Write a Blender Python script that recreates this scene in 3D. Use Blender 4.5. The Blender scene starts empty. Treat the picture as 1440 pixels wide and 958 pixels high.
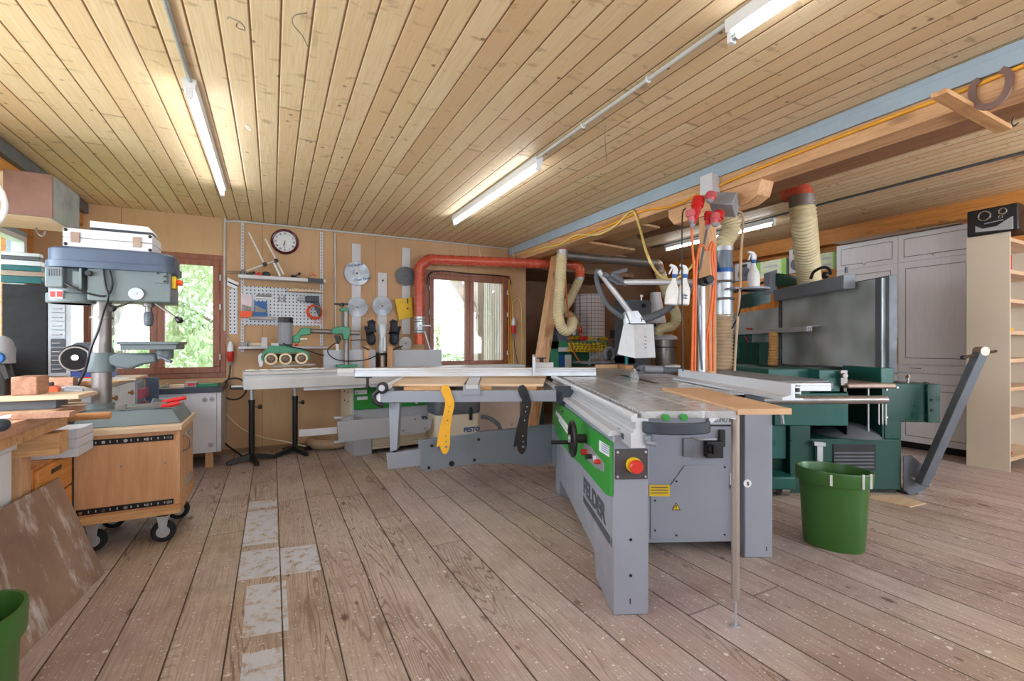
import bpy, bmesh, math, random
from mathutils import Vector, Matrix, Euler
from math import pi, sin, cos, radians, atan2, sqrt
random.seed(7)
SC = bpy.context.scene
COL = SC.collection
# ------------------------------------------------------------------ camera, world, light, exposure
HEAD = math.atan(337/650)                       # the camera looks this far to the right of +Y (boards run along Y)
CAM = Vector((0, 0, 1.17))
cd = bpy.data.cameras.new('camera'); cam = bpy.data.objects.new('camera', cd); COL.objects.link(cam)
cam.location = CAM; cam.rotation_euler = (pi/2, 0, -HEAD)
cd.sensor_width = 36; cd.lens = 36*650/1440; cd.shift_y = 6/1440; cd.clip_start = .02; cd.clip_end = 300
SC.camera = cam
SC.view_settings.view_transform = 'Standard'; SC.view_settings.look = 'None'
SC.view_settings.gamma = 1; SC.view_settings.use_curve_mapping = False
SC.view_settings.exposure = 0.33
W = bpy.data.worlds.new('sky'); SC.world = W; W.use_nodes = True
bg = W.node_tree.nodes['Background']; bg.inputs[0].default_value = (.86, .93, 1, 1); bg.inputs[1].default_value = 3.2
TUBE = 20.0                                      # brightness of the fluorescent tubes
def area(name, loc, rot, sx, sy, power, col):
    l = bpy.data.lights.new(name, 'AREA'); l.shape = 'RECTANGLE'; l.size = sx; l.size_y = sy; l.energy = power; l.color = col
    o = bpy.data.objects.new(name, l); COL.objects.link(o); o.location = loc; o.rotation_euler = rot
    return o
# two rear lights are added fill at unseen windows; the left is daylight
area('fill_rear', (1.2, -2.12, 1.55), (radians(90), 0, 0), 4.6, 1.3, 30, (.80, .90, 1))
area('daylight_left', (-1.86, 2.1, 1.40), (0, radians(-76), 0), .75, 3.0, 62, (.80, .90, 1))
area('fill_rear_right', (5.2, -2.12, 1.55), (radians(90), 0, 0), 2.4, 1.3, 95, (.80, .90, 1))  # added fill to brighten the white cupboards in the right bay
# ------------------------------------------------------------------ frames and pixel rays
FR = Matrix.Identity(4)
def frame(ox=0, oy=0, head=0, oz=0):
    global FR
    FR = Matrix.Translation((ox, oy, oz)) @ Matrix.Rotation(-head, 4, 'Z')
def P(px, py, x=None, y=None, z=None, d=None):
    """point seen at a pixel of the photograph on a plane of the current frame (or at camera depth d)"""
    a = (px-720)/650; b = (485-py)/650
    r = Vector((sin(HEAD)+a*cos(HEAD), cos(HEAD)-a*sin(HEAD), b))
    inv = FR.inverted(); o = inv @ CAM; r = inv.to_3x3() @ r
    if d is not None: return o + r*d
    if x is not None: t = (x-o.x)/r.x
    elif y is not None: t = (y-o.y)/r.y
    else: t = (z-o.z)/r.z
    return o + r*t
V = Vector
# ------------------------------------------------------------------ mesh builder
def perp(d):
    d = V(d).normalized(); u = V((0, 0, 1)) if abs(d.z) < .9 else V((1, 0, 0))
    a = d.cross(u).normalized(); return a, a.cross(d).normalized()
def spline(pts, n=8):
    pts = [V(p) for p in pts]; out = []
    Q = [2*pts[0]-pts[1]] + pts + [2*pts[-1]-pts[-2]]
    for i in range(1, len(Q)-2):
        p0, p1, p2, p3 = Q[i-1:i+3]
        for k in range(n):
            t = k/n
            out.append(.5*((2*p1)+(p2-p0)*t+(2*p0-5*p1+4*p2-p3)*t*t+(3*p1-p0-3*p2+p3)*t**3))
    out.append(pts[-1]); return out
def resample(pts, step):
    out = [pts[0]]; acc = 0
    for a, b in zip(pts, pts[1:]):
        L = (b-a).length
        while acc+L >= step and L > 0:
            t = (step-acc)/L; a = a+(b-a)*t; out.append(a); L = (b-a).length; acc = 0
        acc += L
    out.append(pts[-1]); return out
class B:
    def __init__(s): s.v = []; s.f = []; s.m = []; s.k = 0
    def add(s, vs, fs):
        o = len(s.v); s.v += [V(v) for v in vs]; s.f += [[i+o for i in f] for f in fs]; s.m += [s.k]*len(fs); return s
    def mat(s, k): s.k = k; return s
    def box(s, x0, x1, y0, y1, z0, z1):
        return s.add([(x0,y0,z0),(x1,y0,z0),(x1,y1,z0),(x0,y1,z0),(x0,y0,z1),(x1,y0,z1),(x1,y1,z1),(x0,y1,z1)],
                     [(0,3,2,1),(4,5,6,7),(0,1,5,4),(1,2,6,5),(2,3,7,6),(3,0,4,7)])
    def obox(s, c, size, rot=(0,0,0)):
        R = Euler(rot).to_matrix(); c = V(c); hx, hy, hz = [q/2 for q in size]
        return s.add([c+R@V((a*hx,b*hy,e*hz)) for a,b,e in ((-1,-1,-1),(1,-1,-1),(1,1,-1),(-1,1,-1),(-1,-1,1),(1,-1,1),(1,1,1),(-1,1,1))],
                     [(0,3,2,1),(4,5,6,7),(0,1,5,4),(1,2,6,5),(2,3,7,6),(3,0,4,7)])
    def bar(s, p0, p1, w, h, up=(0,0,1)):
        """rectangular bar, w across, h along 'up'"""
        p0, p1 = V(p0), V(p1); d = (p1-p0).normalized(); u = V(up); a = d.cross(u).normalized(); u = a.cross(d).normalized()
        vs = [p+a*x*w/2+u*z*h/2 for p in (p0, p1) for x, z in ((-1,-1),(1,-1),(1,1),(-1,1))]
        return s.add(vs, [(0,1,2,3),(7,6,5,4),(0,4,5,1),(1,5,6,2),(2,6,7,3),(3,7,4,0)])
    def cyl(s, p0, p1, r, r1=None, n=18, cap=True):
        p0, p1 = V(p0), V(p1); r1 = r if r1 is None else r1; a, b = perp(p1-p0)
        vs = [p+(a*cos(2*pi*i/n)+b*sin(2*pi*i/n))*q for p, q in ((p0, r), (p1, r1)) for i in range(n)]
        fs = [(i,(i+1)%n,n+(i+1)%n,n+i) for i in range(n)]
        if cap: fs += [list(range(n))[::-1], list(range(n, 2*n))]
        return s.add(vs, fs)
    def tube(s, pts, r, n=10, cap=True):
        pts = [V(p) for p in pts]; N = len(pts); vs = []; a = None
        for i, p in enumerate(pts):
            d = (pts[min(i+1,N-1)]-pts[max(i-1,0)]).normalized()
            if a is None: a, b = perp(d)
            else:
                a = (a-d*a.dot(d)).normalized(); b = d.cross(a)
            b = d.cross(a); q = r[i] if isinstance(r, (list, tuple)) else r
            vs += [p+(a*cos(2*pi*k/n)+b*sin(2*pi*k/n))*q for k in range(n)]
        fs = [(i*n+k, i*n+(k+1)%n, (i+1)*n+(k+1)%n, (i+1)*n+k) for i in range(N-1) for k in range(n)]
        if cap: fs += [list(range(n))[::-1], list(range((N-1)*n, N*n))]
        return s.add(vs, fs)
    def hose(s, pts, r, pitch=.022, amp=.004, n=18):
        """ribbed flexible hose"""
        q = resample(spline(pts, 14), pitch/4); rr = [r+amp*(1 if i % 4 < 2 else -1)*(1 if i % 2 else .6) for i in range(len(q))]
        return s.tube(q, rr, n)
    def lathe(s, c, prof, n=24, axis=(0,0,1), cap=True):
        c = V(c); ax = V(axis).normalized(); a, b = perp(ax); vs = []
        for r, h in prof: vs += [c+ax*h+(a*cos(2*pi*i/n)+b*sin(2*pi*i/n))*r for i in range(n)]
        N = len(prof); fs = [(i*n+k, i*n+(k+1)%n, (i+1)*n+(k+1)%n, (i+1)*n+k) for i in range(N-1) for k in range(n)]
        if cap and prof[0][0] > 1e-5: fs.append(list(range(n))[::-1])
        if cap and prof[-1][0] > 1e-5: fs.append(list(range((N-1)*n, N*n)))
        return s.add(vs, fs)
    def prism(s, poly, a, b, ax='y'):
        """polygon (in the two other axes, in order) run from a to b along ax"""
        n = len(poly)
        def m(p, t): return {'y': (p[0], t, p[1]), 'x': (t, p[0], p[1]), 'z': (p[0], p[1], t)}[ax]
        return s.add([m(p, a) for p in poly]+[m(p, b) for p in poly],
                     [list(range(n))[::-1], list(range(n, 2*n))]+[(i,(i+1)%n,n+(i+1)%n,n+i) for i in range(n)])
    def slab(s, pts, off):
        """planar polygon of 3-D points thickened by the vector off"""
        n = len(pts); off = V(off)
        return s.add([V(p) for p in pts]+[V(p)+off for p in pts],
                     [list(range(n))[::-1], list(range(n, 2*n))]+[(i,(i+1)%n,n+(i+1)%n,n+i) for i in range(n)])
    def torus(s, c, R, r, axis=(0,0,1), n=28, m=8, a0=0, a1=2*pi, sy=1):
        a, b = perp(axis); c = V(c); full = abs(a1-a0-2*pi) < 1e-4
        pts = [c+a*R*cos(a0+(a1-a0)*i/n)+b*R*sy*sin(a0+(a1-a0)*i/n) for i in range(n if full else n+1)]
        if not full: return s.tube(pts, r, m)
        vs = []; ax = V(axis).normalized()
        for p in pts:
            o = (p-c).normalized()
            vs += [p+(o*cos(2*pi*k/m)+ax*sin(2*pi*k/m))*r for k in range(m)]
        N = len(pts)
        return s.add(vs, [(i*m+k, i*m+(k+1)%m, ((i+1)%N)*m+(k+1)%m, ((i+1)%N)*m+k) for i in range(N) for k in range(m)])
    def ball(s, c, r, n=16, m=10):
        r = (r,)*3 if not isinstance(r, (tuple, list)) else r; c = V(c)
        vs = [c+V((0,0,-r[2])), c+V((0,0,r[2]))]
        for j in range(1, m):
            t = pi*j/m-pi/2
            vs += [c+V((r[0]*cos(t)*cos(2*pi*i/n), r[1]*cos(t)*sin(2*pi*i/n), r[2]*sin(t))) for i in range(n)]
        fs = [(0, 2+(i+1)%n, 2+i) for i in range(n)]+[(1, 2+(m-2)*n+i, 2+(m-2)*n+(i+1)%n) for i in range(n)]
        fs += [(2+j*n+i, 2+j*n+(i+1)%n, 2+(j+1)*n+(i+1)%n, 2+(j+1)*n+i) for j in range(m-2) for i in range(n)]
        return s.add(vs, fs)
def rrect(x0, x1, y0, y1, r, n=5):
    out = []
    for cx, cy, a in ((x1-r,y1-r,0),(x0+r,y1-r,pi/2),(x0+r,y0+r,pi),(x1-r,y0+r,3*pi/2)):
        out += [(cx+r*cos(a+pi/2*i/n), cy+r*sin(a+pi/2*i/n)) for i in range(n+1)]
    return out
def link(name, b, mats, M, bev, smooth):
    me = bpy.data.meshes.new(name); me.from_pydata([tuple(v) for v in b.v], [], b.f)
    me.polygons.foreach_set('material_index', b.m)
    bm = bmesh.new(); bm.from_mesh(me); bmesh.ops.recalc_face_normals(bm, faces=bm.faces); bm.to_mesh(me); bm.free()
    for m in (mats if isinstance(mats, (list, tuple)) else [mats]): me.materials.append(m)
    if smooth:
        me.polygons.foreach_set('use_smooth', [True]*len(me.polygons)); me.set_sharp_from_angle(angle=radians(38))
    o = bpy.data.objects.new(name, me); COL.objects.link(o); o.matrix_world = M
    if bev:
        md = o.modifiers.new('bevel', 'BEVEL'); md.width = bev; md.segments = 2; md.limit_method = 'ANGLE'; md.angle_limit = radians(40)
        md.harden_normals = False
    return o
def tag(o, label=None, cat=None, group=None, kind=None):
    if label: o['label'] = label
    if cat: o['category'] = cat
    if group: o['group'] = group
    if kind: o['kind'] = kind
    return o
def thing(name, label, cat, base, group=None):
    """an Empty at the thing's base, in the current frame, that parents its parts"""
    o = bpy.data.objects.new(name, None); COL.objects.link(o); o.empty_display_size = .05
    o.matrix_world = FR @ Matrix.Translation(V(base)); o['_m'] = [x for r in o.matrix_world for x in r]
    return tag(o, label, cat, group)
WM = {}
def wm(o):
    if o.name in WM: return WM[o.name]
    a = list(o['_m']); del o['_m']; WM[o.name] = Matrix([a[0:4], a[4:8], a[8:12], a[12:16]]); return WM[o.name]
def part(name, b, mats, parent, label=None, bev=.0015, smooth=True, kind=None):
    pm = wm(parent); T = pm.inverted() @ FR
    b.v = [T @ v for v in b.v]
    o = link(name, b, mats, Matrix.Identity(4), bev, smooth); o.parent = parent; WM[o.name] = pm
    if label: o['label'] = label
    if kind: o['kind'] = kind
    return o
def solo(name, b, mats, label, cat, group=None, bev=.0015, smooth=True, kind=None):
    """a thing that is one mesh, its origin at the middle of its base"""
    xs = [v.x for v in b.v]; ys = [v.y for v in b.v]; zs = [v.z for v in b.v]
    c = V(((min(xs)+max(xs))/2, (min(ys)+max(ys))/2, min(zs))); b.v = [v-c for v in b.v]
    M = FR @ Matrix.Translation(c)
    o = link(name, b, mats, M, bev, smooth); WM[o.name] = M
    return tag(o, label, cat, group, kind)
def struct(name, b, mats, bev=0, smooth=False, parent=None):
    if parent: return part(name, b, mats, parent, bev=bev, smooth=smooth)
    o = solo(name, b, mats, None, None, bev=bev, smooth=smooth); o['kind'] = 'structure'; return o
def dup(root, loc=None, rotz=0, label=None, group=None):
    """copy a thing with its parts and sub-parts; loc in world coordinates"""
    r = root.copy(); COL.objects.link(r)
    if loc is not None: r.location = loc
    if rotz: r.rotation_euler.z += rotz
    if label: r['label'] = label
    if group: r['group'] = group
    def rec(o, c):
        for ch in list(o.children):
            d = ch.copy(); COL.objects.link(d); d.parent = c; rec(ch, d)
    rec(root, r); return r
def text(s, size, org, xd, yd, mat, parent, name='lettering', off=.0, ext=.0006, sx=1, align='LEFT', label=None):
    cu = bpy.data.curves.new(name, 'FONT'); cu.body = s; cu.size = size; cu.extrude = ext; cu.offset = off; cu.align_x = align
    t = bpy.data.objects.new(name, cu); me = bpy.data.meshes.new_from_object(t); bpy.data.objects.remove(t)
    xd = V(xd).normalized(); yd = V(yd).normalized(); zd = xd.cross(yd)
    b = B(); b.add([V(org)+xd*v.co.x*sx+yd*v.co.y+zd*v.co.z for v in me.vertices], [list(p.vertices) for p in me.polygons])
    return part(name, b, mat, parent, bev=0, smooth=False, label=label)
# ------------------------------------------------------------------ materials
def lin(c):
    return tuple(((x/255)/12.92 if x/255 <= .04045 else ((x/255+.055)/1.055)**2.4) for x in c)+(1,)
class NT:
    def __init__(s, name):
        s.m = bpy.data.materials.new(name); s.m.use_nodes = True; s.t = s.m.node_tree; s.b = s.t.nodes['Principled BSDF']
    def n(s, typ, ins=None, **pr):
        k = s.t.nodes.new(typ)
        for a, v in pr.items(): setattr(k, a, v)
        for a, v in (ins or {}).items(): s.set(k.inputs[a], v)
        return k
    def set(s, sock, v):
        if isinstance(v, bpy.types.NodeSocket): s.t.links.new(v, sock)
        elif isinstance(v, bpy.types.Node): s.t.links.new(v.outputs[0], sock)
        else: sock.default_value = v
    def math(s, op, a, b=0, c=None):
        k = s.n('ShaderNodeMath', {0: a, 1: b}, operation=op)
        if c is not None: s.set(k.inputs[2], c)
        return k.outputs[0]
    def mix(s, f, a, b, mode='MIX'):
        k = s.n('ShaderNodeMix', {0: f, 6: a, 7: b}, data_type='RGBA', blend_type=mode); return k.outputs[2]
    def ramp(s, f, stops, interp='LINEAR'):
        k = s.n('ShaderNodeValToRGB', {0: f}); e = k.color_ramp.elements; k.color_ramp.interpolation = interp
        while len(e) < len(stops): e.new(.5)
        for i, (p, c) in enumerate(stops): e[i].position = p; e[i].color = c if len(c) == 4 else tuple(c)+(1,)
        return k.outputs[0]
    def noise(s, vec, scale, detail=3, rough=.5, dist=0):
        return s.n('ShaderNodeTexNoise', {'Vector': vec, 'Scale': scale, 'Detail': detail, 'Roughness': rough, 'Distortion': dist}).outputs[0]
    def map(s, vec, sc=(1,1,1), loc=(0,0,0), rot=(0,0,0)):
        return s.n('ShaderNodeMapping', {'Vector': vec, 'Scale': sc, 'Location': loc, 'Rotation': rot}).outputs[0]
    def pos(s): return s.n('ShaderNodeNewGeometry').outputs['Position']
    def obj(s): return s.n('ShaderNodeTexCoord').outputs['Object']
    def out(s, col=None, rough=None, metal=None, bump=None, bs=.1, bd=.01, spec=None):
        if col is not None: s.set(s.b.inputs['Base Color'], col)
        if rough is not None: s.set(s.b.inputs['Roughness'], rough)
        if metal is not None: s.set(s.b.inputs['Metallic'], metal)
        if spec is not None: s.set(s.b.inputs['Specular IOR Level'], spec)
        if bump is not None: s.set(s.b.inputs['Normal'], s.n('ShaderNodeBump', {'Height': bump, 'Strength': bs, 'Distance': bd}))
        return s.m
BW = lambda x: (x, x, x, 1)
def paint(name, c, rough=.45, metal=0, var=.07, scale=6, bump=0, spec=None):
    """painted or plain surface with slight wear"""
    t = NT(name); o = t.obj(); n = t.noise(o, scale, 5, .6)
    l = lin(c); d = tuple(x*(1-var*2.2) for x in l[:3])+(1,); h = tuple(min(1, x*(1+var)) for x in l[:3])+(1,)
    col = t.ramp(n, [(.3, d), (.5, l), (.72, h)])
    r = t.ramp(t.noise(o, scale*3, 3), [(.3, BW(max(.04, rough-.08))), (.7, BW(min(1, rough+.1)))])
    return t.out(col, r, metal, bump=t.noise(o, scale*30, 2) if bump else None, bs=bump, spec=spec)
def flat(name, c, rough):
    t = NT(name); return t.out(lin(c), rough)
def wood(name, c1, c2, sc=1, axis=0, rough=.55, knots=.0):
    """timber with grain along the given axis of the object"""
    t = NT(name); o = t.obj(); s = [14*sc]*3; s[axis] = 1.1*sc
    v = t.map(o, tuple(s)); n = t.noise(v, 2.2, 6, .6, .6); g = t.noise(v, 14, 2, .5)
    col = t.ramp(n, [(.3, lin(c2)), (.52, lin(c1)), (.75, tuple(min(1, x*1.12) for x in lin(c1)[:3])+(1,))])
    col = t.mix(t.ramp(g, [(.4, BW(.35)), (.6, BW(0))]), col, lin(c2))
    if knots:
        w = [9*sc]*3; w[axis] = 3*sc
        k = t.n('ShaderNodeTexVoronoi', {'Vector': t.map(o, tuple(w)), 'Scale': .8}).outputs['Distance']
        col = t.mix(t.ramp(k, [(.05, BW(.8)), (.16, BW(0))]), col, lin(tuple(int(x*.45) for x in c2)))
    return t.out(col, rough, bump=g, bs=.08)
def steel(name, c=(190,192,195), rough=.3, scratch=.5, metal=1):
    t = NT(name); o = t.obj(); n = t.noise(t.map(o, (3, 40, 3)), 3, 4); m = t.noise(o, 5, 5, .65)
    l = lin(c); col = t.mix(t.ramp(m, [(.35, BW(scratch)), (.65, BW(0))]), l, tuple(x*.55 for x in l[:3])+(1,))
    r = t.ramp(n, [(.3, BW(max(.05, rough-.1))), (.7, BW(rough+.15))])
    return t.out(col, r, metal)
def emis(name, c, s):
    t = NT(name); t.out(lin(c), .5); t.b.inputs['Emission Color'].default_value = lin(c); t.b.inputs['Emission Strength'].default_value = s; return t.m
def ceiling_mat():
    t = NT('pine_ceiling'); p = t.pos(); sx = t.n('ShaderNodeSeparateXYZ', {0: p})
    w = .1155; u = t.math('DIVIDE', t.math('SUBTRACT', sx.outputs[0], .033), w)
    idx = t.math('FLOOR', u); fr = t.math('FRACT', u)
    rnd = t.n('ShaderNodeTexWhiteNoise', {'W': idx}, noise_dimensions='1D')
    off = t.math('MULTIPLY', rnd.outputs[0], 37)
    # board ends: each board is cut into lengths of about 2.5 m
    yy = t.math('ADD', t.math('DIVIDE', sx.outputs[1], 6.5), off); seg = t.math('FLOOR', yy); fy = t.math('FRACT', yy)
    r2 = t.n('ShaderNodeTexWhiteNoise', {'Vector': t.n('ShaderNodeCombineXYZ', {0: idx, 1: seg})}, noise_dimensions='3D').outputs[0]
    v = t.n('ShaderNodeCombineXYZ', {0: t.math('ADD', sx.outputs[0], off), 1: t.math('ADD', sx.outputs[1], t.math('MULTIPLY', r2, 9)), 2: 0})
    g = t.noise(t.map(v, (22, 1.0, 1)), 2.4, 6, .62, 1.2); f = t.noise(t.map(v, (90, 2.5, 1)), 2, 2)
    base = t.ramp(r2, [(0, lin((224,194,156))), (.35, lin((232,212,176))), (.7, lin((226,203,164))), (1, lin((214,182,146)))])
    col = t.mix(t.ramp(g, [(.35, BW(.4)), (.6, BW(0))]), base, lin((214,180,128)))
    col = t.mix(t.ramp(f, [(.35, BW(.3)), (.55, BW(0))]), col, lin((202,162,112)))
    sm = t.noise(t.map(v, (5, 13, 1), rot=(0,0,.12)), 1.3, 3, .55, .3)
    col = t.mix(t.ramp(sm, [(.60, BW(0)), (.70, BW(.5))]), col, lin((150,122,84)))
    k = t.n('ShaderNodeTexVoronoi', {'Vector': t.map(v, (9, 9, 1), rot=(0,0,.25)), 'Scale': 1.0, 'Randomness': 1})
    kd = t.math('ADD', k.outputs['Distance'], t.math('MULTIPLY', t.noise(v, 60, 2), .04))
    keep = t.math('GREATER_THAN', t.n('ShaderNodeSeparateColor', {0: k.outputs['Color']}).outputs[0], .45)
    col = t.mix(t.math('MULTIPLY', t.ramp(kd, [(.08, BW(.8)), (.14, BW(0))]), keep), col, lin((104,72,44)))
    e = t.math('MINIMUM', fr, t.math('SUBTRACT', 1, fr))
    seam = t.ramp(e, [(.016, BW(1)), (.034, BW(0))]); seam2 = t.ramp(fy, [(.0012, BW(.7)), (.002, BW(0))])
    col = t.mix(seam, col, lin((124,76,38))); col = t.mix(seam2, col, lin((108,66,38)))
    h = t.ramp(e, [(.015, BW(0)), (.06, BW(1))])
    return t.out(col, .55, bump=h, bs=.7, bd=.008, spec=.3)
def floor_mat():
    t = NT('worn_floor_boards'); p = t.pos(); sx = t.n('ShaderNodeSeparateXYZ', {0: p}); X, Y = sx.outputs[0], sx.outputs[1]
    w = .195; u = t.math('DIVIDE', t.math('SUBTRACT', X, .037), w); idx = t.math('FLOOR', u); fr = t.math('FRACT', u)
    rnd = t.n('ShaderNodeTexWhiteNoise', {'W': idx}, noise_dimensions='1D').outputs[0]; off = t.math('MULTIPLY', rnd, 53)
    yy = t.math('ADD', t.math('DIVIDE', Y, 3.4), off); seg = t.math('FLOOR', yy); fy = t.math('FRACT', yy)
    r2 = t.n('ShaderNodeTexWhiteNoise', {'Vector': t.n('ShaderNodeCombineXYZ', {0: idx, 1: seg})}, noise_dimensions='3D').outputs[0]
    v = t.n('ShaderNodeCombineXYZ', {0: X, 1: t.math('ADD', Y, t.math('MULTIPLY', r2, 11)), 2: t.math('MULTIPLY', r2, 5)})
    base = t.ramp(r2, [(0, lin((178,160,152))), (.3, lin((194,177,168))), (.65, lin((178,158,148))), (1, lin((160,136,124)))])
    # dust and wear in broad clouds: greyer on the left, redder towards the right
    cl = t.noise(p, .9, 5, .6); col = t.mix(t.ramp(cl, [(.35, BW(.0)), (.7, BW(.7))]), base, lin((200,190,184)))
    ch = t.noise(t.map(p, (1,1,1), (11,4,0)), .7, 3, .5); col = t.mix(t.ramp(ch, [(.5, BW(0)), (.68, BW(.45))]), col, lin((166,148,160))); col = t.mix(t.ramp(ch, [(.34, BW(.35)), (.46, BW(0))]), col, lin((196,186,150)))
    cl2 = t.noise(t.map(p, (1,1,1), (3,7,0)), 1.6, 5, .7); col = t.mix(t.ramp(cl2, [(.48, BW(0)), (.75, BW(.55))]), col, lin((108,80,62)))
    # cathedral grain
    nz = t.noise(t.map(v, (3.4, .30, 1)), 1.6, 2.2, .45)
    rings = t.math('SINE', t.math('MULTIPLY', nz, 230)); gm = t.noise(t.map(v, (1.5, .35, 1), (5,5,5)), 2, 2)
    rm = t.math('MULTIPLY', t.ramp(rings, [(.0, BW(0)), (.5, BW(0)), (.95, BW(1))]), t.ramp(gm, [(.46, BW(.0)), (.6, BW(.75))]))
    col = t.mix(rm, col, lin((112,86,70)))
    fg = t.noise(t.map(v, (80, 2, 1)), 2.2, 3, .6); col = t.mix(t.ramp(fg, [(.38, BW(.4)), (.56, BW(0))]), col, lin((128,98,80)))
    kn = t.n('ShaderNodeTexVoronoi', {'Vector': t.map(v, (6.2, 2.8, 1)), 'Scale': 1}); keep = t.math('GREATER_THAN', t.n('ShaderNodeSeparateColor', {0: kn.outputs['Color']}).outputs[0], .52)
    kd = t.math('ADD', kn.outputs['Distance'], t.math('MULTIPLY', t.noise(p, 40, 2), .07))
    col = t.mix(t.math('MULTIPLY', t.ramp(kd, [(.09, BW(.85)), (.17, BW(0))]), keep), col, lin((84,56,40)))
    # dark smears, glue drips, white paint flecks
    sp = t.n('ShaderNodeTexVoronoi', {'Vector': t.map(p, (9, 5, 1), (1,2,0)), 'Scale': 1.3}); k2 = t.math('GREATER_THAN', t.n('ShaderNodeSeparateColor', {0: sp.outputs['Color']}).outputs[1], .5)
    sd = t.math('ADD', sp.outputs['Distance'], t.math('MULTIPLY', t.noise(p, 22, 3), .3))
    col = t.mix(t.math('MULTIPLY', t.ramp(sd, [(.19, BW(.7)), (.26, BW(0))]), k2), col, lin((70,52,42)))
    for sc, th, c, lo, hi in ((9, .6, (222,218,212), .13, .17), (26, .78, (228,224,218), .16, .22), (60, .72, (226,222,216), .2, .28)):
        q = t.n('ShaderNodeTexVoronoi', {'Vector': p, 'Scale': sc}); kk = t.math('GREATER_THAN', t.n('ShaderNodeSeparateColor', {0: q.outputs['Color']}).outputs[2], th)
        dd = t.math('ADD', q.outputs['Distance'], t.math('MULTIPLY', t.noise(p, 50, 2), .12))
        col = t.mix(t.math('MULTIPLY', t.ramp(dd, [(lo, BW(.8)), (hi, BW(0))]), kk), col, lin(c))
    # bluish-white patches on two boards, broken up by noise, with gaps between them
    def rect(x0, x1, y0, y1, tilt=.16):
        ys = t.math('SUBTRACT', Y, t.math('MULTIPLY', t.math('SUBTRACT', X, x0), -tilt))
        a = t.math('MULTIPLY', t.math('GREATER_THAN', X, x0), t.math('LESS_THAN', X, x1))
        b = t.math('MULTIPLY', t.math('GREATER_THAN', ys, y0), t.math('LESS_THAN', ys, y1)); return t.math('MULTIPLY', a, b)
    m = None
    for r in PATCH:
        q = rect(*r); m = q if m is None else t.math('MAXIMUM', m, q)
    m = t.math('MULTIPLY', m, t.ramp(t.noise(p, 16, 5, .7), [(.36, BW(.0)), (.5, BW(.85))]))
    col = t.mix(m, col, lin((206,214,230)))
    # sawdust
    du = t.noise(t.map(p, (1,1,1), (9,1,0)), 2.4, 6, .7); fine = t.noise(p, 160, 2)
    col = t.mix(t.math('MULTIPLY', t.ramp(du, [(.52, BW(0)), (.72, BW(1))]), t.ramp(fine, [(.5, BW(0)), (.62, BW(.6))])), col, lin((206,186,164)))
    e = t.math('MINIMUM', fr, t.math('SUBTRACT', 1, fr)); es = t.math('ADD', e, t.math('MULTIPLY', t.noise(t.map(p, (2,6,1)), 5, 2), .008))
    col = t.mix(t.ramp(es, [(.012, BW(1)), (.022, BW(0))]), col, lin((52,34,24)))
    col = t.mix(t.ramp(fy, [(.0010, BW(.8)), (.0018, BW(0))]), col, lin((52,34,24)))
    rr = t.ramp(t.noise(p, 3, 5, .65), [(.3, BW(.32)), (.7, BW(.6))])
    return t.out(col, rr, bump=t.math('MULTIPLY', t.ramp(e, [(.01, BW(0)), (.03, BW(1))]), t.math('ADD', .8, t.math('MULTIPLY', fg, .2))), bs=.5, bd=.006, spec=.45)
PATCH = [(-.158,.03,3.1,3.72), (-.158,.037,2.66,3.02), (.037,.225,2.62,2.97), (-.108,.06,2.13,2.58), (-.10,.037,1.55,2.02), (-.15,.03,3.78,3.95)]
M = {}
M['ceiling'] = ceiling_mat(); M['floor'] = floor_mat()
def wallboard():
    t = NT('tan_hardboard'); p = t.pos(); n = t.noise(p, .9, 4, .6); sx = t.n('ShaderNodeSeparateXYZ', {0: p})
    col = t.ramp(n, [(.3, lin((186,146,106))), (.55, lin((198,160,120))), (.8, lin((206,170,132)))])
    st = t.noise(t.map(p, (6, 6, .8)), 2, 5, .7); col = t.mix(t.ramp(st, [(.55, BW(0)), (.8, BW(.35))]), col, lin((160,118,80)))
    fr = t.math('FRACT', t.math('DIVIDE', t.math('ADD', sx.outputs[0], .1), 1.22))
    col = t.mix(t.math('LESS_THAN', fr, .004), col, lin((140,100,68)))
    return t.out(col, .6, bump=t.noise(p, 60, 2), bs=.05)
M['wall'] = wallboard()
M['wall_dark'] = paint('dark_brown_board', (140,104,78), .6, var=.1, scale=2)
M['plaster'] = paint('rear_plaster', (214,206,194), .8, scale=2)
M['pine'] = wood('pine_timber', (214,170,126), (176,128,86), .8, 1, knots=1)
M['pinez'] = wood('pine_post', (212,166,124), (178,128,88), .8, 2, knots=1)
M['pinex'] = wood('pine_timber_cross', (208,160,110), (172,120,76), .8, 0, knots=1)
M['shadedpine'] = wood('shaded_brown_timber', (150,106,72), (118,78,50), .8, 1, knots=1)  # brown wood, darkened to stand in for shade beyond the long beam
M['orangewood'] = wood('orange_pine', (214,146,72), (182,110,48), .8, 1, knots=1)
M['orangewoodz'] = wood('orange_pine_upright', (206,134,64), (172,100,44), .8, 2, knots=1)
M['redbrown'] = wood('redbrown_window_wood', (150,92,66), (118,66,46), 1, 2, .4)
M['redbrownx'] = wood('redbrown_window_rail', (150,92,66), (118,66,46), 1, 0, .4)
M['pcolor_blue'] = paint('pale_blue_steel_paint', (158,176,192), .4, var=.04)
M['darksteel'] = paint('dark_grey_steel_paint', (92,98,106), .45)
M['white'] = paint('white_plastic', (226,228,232), .4, var=.02)
M['conduit'] = paint('grey_white_conduit', (196,196,196), .45, var=.04)
M['black'] = paint('black_plastic', (26,26,28), .4, var=.1)
M['blackrub'] = paint('black_rubber', (20,20,21), .7, var=.1)
M['galv'] = steel('galvanised_steel', (196,202,208), .35, .3, .7)
M['chrome'] = steel('bright_steel', (214,216,220), .18, .2)
M['iron'] = steel('dull_iron', (150,144,140), .4, .5, .75)
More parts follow.
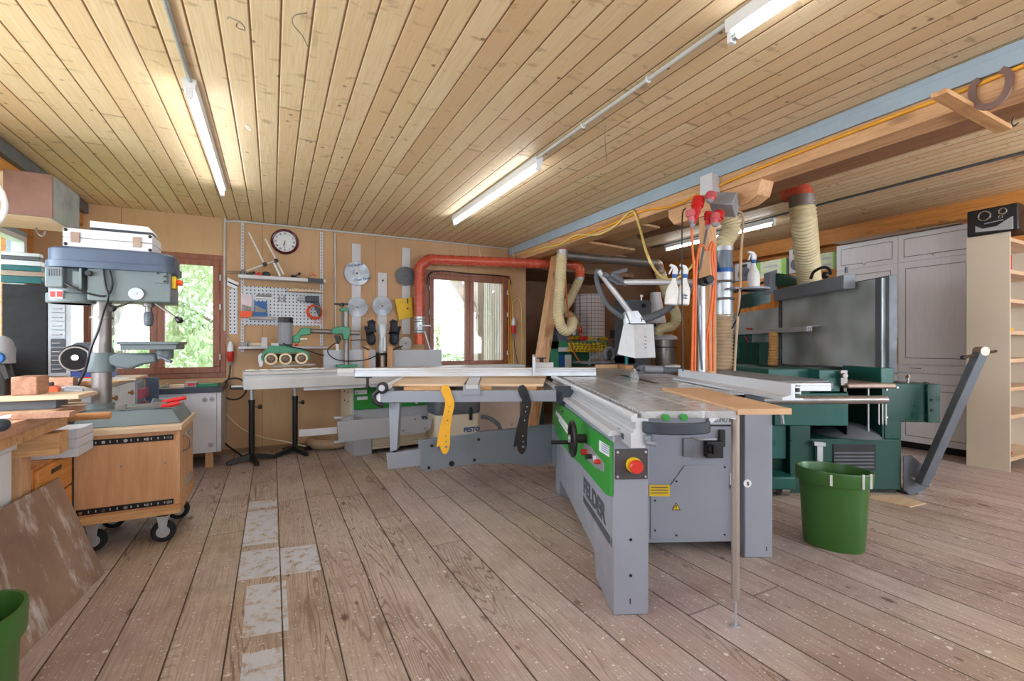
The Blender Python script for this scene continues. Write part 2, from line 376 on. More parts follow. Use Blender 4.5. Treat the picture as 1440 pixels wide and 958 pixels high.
M['tube'] = emis('lit_tube', (246,250,255), TUBE)
def glass(name, tint=(1,1,1,1), f=.07):
    t = NT(name); o = t.t.nodes['Material Output']
    tr = t.n('ShaderNodeBsdfTransparent', {0: tint}); gl = t.n('ShaderNodeBsdfGlossy', {0: (1,1,1,1), 'Roughness': .03})
    mx = t.n('ShaderNodeMixShader', {0: f, 1: tr, 2: gl}); t.t.links.new(mx.outputs[0], o.inputs[0]); return t.m
M['glass'] = glass('window_glass')
# ================================================================== THE SHELL
XL, XR, YB, YR = -1.95, 6.95, 5.8, -2.25
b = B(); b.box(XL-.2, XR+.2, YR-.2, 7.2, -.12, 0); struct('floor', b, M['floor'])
b = B(); b.box(-1.7, 2.95, YR-.1, YB+.1, 2.52, 2.62); struct('ceiling', b, M['ceiling'])
b = B(); b.box(3.05, XR+.1, YR-.1, 7.1, 2.75, 2.85); struct('ceiling_right', b, M['ceiling'])
b = B(); b.box(XL-.1, -1.7, YR-.1, YB+.1, 2.46, 2.56); struct('ceiling_left', b, M['orangewood'])
def wall_y(name, x0, x1, y0, y1, z1, holes, m):
    """wall along X with rectangular holes (x0,x1,z0,z1)"""
    b = B(); x = x0
    for h in sorted(holes):
        b.box(x, h[0], y0, y1, 0, z1); b.box(h[0], h[1], y0, y1, 0, h[2]); b.box(h[0], h[1], y0, y1, h[3], z1); x = h[1]
    b.box(x, x1, y0, y1, 0, z1); return struct(name, b, m)
def wall_x(name, y0, y1, x0, x1, z1, holes, m):
    b = B(); y = y0
    for h in sorted(holes):
        b.box(x0, x1, y, h[0], 0, z1); b.box(x0, x1, h[0], h[1], 0, h[2]); b.box(x0, x1, h[0], h[1], h[3], z1); y = h[1]
    b.box(x0, x1, y, y1, 0, z1); return struct(name, b, m)
W1 = (-1.62, -.44, .82, 2.12); W2 = (1.74, 2.97, .84, 2.14)
wall_y('wall_back', XL-.15, 3.23, YB, YB+.16, 2.7, [W1, W2], M['wall'])
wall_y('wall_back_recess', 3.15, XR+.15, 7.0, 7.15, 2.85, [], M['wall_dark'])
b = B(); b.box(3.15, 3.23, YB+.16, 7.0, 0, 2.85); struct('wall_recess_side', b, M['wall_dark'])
WL = (4.25, 5.62, 1.0, 2.16); WL2 = (.6, 3.7, 1.0, 2.16)
wall_x('wall_left', YR-.1, YB, XL-.15, XL, 2.5, [WL, WL2], M['orangewood'])
wall_x('wall_right', YR-.1, 7.0, XR, XR+.15, 2.85, [], M['orangewood'])
R1 = (-1.2, 3.6, .9, 2.25); R2 = (3.95, 6.5, .9, 2.25)
wall_y('wall_rear', XL-.15, XR+.15, YR-.16, YR, 2.85, [R1, R2], M['plaster'])
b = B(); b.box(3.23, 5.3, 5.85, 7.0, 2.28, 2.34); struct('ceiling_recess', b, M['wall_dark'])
b = B(); b.box(2.95, 3.05, YR-.1, 7.1, 2.52, 2.85); struct('trim_1', b, M['pine'])
def window_y(name, x0, x1, z0, z1, y, n, mul=.1, facing=-1):
    """casement window with n sashes, in a wall along X"""
    b = B(); f = .055
    b.box(x0, x1, y-.01, y+.1, z0, z0+f); b.box(x0, x1, y-.01, y+.1, z1-f, z1); b.box(x0, x0+f, y-.01, y+.1, z0+f, z1-f); b.box(x1-f, x1, y-.01, y+.1, z0+f, z1-f)
    o = solo(name, b, M['redbrown'], None, None, bev=.003); o['kind'] = 'structure'
    xi0, xi1 = x0+f, x1-f; w = (xi1-xi0)/n
    for i in range(n):
        a, c = xi0+i*w, xi0+(i+1)*w; s = .062; b = B()
        b.box(a, c, y-.025, y+.04, z0+f, z0+f+s); b.box(a, c, y-.025, y+.04, z1-f-s, z1-f)
        b.box(a, a+s, y-.025, y+.04, z0+f+s, z1-f-s); b.box(c-s, c, y-.025, y+.04, z0+f+s, z1-f-s)
        sh = part('sash', b, M['redbrown'], o, bev=.004)
        g = B(); g.box(a+s-.005, c-s+.005, y+.005, y+.012, z0+f+s-.005, z1-f-s+.005); part('pane', g, M['glass'], sh, bev=0)
        for zz in (z0+.22, (z0+z1)/2+.1, z1-.24):
            if i in (0, n-1):
                h = B(); hx = a-.004 if i == 0 else c+.004; h.cyl((hx, y-.03, zz-.03), (hx, y-.03, zz+.03), .008); part('hinge', h, M['galv'], sh, bev=0)
    return o
window_y('window_1', *W1, YB, 2); window_y('window_2', *W2, YB, 2)
window_y('fill_window_4', *R1, YR-.1, 4); window_y('fill_window_5', *R2, YR-.1, 2)  # unseen rear windows, added to bring fill light into the room
def window_x(name, y0, y1, z0, z1, x, n):
    b = B(); f = .05
    b.box(x-.1, x+.02, y0, y1, z0, z0+f); b.box(x-.1, x+.02, y0, y1, z1-f, z1); b.box(x-.1, x+.02, y0, y0+f, z0+f, z1-f); b.box(x-.1, x+.02, y1-f, y1, z0+f, z1-f)
    o = solo(name, b, M['pcolor_blue'], None, None, bev=.003); o['kind'] = 'structure'
    w = (y1-y0-2*f)/n
    for i in range(n):
        a, c = y0+f+i*w, y0+f+(i+1)*w; s = .045; b = B()
        b.box(x-.05, x+.035, a, c, z0+f, z0+f+s); b.box(x-.05, x+.035, a, c, z1-f-s, z1-f); b.box(x-.05, x+.035, a, a+s, z0+f+s, z1-f-s); b.box(x-.05, x+.035, c-s, c, z0+f+s, z1-f-s)
        sh = part('sash', b, M['white'], o, bev=.003)
        g = B(); g.box(x-.01, x-.004, a+s-.004, c-s+.004, z0+f+s-.004, z1-f-s+.004); part('pane', g, M['glass'], sh, bev=0)
    return o
window_x('window_3', *WL, XL, 1); window_x('window_6', *WL2, XL, 3)
# beams and posts
b = B(); b.box(2.93, 3.10, YR, 4.2+1.55, 2.485, 2.517); b.box(2.93, 2.945, YR, 5.75, 2.415, 2.485)
struct('trim_2', b, M['pcolor_blue'], bev=.002)
b = B(); b.box(2.955, 3.13, YR, 5.79, 2.31, 2.484); struct('trim_3', b, M['pine'], bev=.004)
b = B(); b.box(3.32, 3.70, YR, 5.79, 2.43, 2.74); struct('trim_4', b, M['shadedpine'], bev=.004)  # dark strip beyond the beam: its shade is put into the wood colour
b = B(); b.box(-1.69, -1.56, YR, 5.79, 2.42, 2.51); struct('trim_5', b, M['darksteel'], bev=.003)
b = B(); b.box(-1.72, -1.60, YR, 5.79, 2.30, 2.418); struct('trim_6', b, M['orangewood'], bev=.003)
b = B(); b.prism([(2.02,2.31),(2.86,2.31),(2.86,2.24),(2.80,2.17),(2.14,2.17),(2.05,2.21)], 2.97, 3.11, 'x')
solo('bolster_beam', b, M['pine'], 'short thick timber bolster with shaped ends on top of the post', 'beam', bev=.006)
b = B(); b.box(2.98, 3.06, 2.453, 2.553, 0, 2.168); solo('timber_post', b, M['pinez'], 'square timber post hung with orange cables, carrying the long beam', 'post', bev=.004)
p0, p1 = P(757,520,y=5.0), P(785,350,y=5.0); b = B(); b.bar((p0.x-.13,5.0,0.0), (p1.x,5.0,2.3), .13, .14, (0,1,0))
solo('diagonal_brace', b, M['pinez'], 'slanting timber brace leaning beside the right-hand window', 'brace', bev=.004)
b = B(); b.box(6.78, 6.95, .5, 6.9, 2.55, 2.75); struct('trim_7', b, M['orangewood'], bev=.004)
b = B(); b.box(XL, 3.2, YB-.012, YB, 0, .05); struct('baseboard_back', b, M['wall_dark'])
# loose boards pushed up over the far end of the bench bay
for k, (x0, x1, y0, y1, z, rz) in enumerate([(3.15,3.9,4.3,5.6,2.34,.05), (3.2,4.3,4.9,5.5,2.375,-.08), (3.3,3.6,3.6,5.6,2.41,.02)]):
    b = B(); b.obox(((x0+x1)/2, (y0+y1)/2, z), (x1-x0, y1-y0, .025), (0, .02, rz))
    solo('plank', b, M['pine'], ['wide loose board lying highest, over the back bench bay', 'loose board lying crosswise under the ceiling of the bench bay', 'long narrow loose board beside the long timber beam'][[1,0,2][k]], 'board', bev=.002)
# ================================================================== LAMPS
def lamp(x, y0, y1, z, label, drop=.0):
    t = thing('fluorescent_lamp', label, 'ceiling light', (x, (y0+y1)/2, z), 'fluorescent battens')
    b = B(); b.prism([(x-.032,z),(x+.032,z),(x+.026,z-.05),(x-.026,z-.05)], y0, y1, 'y'); part('housing', b, M['white'], t)
    for y, s in ((y0, 1), (y1, -1)):
        b = B(); b.box(x-.016, x+.016, min(y, y+s*.02), max(y, y+s*.02), z-.095, z-.05); part('lamp_holder', b, M['white'], t)
    b = B(); b.cyl((x, y0+.02, z-.075), (x, y1-.02, z-.075), .0135, n=12); part('tube', b, M['tube'], t, bev=0)
    for y, s in ((y0+.02, 1), (y1-.02, -1)):
        b = B(); b.cyl((x, y, z-.075), (x, y+s*.02, z-.075), .0145, n=12); part('end_cap', b, M['galv'], t, bev=0)
    return t
lamp(-.375, 2.83, 4.6, 2.52, 'fluorescent batten on the pine ceiling nearest the left window')
lamp(1.70, 2.85, 4.6, 2.52, 'fluorescent batten at the far end of the long white ceiling conduit')
lamp(1.70, -.45, 1.30, 2.52, 'fluorescent batten cut off by the top edge, beyond it the long white conduit')
lamp(-.375, -1.6, .2, 2.52, 'unseen fluorescent batten added for fill, above and behind the viewer')  # out of view, added to light the room from behind
lamp(5.55, 3.6, 5.4, 2.75, 'fluorescent batten glowing low between the post and the ribbed duct in the right bay')
lamp(5.55, -.3, 1.42, 2.75, 'fluorescent batten cut off by the right edge of the picture, in the right bay')
def rod(name, pts, r, m, label, cat=None, group=None, sm=False, n=10):
    cat = cat or name.replace('_', ' ')
    b = B(); b.tube(spline(pts, 8) if sm else pts, r, n); return solo(name, b, m, label, cat, group, bev=0)
rod('conduit', [(-.37,-2.2,2.508), (-.37,2.83,2.508)], .011, M['galv'], 'grey conduit running along the ceiling to the left lamp', 'conduit')
t = thing('conduit', 'long white conduit between the two lamps over the sliding table', 'conduit', (1.7, 2, 2.5))
b = B(); b.cyl((1.68,1.30,2.507), (1.68,2.85,2.507), .011); part('pipe', b, M['conduit'], t, bev=0)
for y in (1.75, 2.3):
    b = B(); b.torus((1.68, y, 2.507), .014, .005, (0,1,0), 12, 6); part('clip', b, M['white'], t, bev=0)
rod('conduit', [(5.43,-2,2.735), (5.43,5.6,2.735)], .012, M['darksteel'], 'grey conduit across the right bay ceiling', 'conduit')
c = P(333,35,z=2.5); rod('wire_hook', [c+V(o) for o in ((.0,.02,.018),(.0,.0,-.01),(.03,-.03,-.03),(.02,-.07,-.03),(-.02,-.07,-.02),(-.03,-.05,-.015))], .0025, M['iron'], 'curled wire hook in the ceiling right of the left lamp conduit', 'hook', sm=True)
c = P(347,177,z=2.5); rod('wire_hook', [c+V(o) for o in ((.0,.02,.018),(.0,.0,-.01),(.02,-.02,-.03),(.02,-.05,-.03),(-.01,-.05,-.02))], .0025, M['white'], 'small pale hook in the ceiling beside the lit left tube', 'hook', sm=True)
rod('wire_hook', [P(432,18,z=2.512), P(414,22,z=2.50), P(412,34,z=2.495), P(425,50,z=2.495), P(433,66,z=2.505)], .002, M['iron'], 'thin bent wire on the ceiling above the clock', 'hook', sm=True)
rod('hanging_string', [P(851,176,z=2.52), P(851,200,z=2.44), P(853,228,z=2.35)], .0022, M['iron'], 'thin string hanging from the ceiling over the sliding table', 'string', sm=True)
# ================================================================== OUTDOORS
M['leaf'] = paint('pale_leaves', (184,204,164), .6, var=.2, scale=.8); M['leaf'].node_tree.nodes['Principled BSDF'].inputs['Transmission Weight'].default_value = 0
M['bark'] = paint('grey_bark', (120,108,92), .8, var=.2)
M['grass'] = paint('bright_meadow', (170,196,130), .9, var=.2, scale=.1)
b = B(); b.box(-30, 40, 7.3, 60, -3.2, -3.0); b.box(-30, XL-.3, -20, 7.3, -3.2, -3.0); struct('ground', b, M['grass'])
def tree(x, y, z0, h, r, n, label, seed):
    rnd = random.Random(seed); t = thing('leafy_tree', label, 'tree', (x, y, z0), 'trees outside the windows')
    b = B(); b.tube([(x,y,z0),(x+.1,y,z0+h*.4),(x-.1,y+.1,z0+h*.9)], [.12,.09,.03], 8)
    for k in range(7):
        a = rnd.random()*6.28; zz = z0+h*(.35+.5*rnd.random()); b.tube([(x,y,zz),(x+cos(a)*r*.5,y+sin(a)*r*.5,zz+.5),(x+cos(a)*r*.9,y+sin(a)*r*.8,zz+.9)], [.05,.03,.01], 6)
    part('trunk', b, M['bark'], t, bev=0); b = B(); cl = []
    for k in range(60):
        a = rnd.random()*6.28; q = sqrt(rnd.random())*r; cl.append(V((x+cos(a)*q, y+sin(a)*q*.8, z0+h*(.3+.75*rnd.random()))))
    for k in range(n):
        c = rnd.choice(cl)+V((rnd.gauss(0,.28), rnd.gauss(0,.28), rnd.gauss(0,.25))); s = .05+.05*rnd.random()
        R = Euler((rnd.random()*6, rnd.random()*6, rnd.random()*6)).to_matrix()
        b.add([c+R@V(p) for p in ((-s,0,0),(0,-s*.5,0),(s,0,0),(0,s*.5,.01))], [(0,1,2,3)])
    part('foliage', b, M['leaf'], t, bev=0, smooth=False); return t
tree(-2.6, 11.0, -3, 7.6, 1.7, 9000, 'pale green tree seen through the left pane of the left window', 1)
tree(-1.3, 14.5, -3, 8.6, 1.7, 9000, 'leafy tree seen through the right pane of the left window', 2)
tree(-4.6, 20, -3, 11, 3.6, 9000, 'tall pale tree in the distance behind the nearer leafy trees', 5)
tree(4.4, 13, -3, 4.9, 1.5, 5000, 'bush-like tree low in the left pane of the right window', 3)
tree(-6.6, 8.5, -3, 7, 1.8, 4000, 'tree beyond the far left window', 4)
b = B(); b.box(3.0, 3.14, 5.98, 7.2, -.5, 2.6)
for k in range(14): b.box(2.985, 3.0, 6.0+k*.085, 6.07+k*.085, -.5, 2.6)
M['weathered'] = wood('weathered_outdoor_cladding', (196,190,184), (150,142,134), 1, 2)
struct('wall_outside', b, M['weathered'])
b = B(); b.box(2.72, 2.82, 6.35, 6.45, -1, 2.6); struct('trim_8', b, M['weathered'])
b = B(); b.bar((2.2,7.2,2.9), (2.75,6.4,1.6), .1, .12); struct('trim_9', b, M['weathered'])
# ================================================================== MAIN PANEL SAW
M['sawgrey'] = paint('saw_grey_enamel', (143,148,160), .38, var=.03, scale=3)
M['sawdark'] = paint('saw_dark_grey_enamel', (122,130,140), .4, var=.05, scale=3)
M['green'] = flat('bright_green_enamel', (44,142,52), .4)
M['mgrey'] = paint('pale_grey_enamel', (176,179,186), .4, var=.03, scale=3)
M['alu'] = steel('anodised_aluminium', (208,212,218), .38, .12); M['alu'].node_tree.nodes['Principled BSDF'].inputs['Metallic'].default_value = .55
M['castiron'] = steel('planed_cast_iron', (200,203,208), .24, .4, .4)
M['navy'] = paint('dark_blue_grey_plastic', (52,60,72), .4)
M['mdf'] = paint('mdf_board', (204,166,128), .6, var=.06, scale=4)
M['ply'] = wood('pale_plywood', (214,188,158), (196,166,132), .6, 0)
M['yellow'] = paint('yellow_plastic', (232,170,44), .4)
M['red'] = paint('red_plastic', (196,34,32), .35, var=.05)
M['redblk'] = paint('emergency_red', (210,50,40), .3)
M['letter'] = paint('dark_grey_lettering', (72,76,84), .5)
M['inkblue'] = paint('blue_print', (50,84,140), .5)
M['ylab'] = paint('yellow_label', (226,186,30), .5)
M['bolt'] = paint('black_bolt', (18,18,20), .35)
SAW = (1.306, 1.571, radians(24.762))
frame(*SAW)
saw = thing('panel_saw', 'grey and green sliding table panel saw in the middle of the workshop floor', 'table saw', (.5, .9, 0))
b = B(); b.prism([(0,0),(.33,0),(.365,.12),(1.56,.135),(1.585,0),(1.76,0),(1.76,.79),(0,.785)], 0, .157, 'x')
ped = part('left_pedestal', b, M['sawgrey'], saw, bev=.006)
b = B(); b.box(.862,1.02,.497,1.76,0,.83); rp = part('right_pedestal', b, M['sawgrey'], saw, bev=.006)
b = B(); b.box(.158,.861,.55,1.7,.07,.84); cp = part('cabinet_body', b, M['sawgrey'], saw, bev=.004)
b = B(); b.box(.2,.86,.75,1.6,0,.069); part('plinth', b, M['black'], saw)
def bolts(pts, r, ax, parent, m=None, d=.004):
    for p in pts:
        b = B(); p = V(p); b.cyl(p+V(ax)*.0, p+V(ax)*d, r, n=12); part('bolt', b, m or M['bolt'], parent, bev=0)
bolts([(.077,0,.327), (.077,0,.172)], .006, (0,-1,0), ped)
for x, z, pr, yy in ((.075,.06,ped,0), (.985,.05,rp,.497)):
    b = B(); b.box(x-.002,x+.002,yy-.002,yy+.001,z-.011,z+.011); part('slot', b, M['bolt'], pr, bev=0)
# service cover on the recessed cabinet body
q = [P(*a, y=.548) for a in ((915,758),(915,697),(943,682),(963,654),(1024,654),(1024,758))]
b = B(); b.slab(q, (0,-.004,0)); cov = part('service_cover', b, M['sawgrey'], cp, bev=.001)
bolts([P(*a, y=.544) for a in ((951,677),(921,704),(1019,657),(921,746),(951,753),(1019,752))], .0055, (0,-1,0), cov)
b = B(); b.slab([P(*a, y=.543) for a in ((913,682),(942,682),(942,698),(913,698))], (0,-.002,0)); yl = part('warning_label', b, M['ylab'], cp, bev=0, label='yellow warning label')
for k in range(3):
    b = B(); b.slab([P(*a, y=.541) for a in ((915,685+4*k),(939,685+4*k),(939,686.2+4*k),(915,686.2+4*k))], (0,-.0006,0)); part('text_line', b, M['letter'], yl, bev=0)
b = B(); c = P(951,713,y=.543); b.slab([c+V((-.024,0,-.018)), c+V((.024,0,-.018)), c+V((0,0,.024))], (0,-.002,0)); tri = part('hazard_triangle', b, M['bolt'], cov, bev=0)
b = B(); c = P(951,713,y=.5405); b.slab([c+V((-.018,0,-.0145)), c+V((.018,0,-.0145)), c+V((0,0,.018))], (0,-.0006,0)); b.k = 1
b.add([c+V(v) for v in ((-.003,-.0012,.010),(.004,-.0012,.010),(.001,-.0012,.0),(.005,-.0012,.0),(-.002,-.0012,-.012),(-.0005,-.0012,-.002),(-.005,-.0012,-.002))], [(0,1,2,5,6),(2,3,4,5),(0,2,5,6)])
part('hazard_symbol', b, [M['ylab'], M['bolt']], cov, bev=0)
b = B(); b.slab([P(*a, y=.548) for a in ((960,616),(975,616),(975,642),(960,642))], (0,-.01,0)); part('socket_flap', b, M['sawdark'], cp, bev=.004)
b = B(); b.slab([P(*a, y=.548) for a in ((989,619),(1012,619),(1012,642),(989,642))], (0,-.045,0)); sw = part('main_switch', b, M['black'], cp, bev=.004)
b = B(); c = P(1000,631,y=.503); b.cyl(c, c+V((0,-.025,0)), .026); b.box(c.x-.006,c.x+.006,c.y-.04,c.y-.02,c.z-.024,c.z+.024); part('switch_knob', b, M['blackrub'], sw)
b = B(); b.slab([P(*a, y=.548) for a in ((1010,604),(1018,604),(1018,628),(1010,628))], (0,-.02,0)); part('latch', b, M['black'], cp, bev=.004)
c = P(975,616,y=.54); b = B(); b.tube([c, c+V((.03,-.02,-.005)), c+V((.12,-.02,-.005))], .007, 8); part('cable_gland', b, M['galv'], cp, bev=0)
b = B(); b.slab([P(*a, y=.547) for a in ((995,586),(1035,586),(1035,597),(995,597))], (0,-.003,0)); pl = part('name_strip', b, M['galv'], cp, bev=0)
b = B(); b.slab([P(*a, y=.547) for a in ((995,597.5),(1035,597.5),(1035,599.5),(995,599.5))], (0,-.004,0)); part('black_line', b, M['bolt'], cp, bev=0)
text('BELLUNO 801', .042, P(995,594,y=.5425), (1,0,0), (0,0,1), M['letter'], pl, sx=.62)
b = B(); b.slab([P(*a, y=.547) for a in ((1026.5,665),(1035.5,665),(1035.5,687),(1026.5,687))], (0,-.002,0)); b.k = 1
c = P(1031,669,y=.543); b.cyl(c, c+V((0,-.002,0)), .010); b.k = 2; b.slab([P(*a, y=.5445) for a in ((1026.5,682),(1035.5,682),(1035.5,687),(1026.5,687))], (0,-.001,0))
part('sticker', b, [M['white'], M['bolt'], M['inkblue']], cp, bev=0)
c = P(1051,680,y=.4955); b = B(); b.cyl(c, c+V((0,-.002,0)), .022, n=24); st = part('round_sticker', b, M['white'], rp, bev=0)
text('S', .026, c+V((-.004,-.0025,-.010)), (1,0,0), (0,0,1), M['bolt'], st, off=.0012)
# front control box with emergency stop
b = B(); b.box(.008,.15,-.008,0,.59,.72); cb = part('stop_switch_plate', b, paint('brown_black_plate', (70,66,68), .5), ped)
bolts([(.018,-.008,.602),(.14,-.008,.602),(.018,-.008,.708),(.14,-.008,.708)], .0055, (0,-1,0), cb, M['galv'])
b = B(); b.cyl((.085,-.009,.655),(.085,-.03,.655),.033); es = part('yellow_collar', b, M['ylab'], cb)
b = B(); b.lathe((.088,-.03,.653), [(.024,0),(.029,.012),(.029,.022),(.024,.028)], 24, (0,-1,0)); part('emergency_button', b, M['redblk'], es, bev=0)
# green side panel
top = [(862,622),(846,610),(830,599),(812,584),(795,572),(780,560)]; bot = [(779,600),(786,612),(795,627),(806,641),(818,652),(832,667),(846,684),(856,695),(862,698)]
b = B(); b.slab([P(*a, x=-.0005) for a in top+bot], (-.014,0,0)); gp = part('green_panel', b, M['green'], ped, bev=0, smooth=False)
q = [P(*a, x=-.0155) for a in ((822,622),(832,629),(850,652),(850,664),(838,658),(826,646),(820,634))]
b = B(); b.slab(q, (-.003,0,0)); ct = part('control_panel', b, M['galv'], gp, bev=.001)
for px, py, m, r in ((824.5,636,'redblk',.016), (832,642,'black',.012), (837.5,645,'white',.014), (844,649.5,'redblk',.011)):
    b = B(); c = P(px,py,x=-.019); b.cyl(c, c+V((-.028 if m != 'white' else -.01,0,0)), r, n=14); part('control_button', b, M[m], ct, bev=.001)
b = B(); b.slab([P(*a, x=-.0155) for a in ((843,619),(857,628),(857,643),(843,634))], (-.002,0,0)); lb = part('instruction_label', b, M['white'], gp, bev=0)
for k in range(4):
    b = B(); b.slab([P(*a, x=-.018) for a in ((846,623+3*k),(856,629+3*k),(856,630+3*k),(846,624+3*k))], (-.0006,0,0)); part('text_line', b, M['inkblue'], lb, bev=0)
b = B(); b.slab([P(*a, x=-.0155) for a in ((783,577),(805,607),(804,612),(782,582))], (-.004,0,0)); b.slab([P(*a, x=-.0155) for a in ((786,588),(803,613),(802,616),(786,592))], (-.003,0,0))
part('scale_strip', b, M['white'], gp, bev=0)
# handwheel
c = P(805,617,x=-.09); b = B(); b.torus(c, .088, .012, (1,0,0), 32, 8); b.cyl(c+V((-.012,0,0)), c+V((.075,0,0)), .024)
for k in range(3):
    a = k*2.094; b.bar(c, c+V((0, cos(a)*.086, sin(a)*.086)), .014, .018, (1,0,0))
hw = part('handwheel', b, M['black'], ped)
b = B(); b.cyl(c+V((-.0, .075,-.035)), c+V((-.105,.075,-.035)), .0115); part('crank_grip', b, M['blackrub'], hw)
b = B(); b.cyl(c+V((-.012,0,0)), c+V((-.022,0,0)), .02); part('hub_cap', b, M['galv'], hw)
# big name on the side
text('FELDER', .118, (-.0015,.632,.338), (0,-1,0.015), (0,0,1), M['letter'], ped, 'name_lettering', off=.0055, sx=1.27, ext=.0006)
b = B(); b.slab([(-.001,.632,.312),(-.001,.02,.322),(-.001,.02,.285),(-.001,.632,.276)], (-.0012,0,0)); part('name_underline', b, M['letter'], ped, bev=0)
text('.5', .05, (-.003,.05,.288), (0,-1,0), (0,0,1), M['sawgrey'], ped, 'model_lettering')
# fixed rail strip and aluminium rail with the sliding carriage
b = B(); b.prism([(-.02,.775),(.09,.775),(.09,.80),(-.008,.80)], .0, 2.0, 'y'); part('rail_support', b, M['alu'], saw)
prof = [(.038,.752),(.098,.752),(.098,.815),(.110,.815),(.110,.872),(.064,.872),(.064,.892),(.05,.892),(.040,.875),(.040,.856),(.056,.856),(.058,.832),(.050,.828),(.050,.815),(.038,.812)]
b = B(); b.prism(prof, -.13, 2.35, 'y'); rl = part('sliding_rail', b, M['alu'], saw, bev=.0015)
text('You', .055, P(869,609,x=.0365)+V((0,0,-.012)), (0,-1,-.0), (0,.0,1), M['bolt'], rl, 'handwriting', sx=1.0)
b = B(); c = V((.098,-.135,.79)); b.cyl(c, c+V((.02,-.012,0)), .02); b.cyl(c+V((.0,-.01,-.012)), c+V((.03,-.035,-.012)), .012); part('rail_stop', b, M['sawdark'], rl)
b = B(); b.box(.082,.332,-.13,2.35,.872,.9); b.box(.345,.472,-.135,2.35,.872,.9); tb = part('sliding_table', b, M['castiron'], saw, bev=.001)
b = B(); b.box(.332,.345,-.13,2.35,.872,.9008); part('slot_edge', b, M['alu'], tb, bev=0)
pts = []
for i in range(17):
    a = pi+pi*i/16; pts.append((.223+.140*cos(a), -.130+.072*sin(a)))
inner = [(.223+.118*cos(pi+pi*i/16), -.130+.050*sin(pi+pi*i/16)) for i in range(17)][::-1]
b = B(); b.prism(pts+inner, .815, .862, 'z'); b.box(.09,.355,-.134,-.12,.815,.83); en = part('end_handle', b, M['navy'], tb, bev=.006)
for px in (935.5, 960.5):
    b = B(); c = P(px,582,y=-.134); b.cyl((c.x,-.131,.877), (c.x,-.150,.877), .0145); part('green_knob', b, M['green'], en, label='round green push button')
b = B(); b.prism([(.36,.898),(.47,.898),(.47,.862),(.43,.875),(.39,.866),(.36,.84)], -.134, -.12, 'y'); part('end_plate', b, M['alu'], tb)
b = B(); b.box(.474,1.10,.78,2.42,.862,.9); mt = part('machine_table', b, M['castiron'], saw, bev=.002)
b = B(); b.box(.60,.66,1.2,2.1,.9001,.9008); part('blade_slot', b, M['black'], mt, bev=0)
c = V((.615,1.66,.845)); b = B(); R = .13; b.cyl(c+V((-.0015,0,0)), c+V((.0015,0,0)), R, n=60)
for k in range(48):
    a = 2*pi*k/48; p = c+V((0,cos(a)*R,sin(a)*R)); b.obox(p, (.0042,.008,.006), (a,0,0))
part('saw_blade', b, M['chrome'], saw, bev=0)
b = B(); b.box(.2,1.08,.9,1.7,.835,.862); part('table_carrier', b, M['sawdark'], saw)
# extension table with rounded grey moulding on the right
b = B(); b.prism(rrect(1.32,1.80,1.0,2.42,.10), .872, .915, 'z'); b.prism(rrect(1.34,1.78,1.02,2.40,.09), .915, .93, 'z'); part('extension_table', b, M['sawdark'], saw, bev=.006)
# round guide bar for the rip fence
b = B(); b.cyl((.95,.80,.828), (1.93,.80,.828), .026, n=24); b.ball((1.93,.80,.828), (.018,.026,.026), 20, 10); part('guide_bar', b, M['iron'], saw, bev=0)
b = B(); b.box(1.02,1.14,.77,.84,.79,.868); b.box(.9,1.28,.86,.95,.80,.862); part('bar_bracket', b, M['navy'], saw)
c = P(1099,596,y=.56); b = B(); b.tube(spline([(1.02,.52,.80),(1.05,.48,.79),(1.055,.47,.74)],5), .014, 8); part('hose_hook', b, M['sawdark'], saw, bev=0)
# rip fence
rf = thing('rip_fence', 'long low aluminium rip fence lying on the right half of the saw table', 'fence', (.9, .8, .9))
b = B(); b.prism([(.862,.9035),(.965,.9035),(.965,.914),(.925,.914),(.925,.985),(.905,.985),(.905,.93),(.862,.918)], .17, 1.5, 'y'); part('fence_profile', b, M['alu'], rf)
b = B()
for z0, z1 in ((.935,.943),(.962,.970)): b.box(.926,.955,.17,1.45,z0,z1)
b.box(.95,.956,.17,1.45,.93,.975); part('slotted_back', b, M['alu'], rf)
b = B(); b.box(.96,1.42,.585,.70,.935,.95); b.box(.96,1.42,.585,.60,.905,.935); hp = part('fence_head', b, M['alu'], rf)
b = B(); b.cyl((1.16,.584,.925),(1.16,.565,.925),.012); part('lock_knob', b, M['black'], hp)
# MDF board and its prop
b = B(); b.slab([(.474,-.142,.885),(.700,-.142,.885),(.742,.76,.885),(.50,.76,.885)], (0,0,.025)); solo('mdf_board', b, M['mdf'], 'narrow brown fibreboard lying lengthwise on the right edge of the saw table', 'board', bev=.001)
t = thing('prop_stand', 'thin steel telescopic prop holding up the near end of the brown fibreboard', 'prop', (.487,-.10,0))
b = B(); b.cyl((.487,-.10,.115), (.487,-.10,.884), .0165, n=20); part('outer_tube', b, steel('prop_steel', (176,168,160), .38, .05, .7), t, bev=.001)
b = B(); b.cyl((.487,-.10,.006), (.487,-.10,.115), .005); part('inner_rod', b, M['galv'], t, bev=0)
b = B(); b.cyl((.487,-.10,0), (.487,-.10,.007), .017); part('foot', b, M['galv'], t)
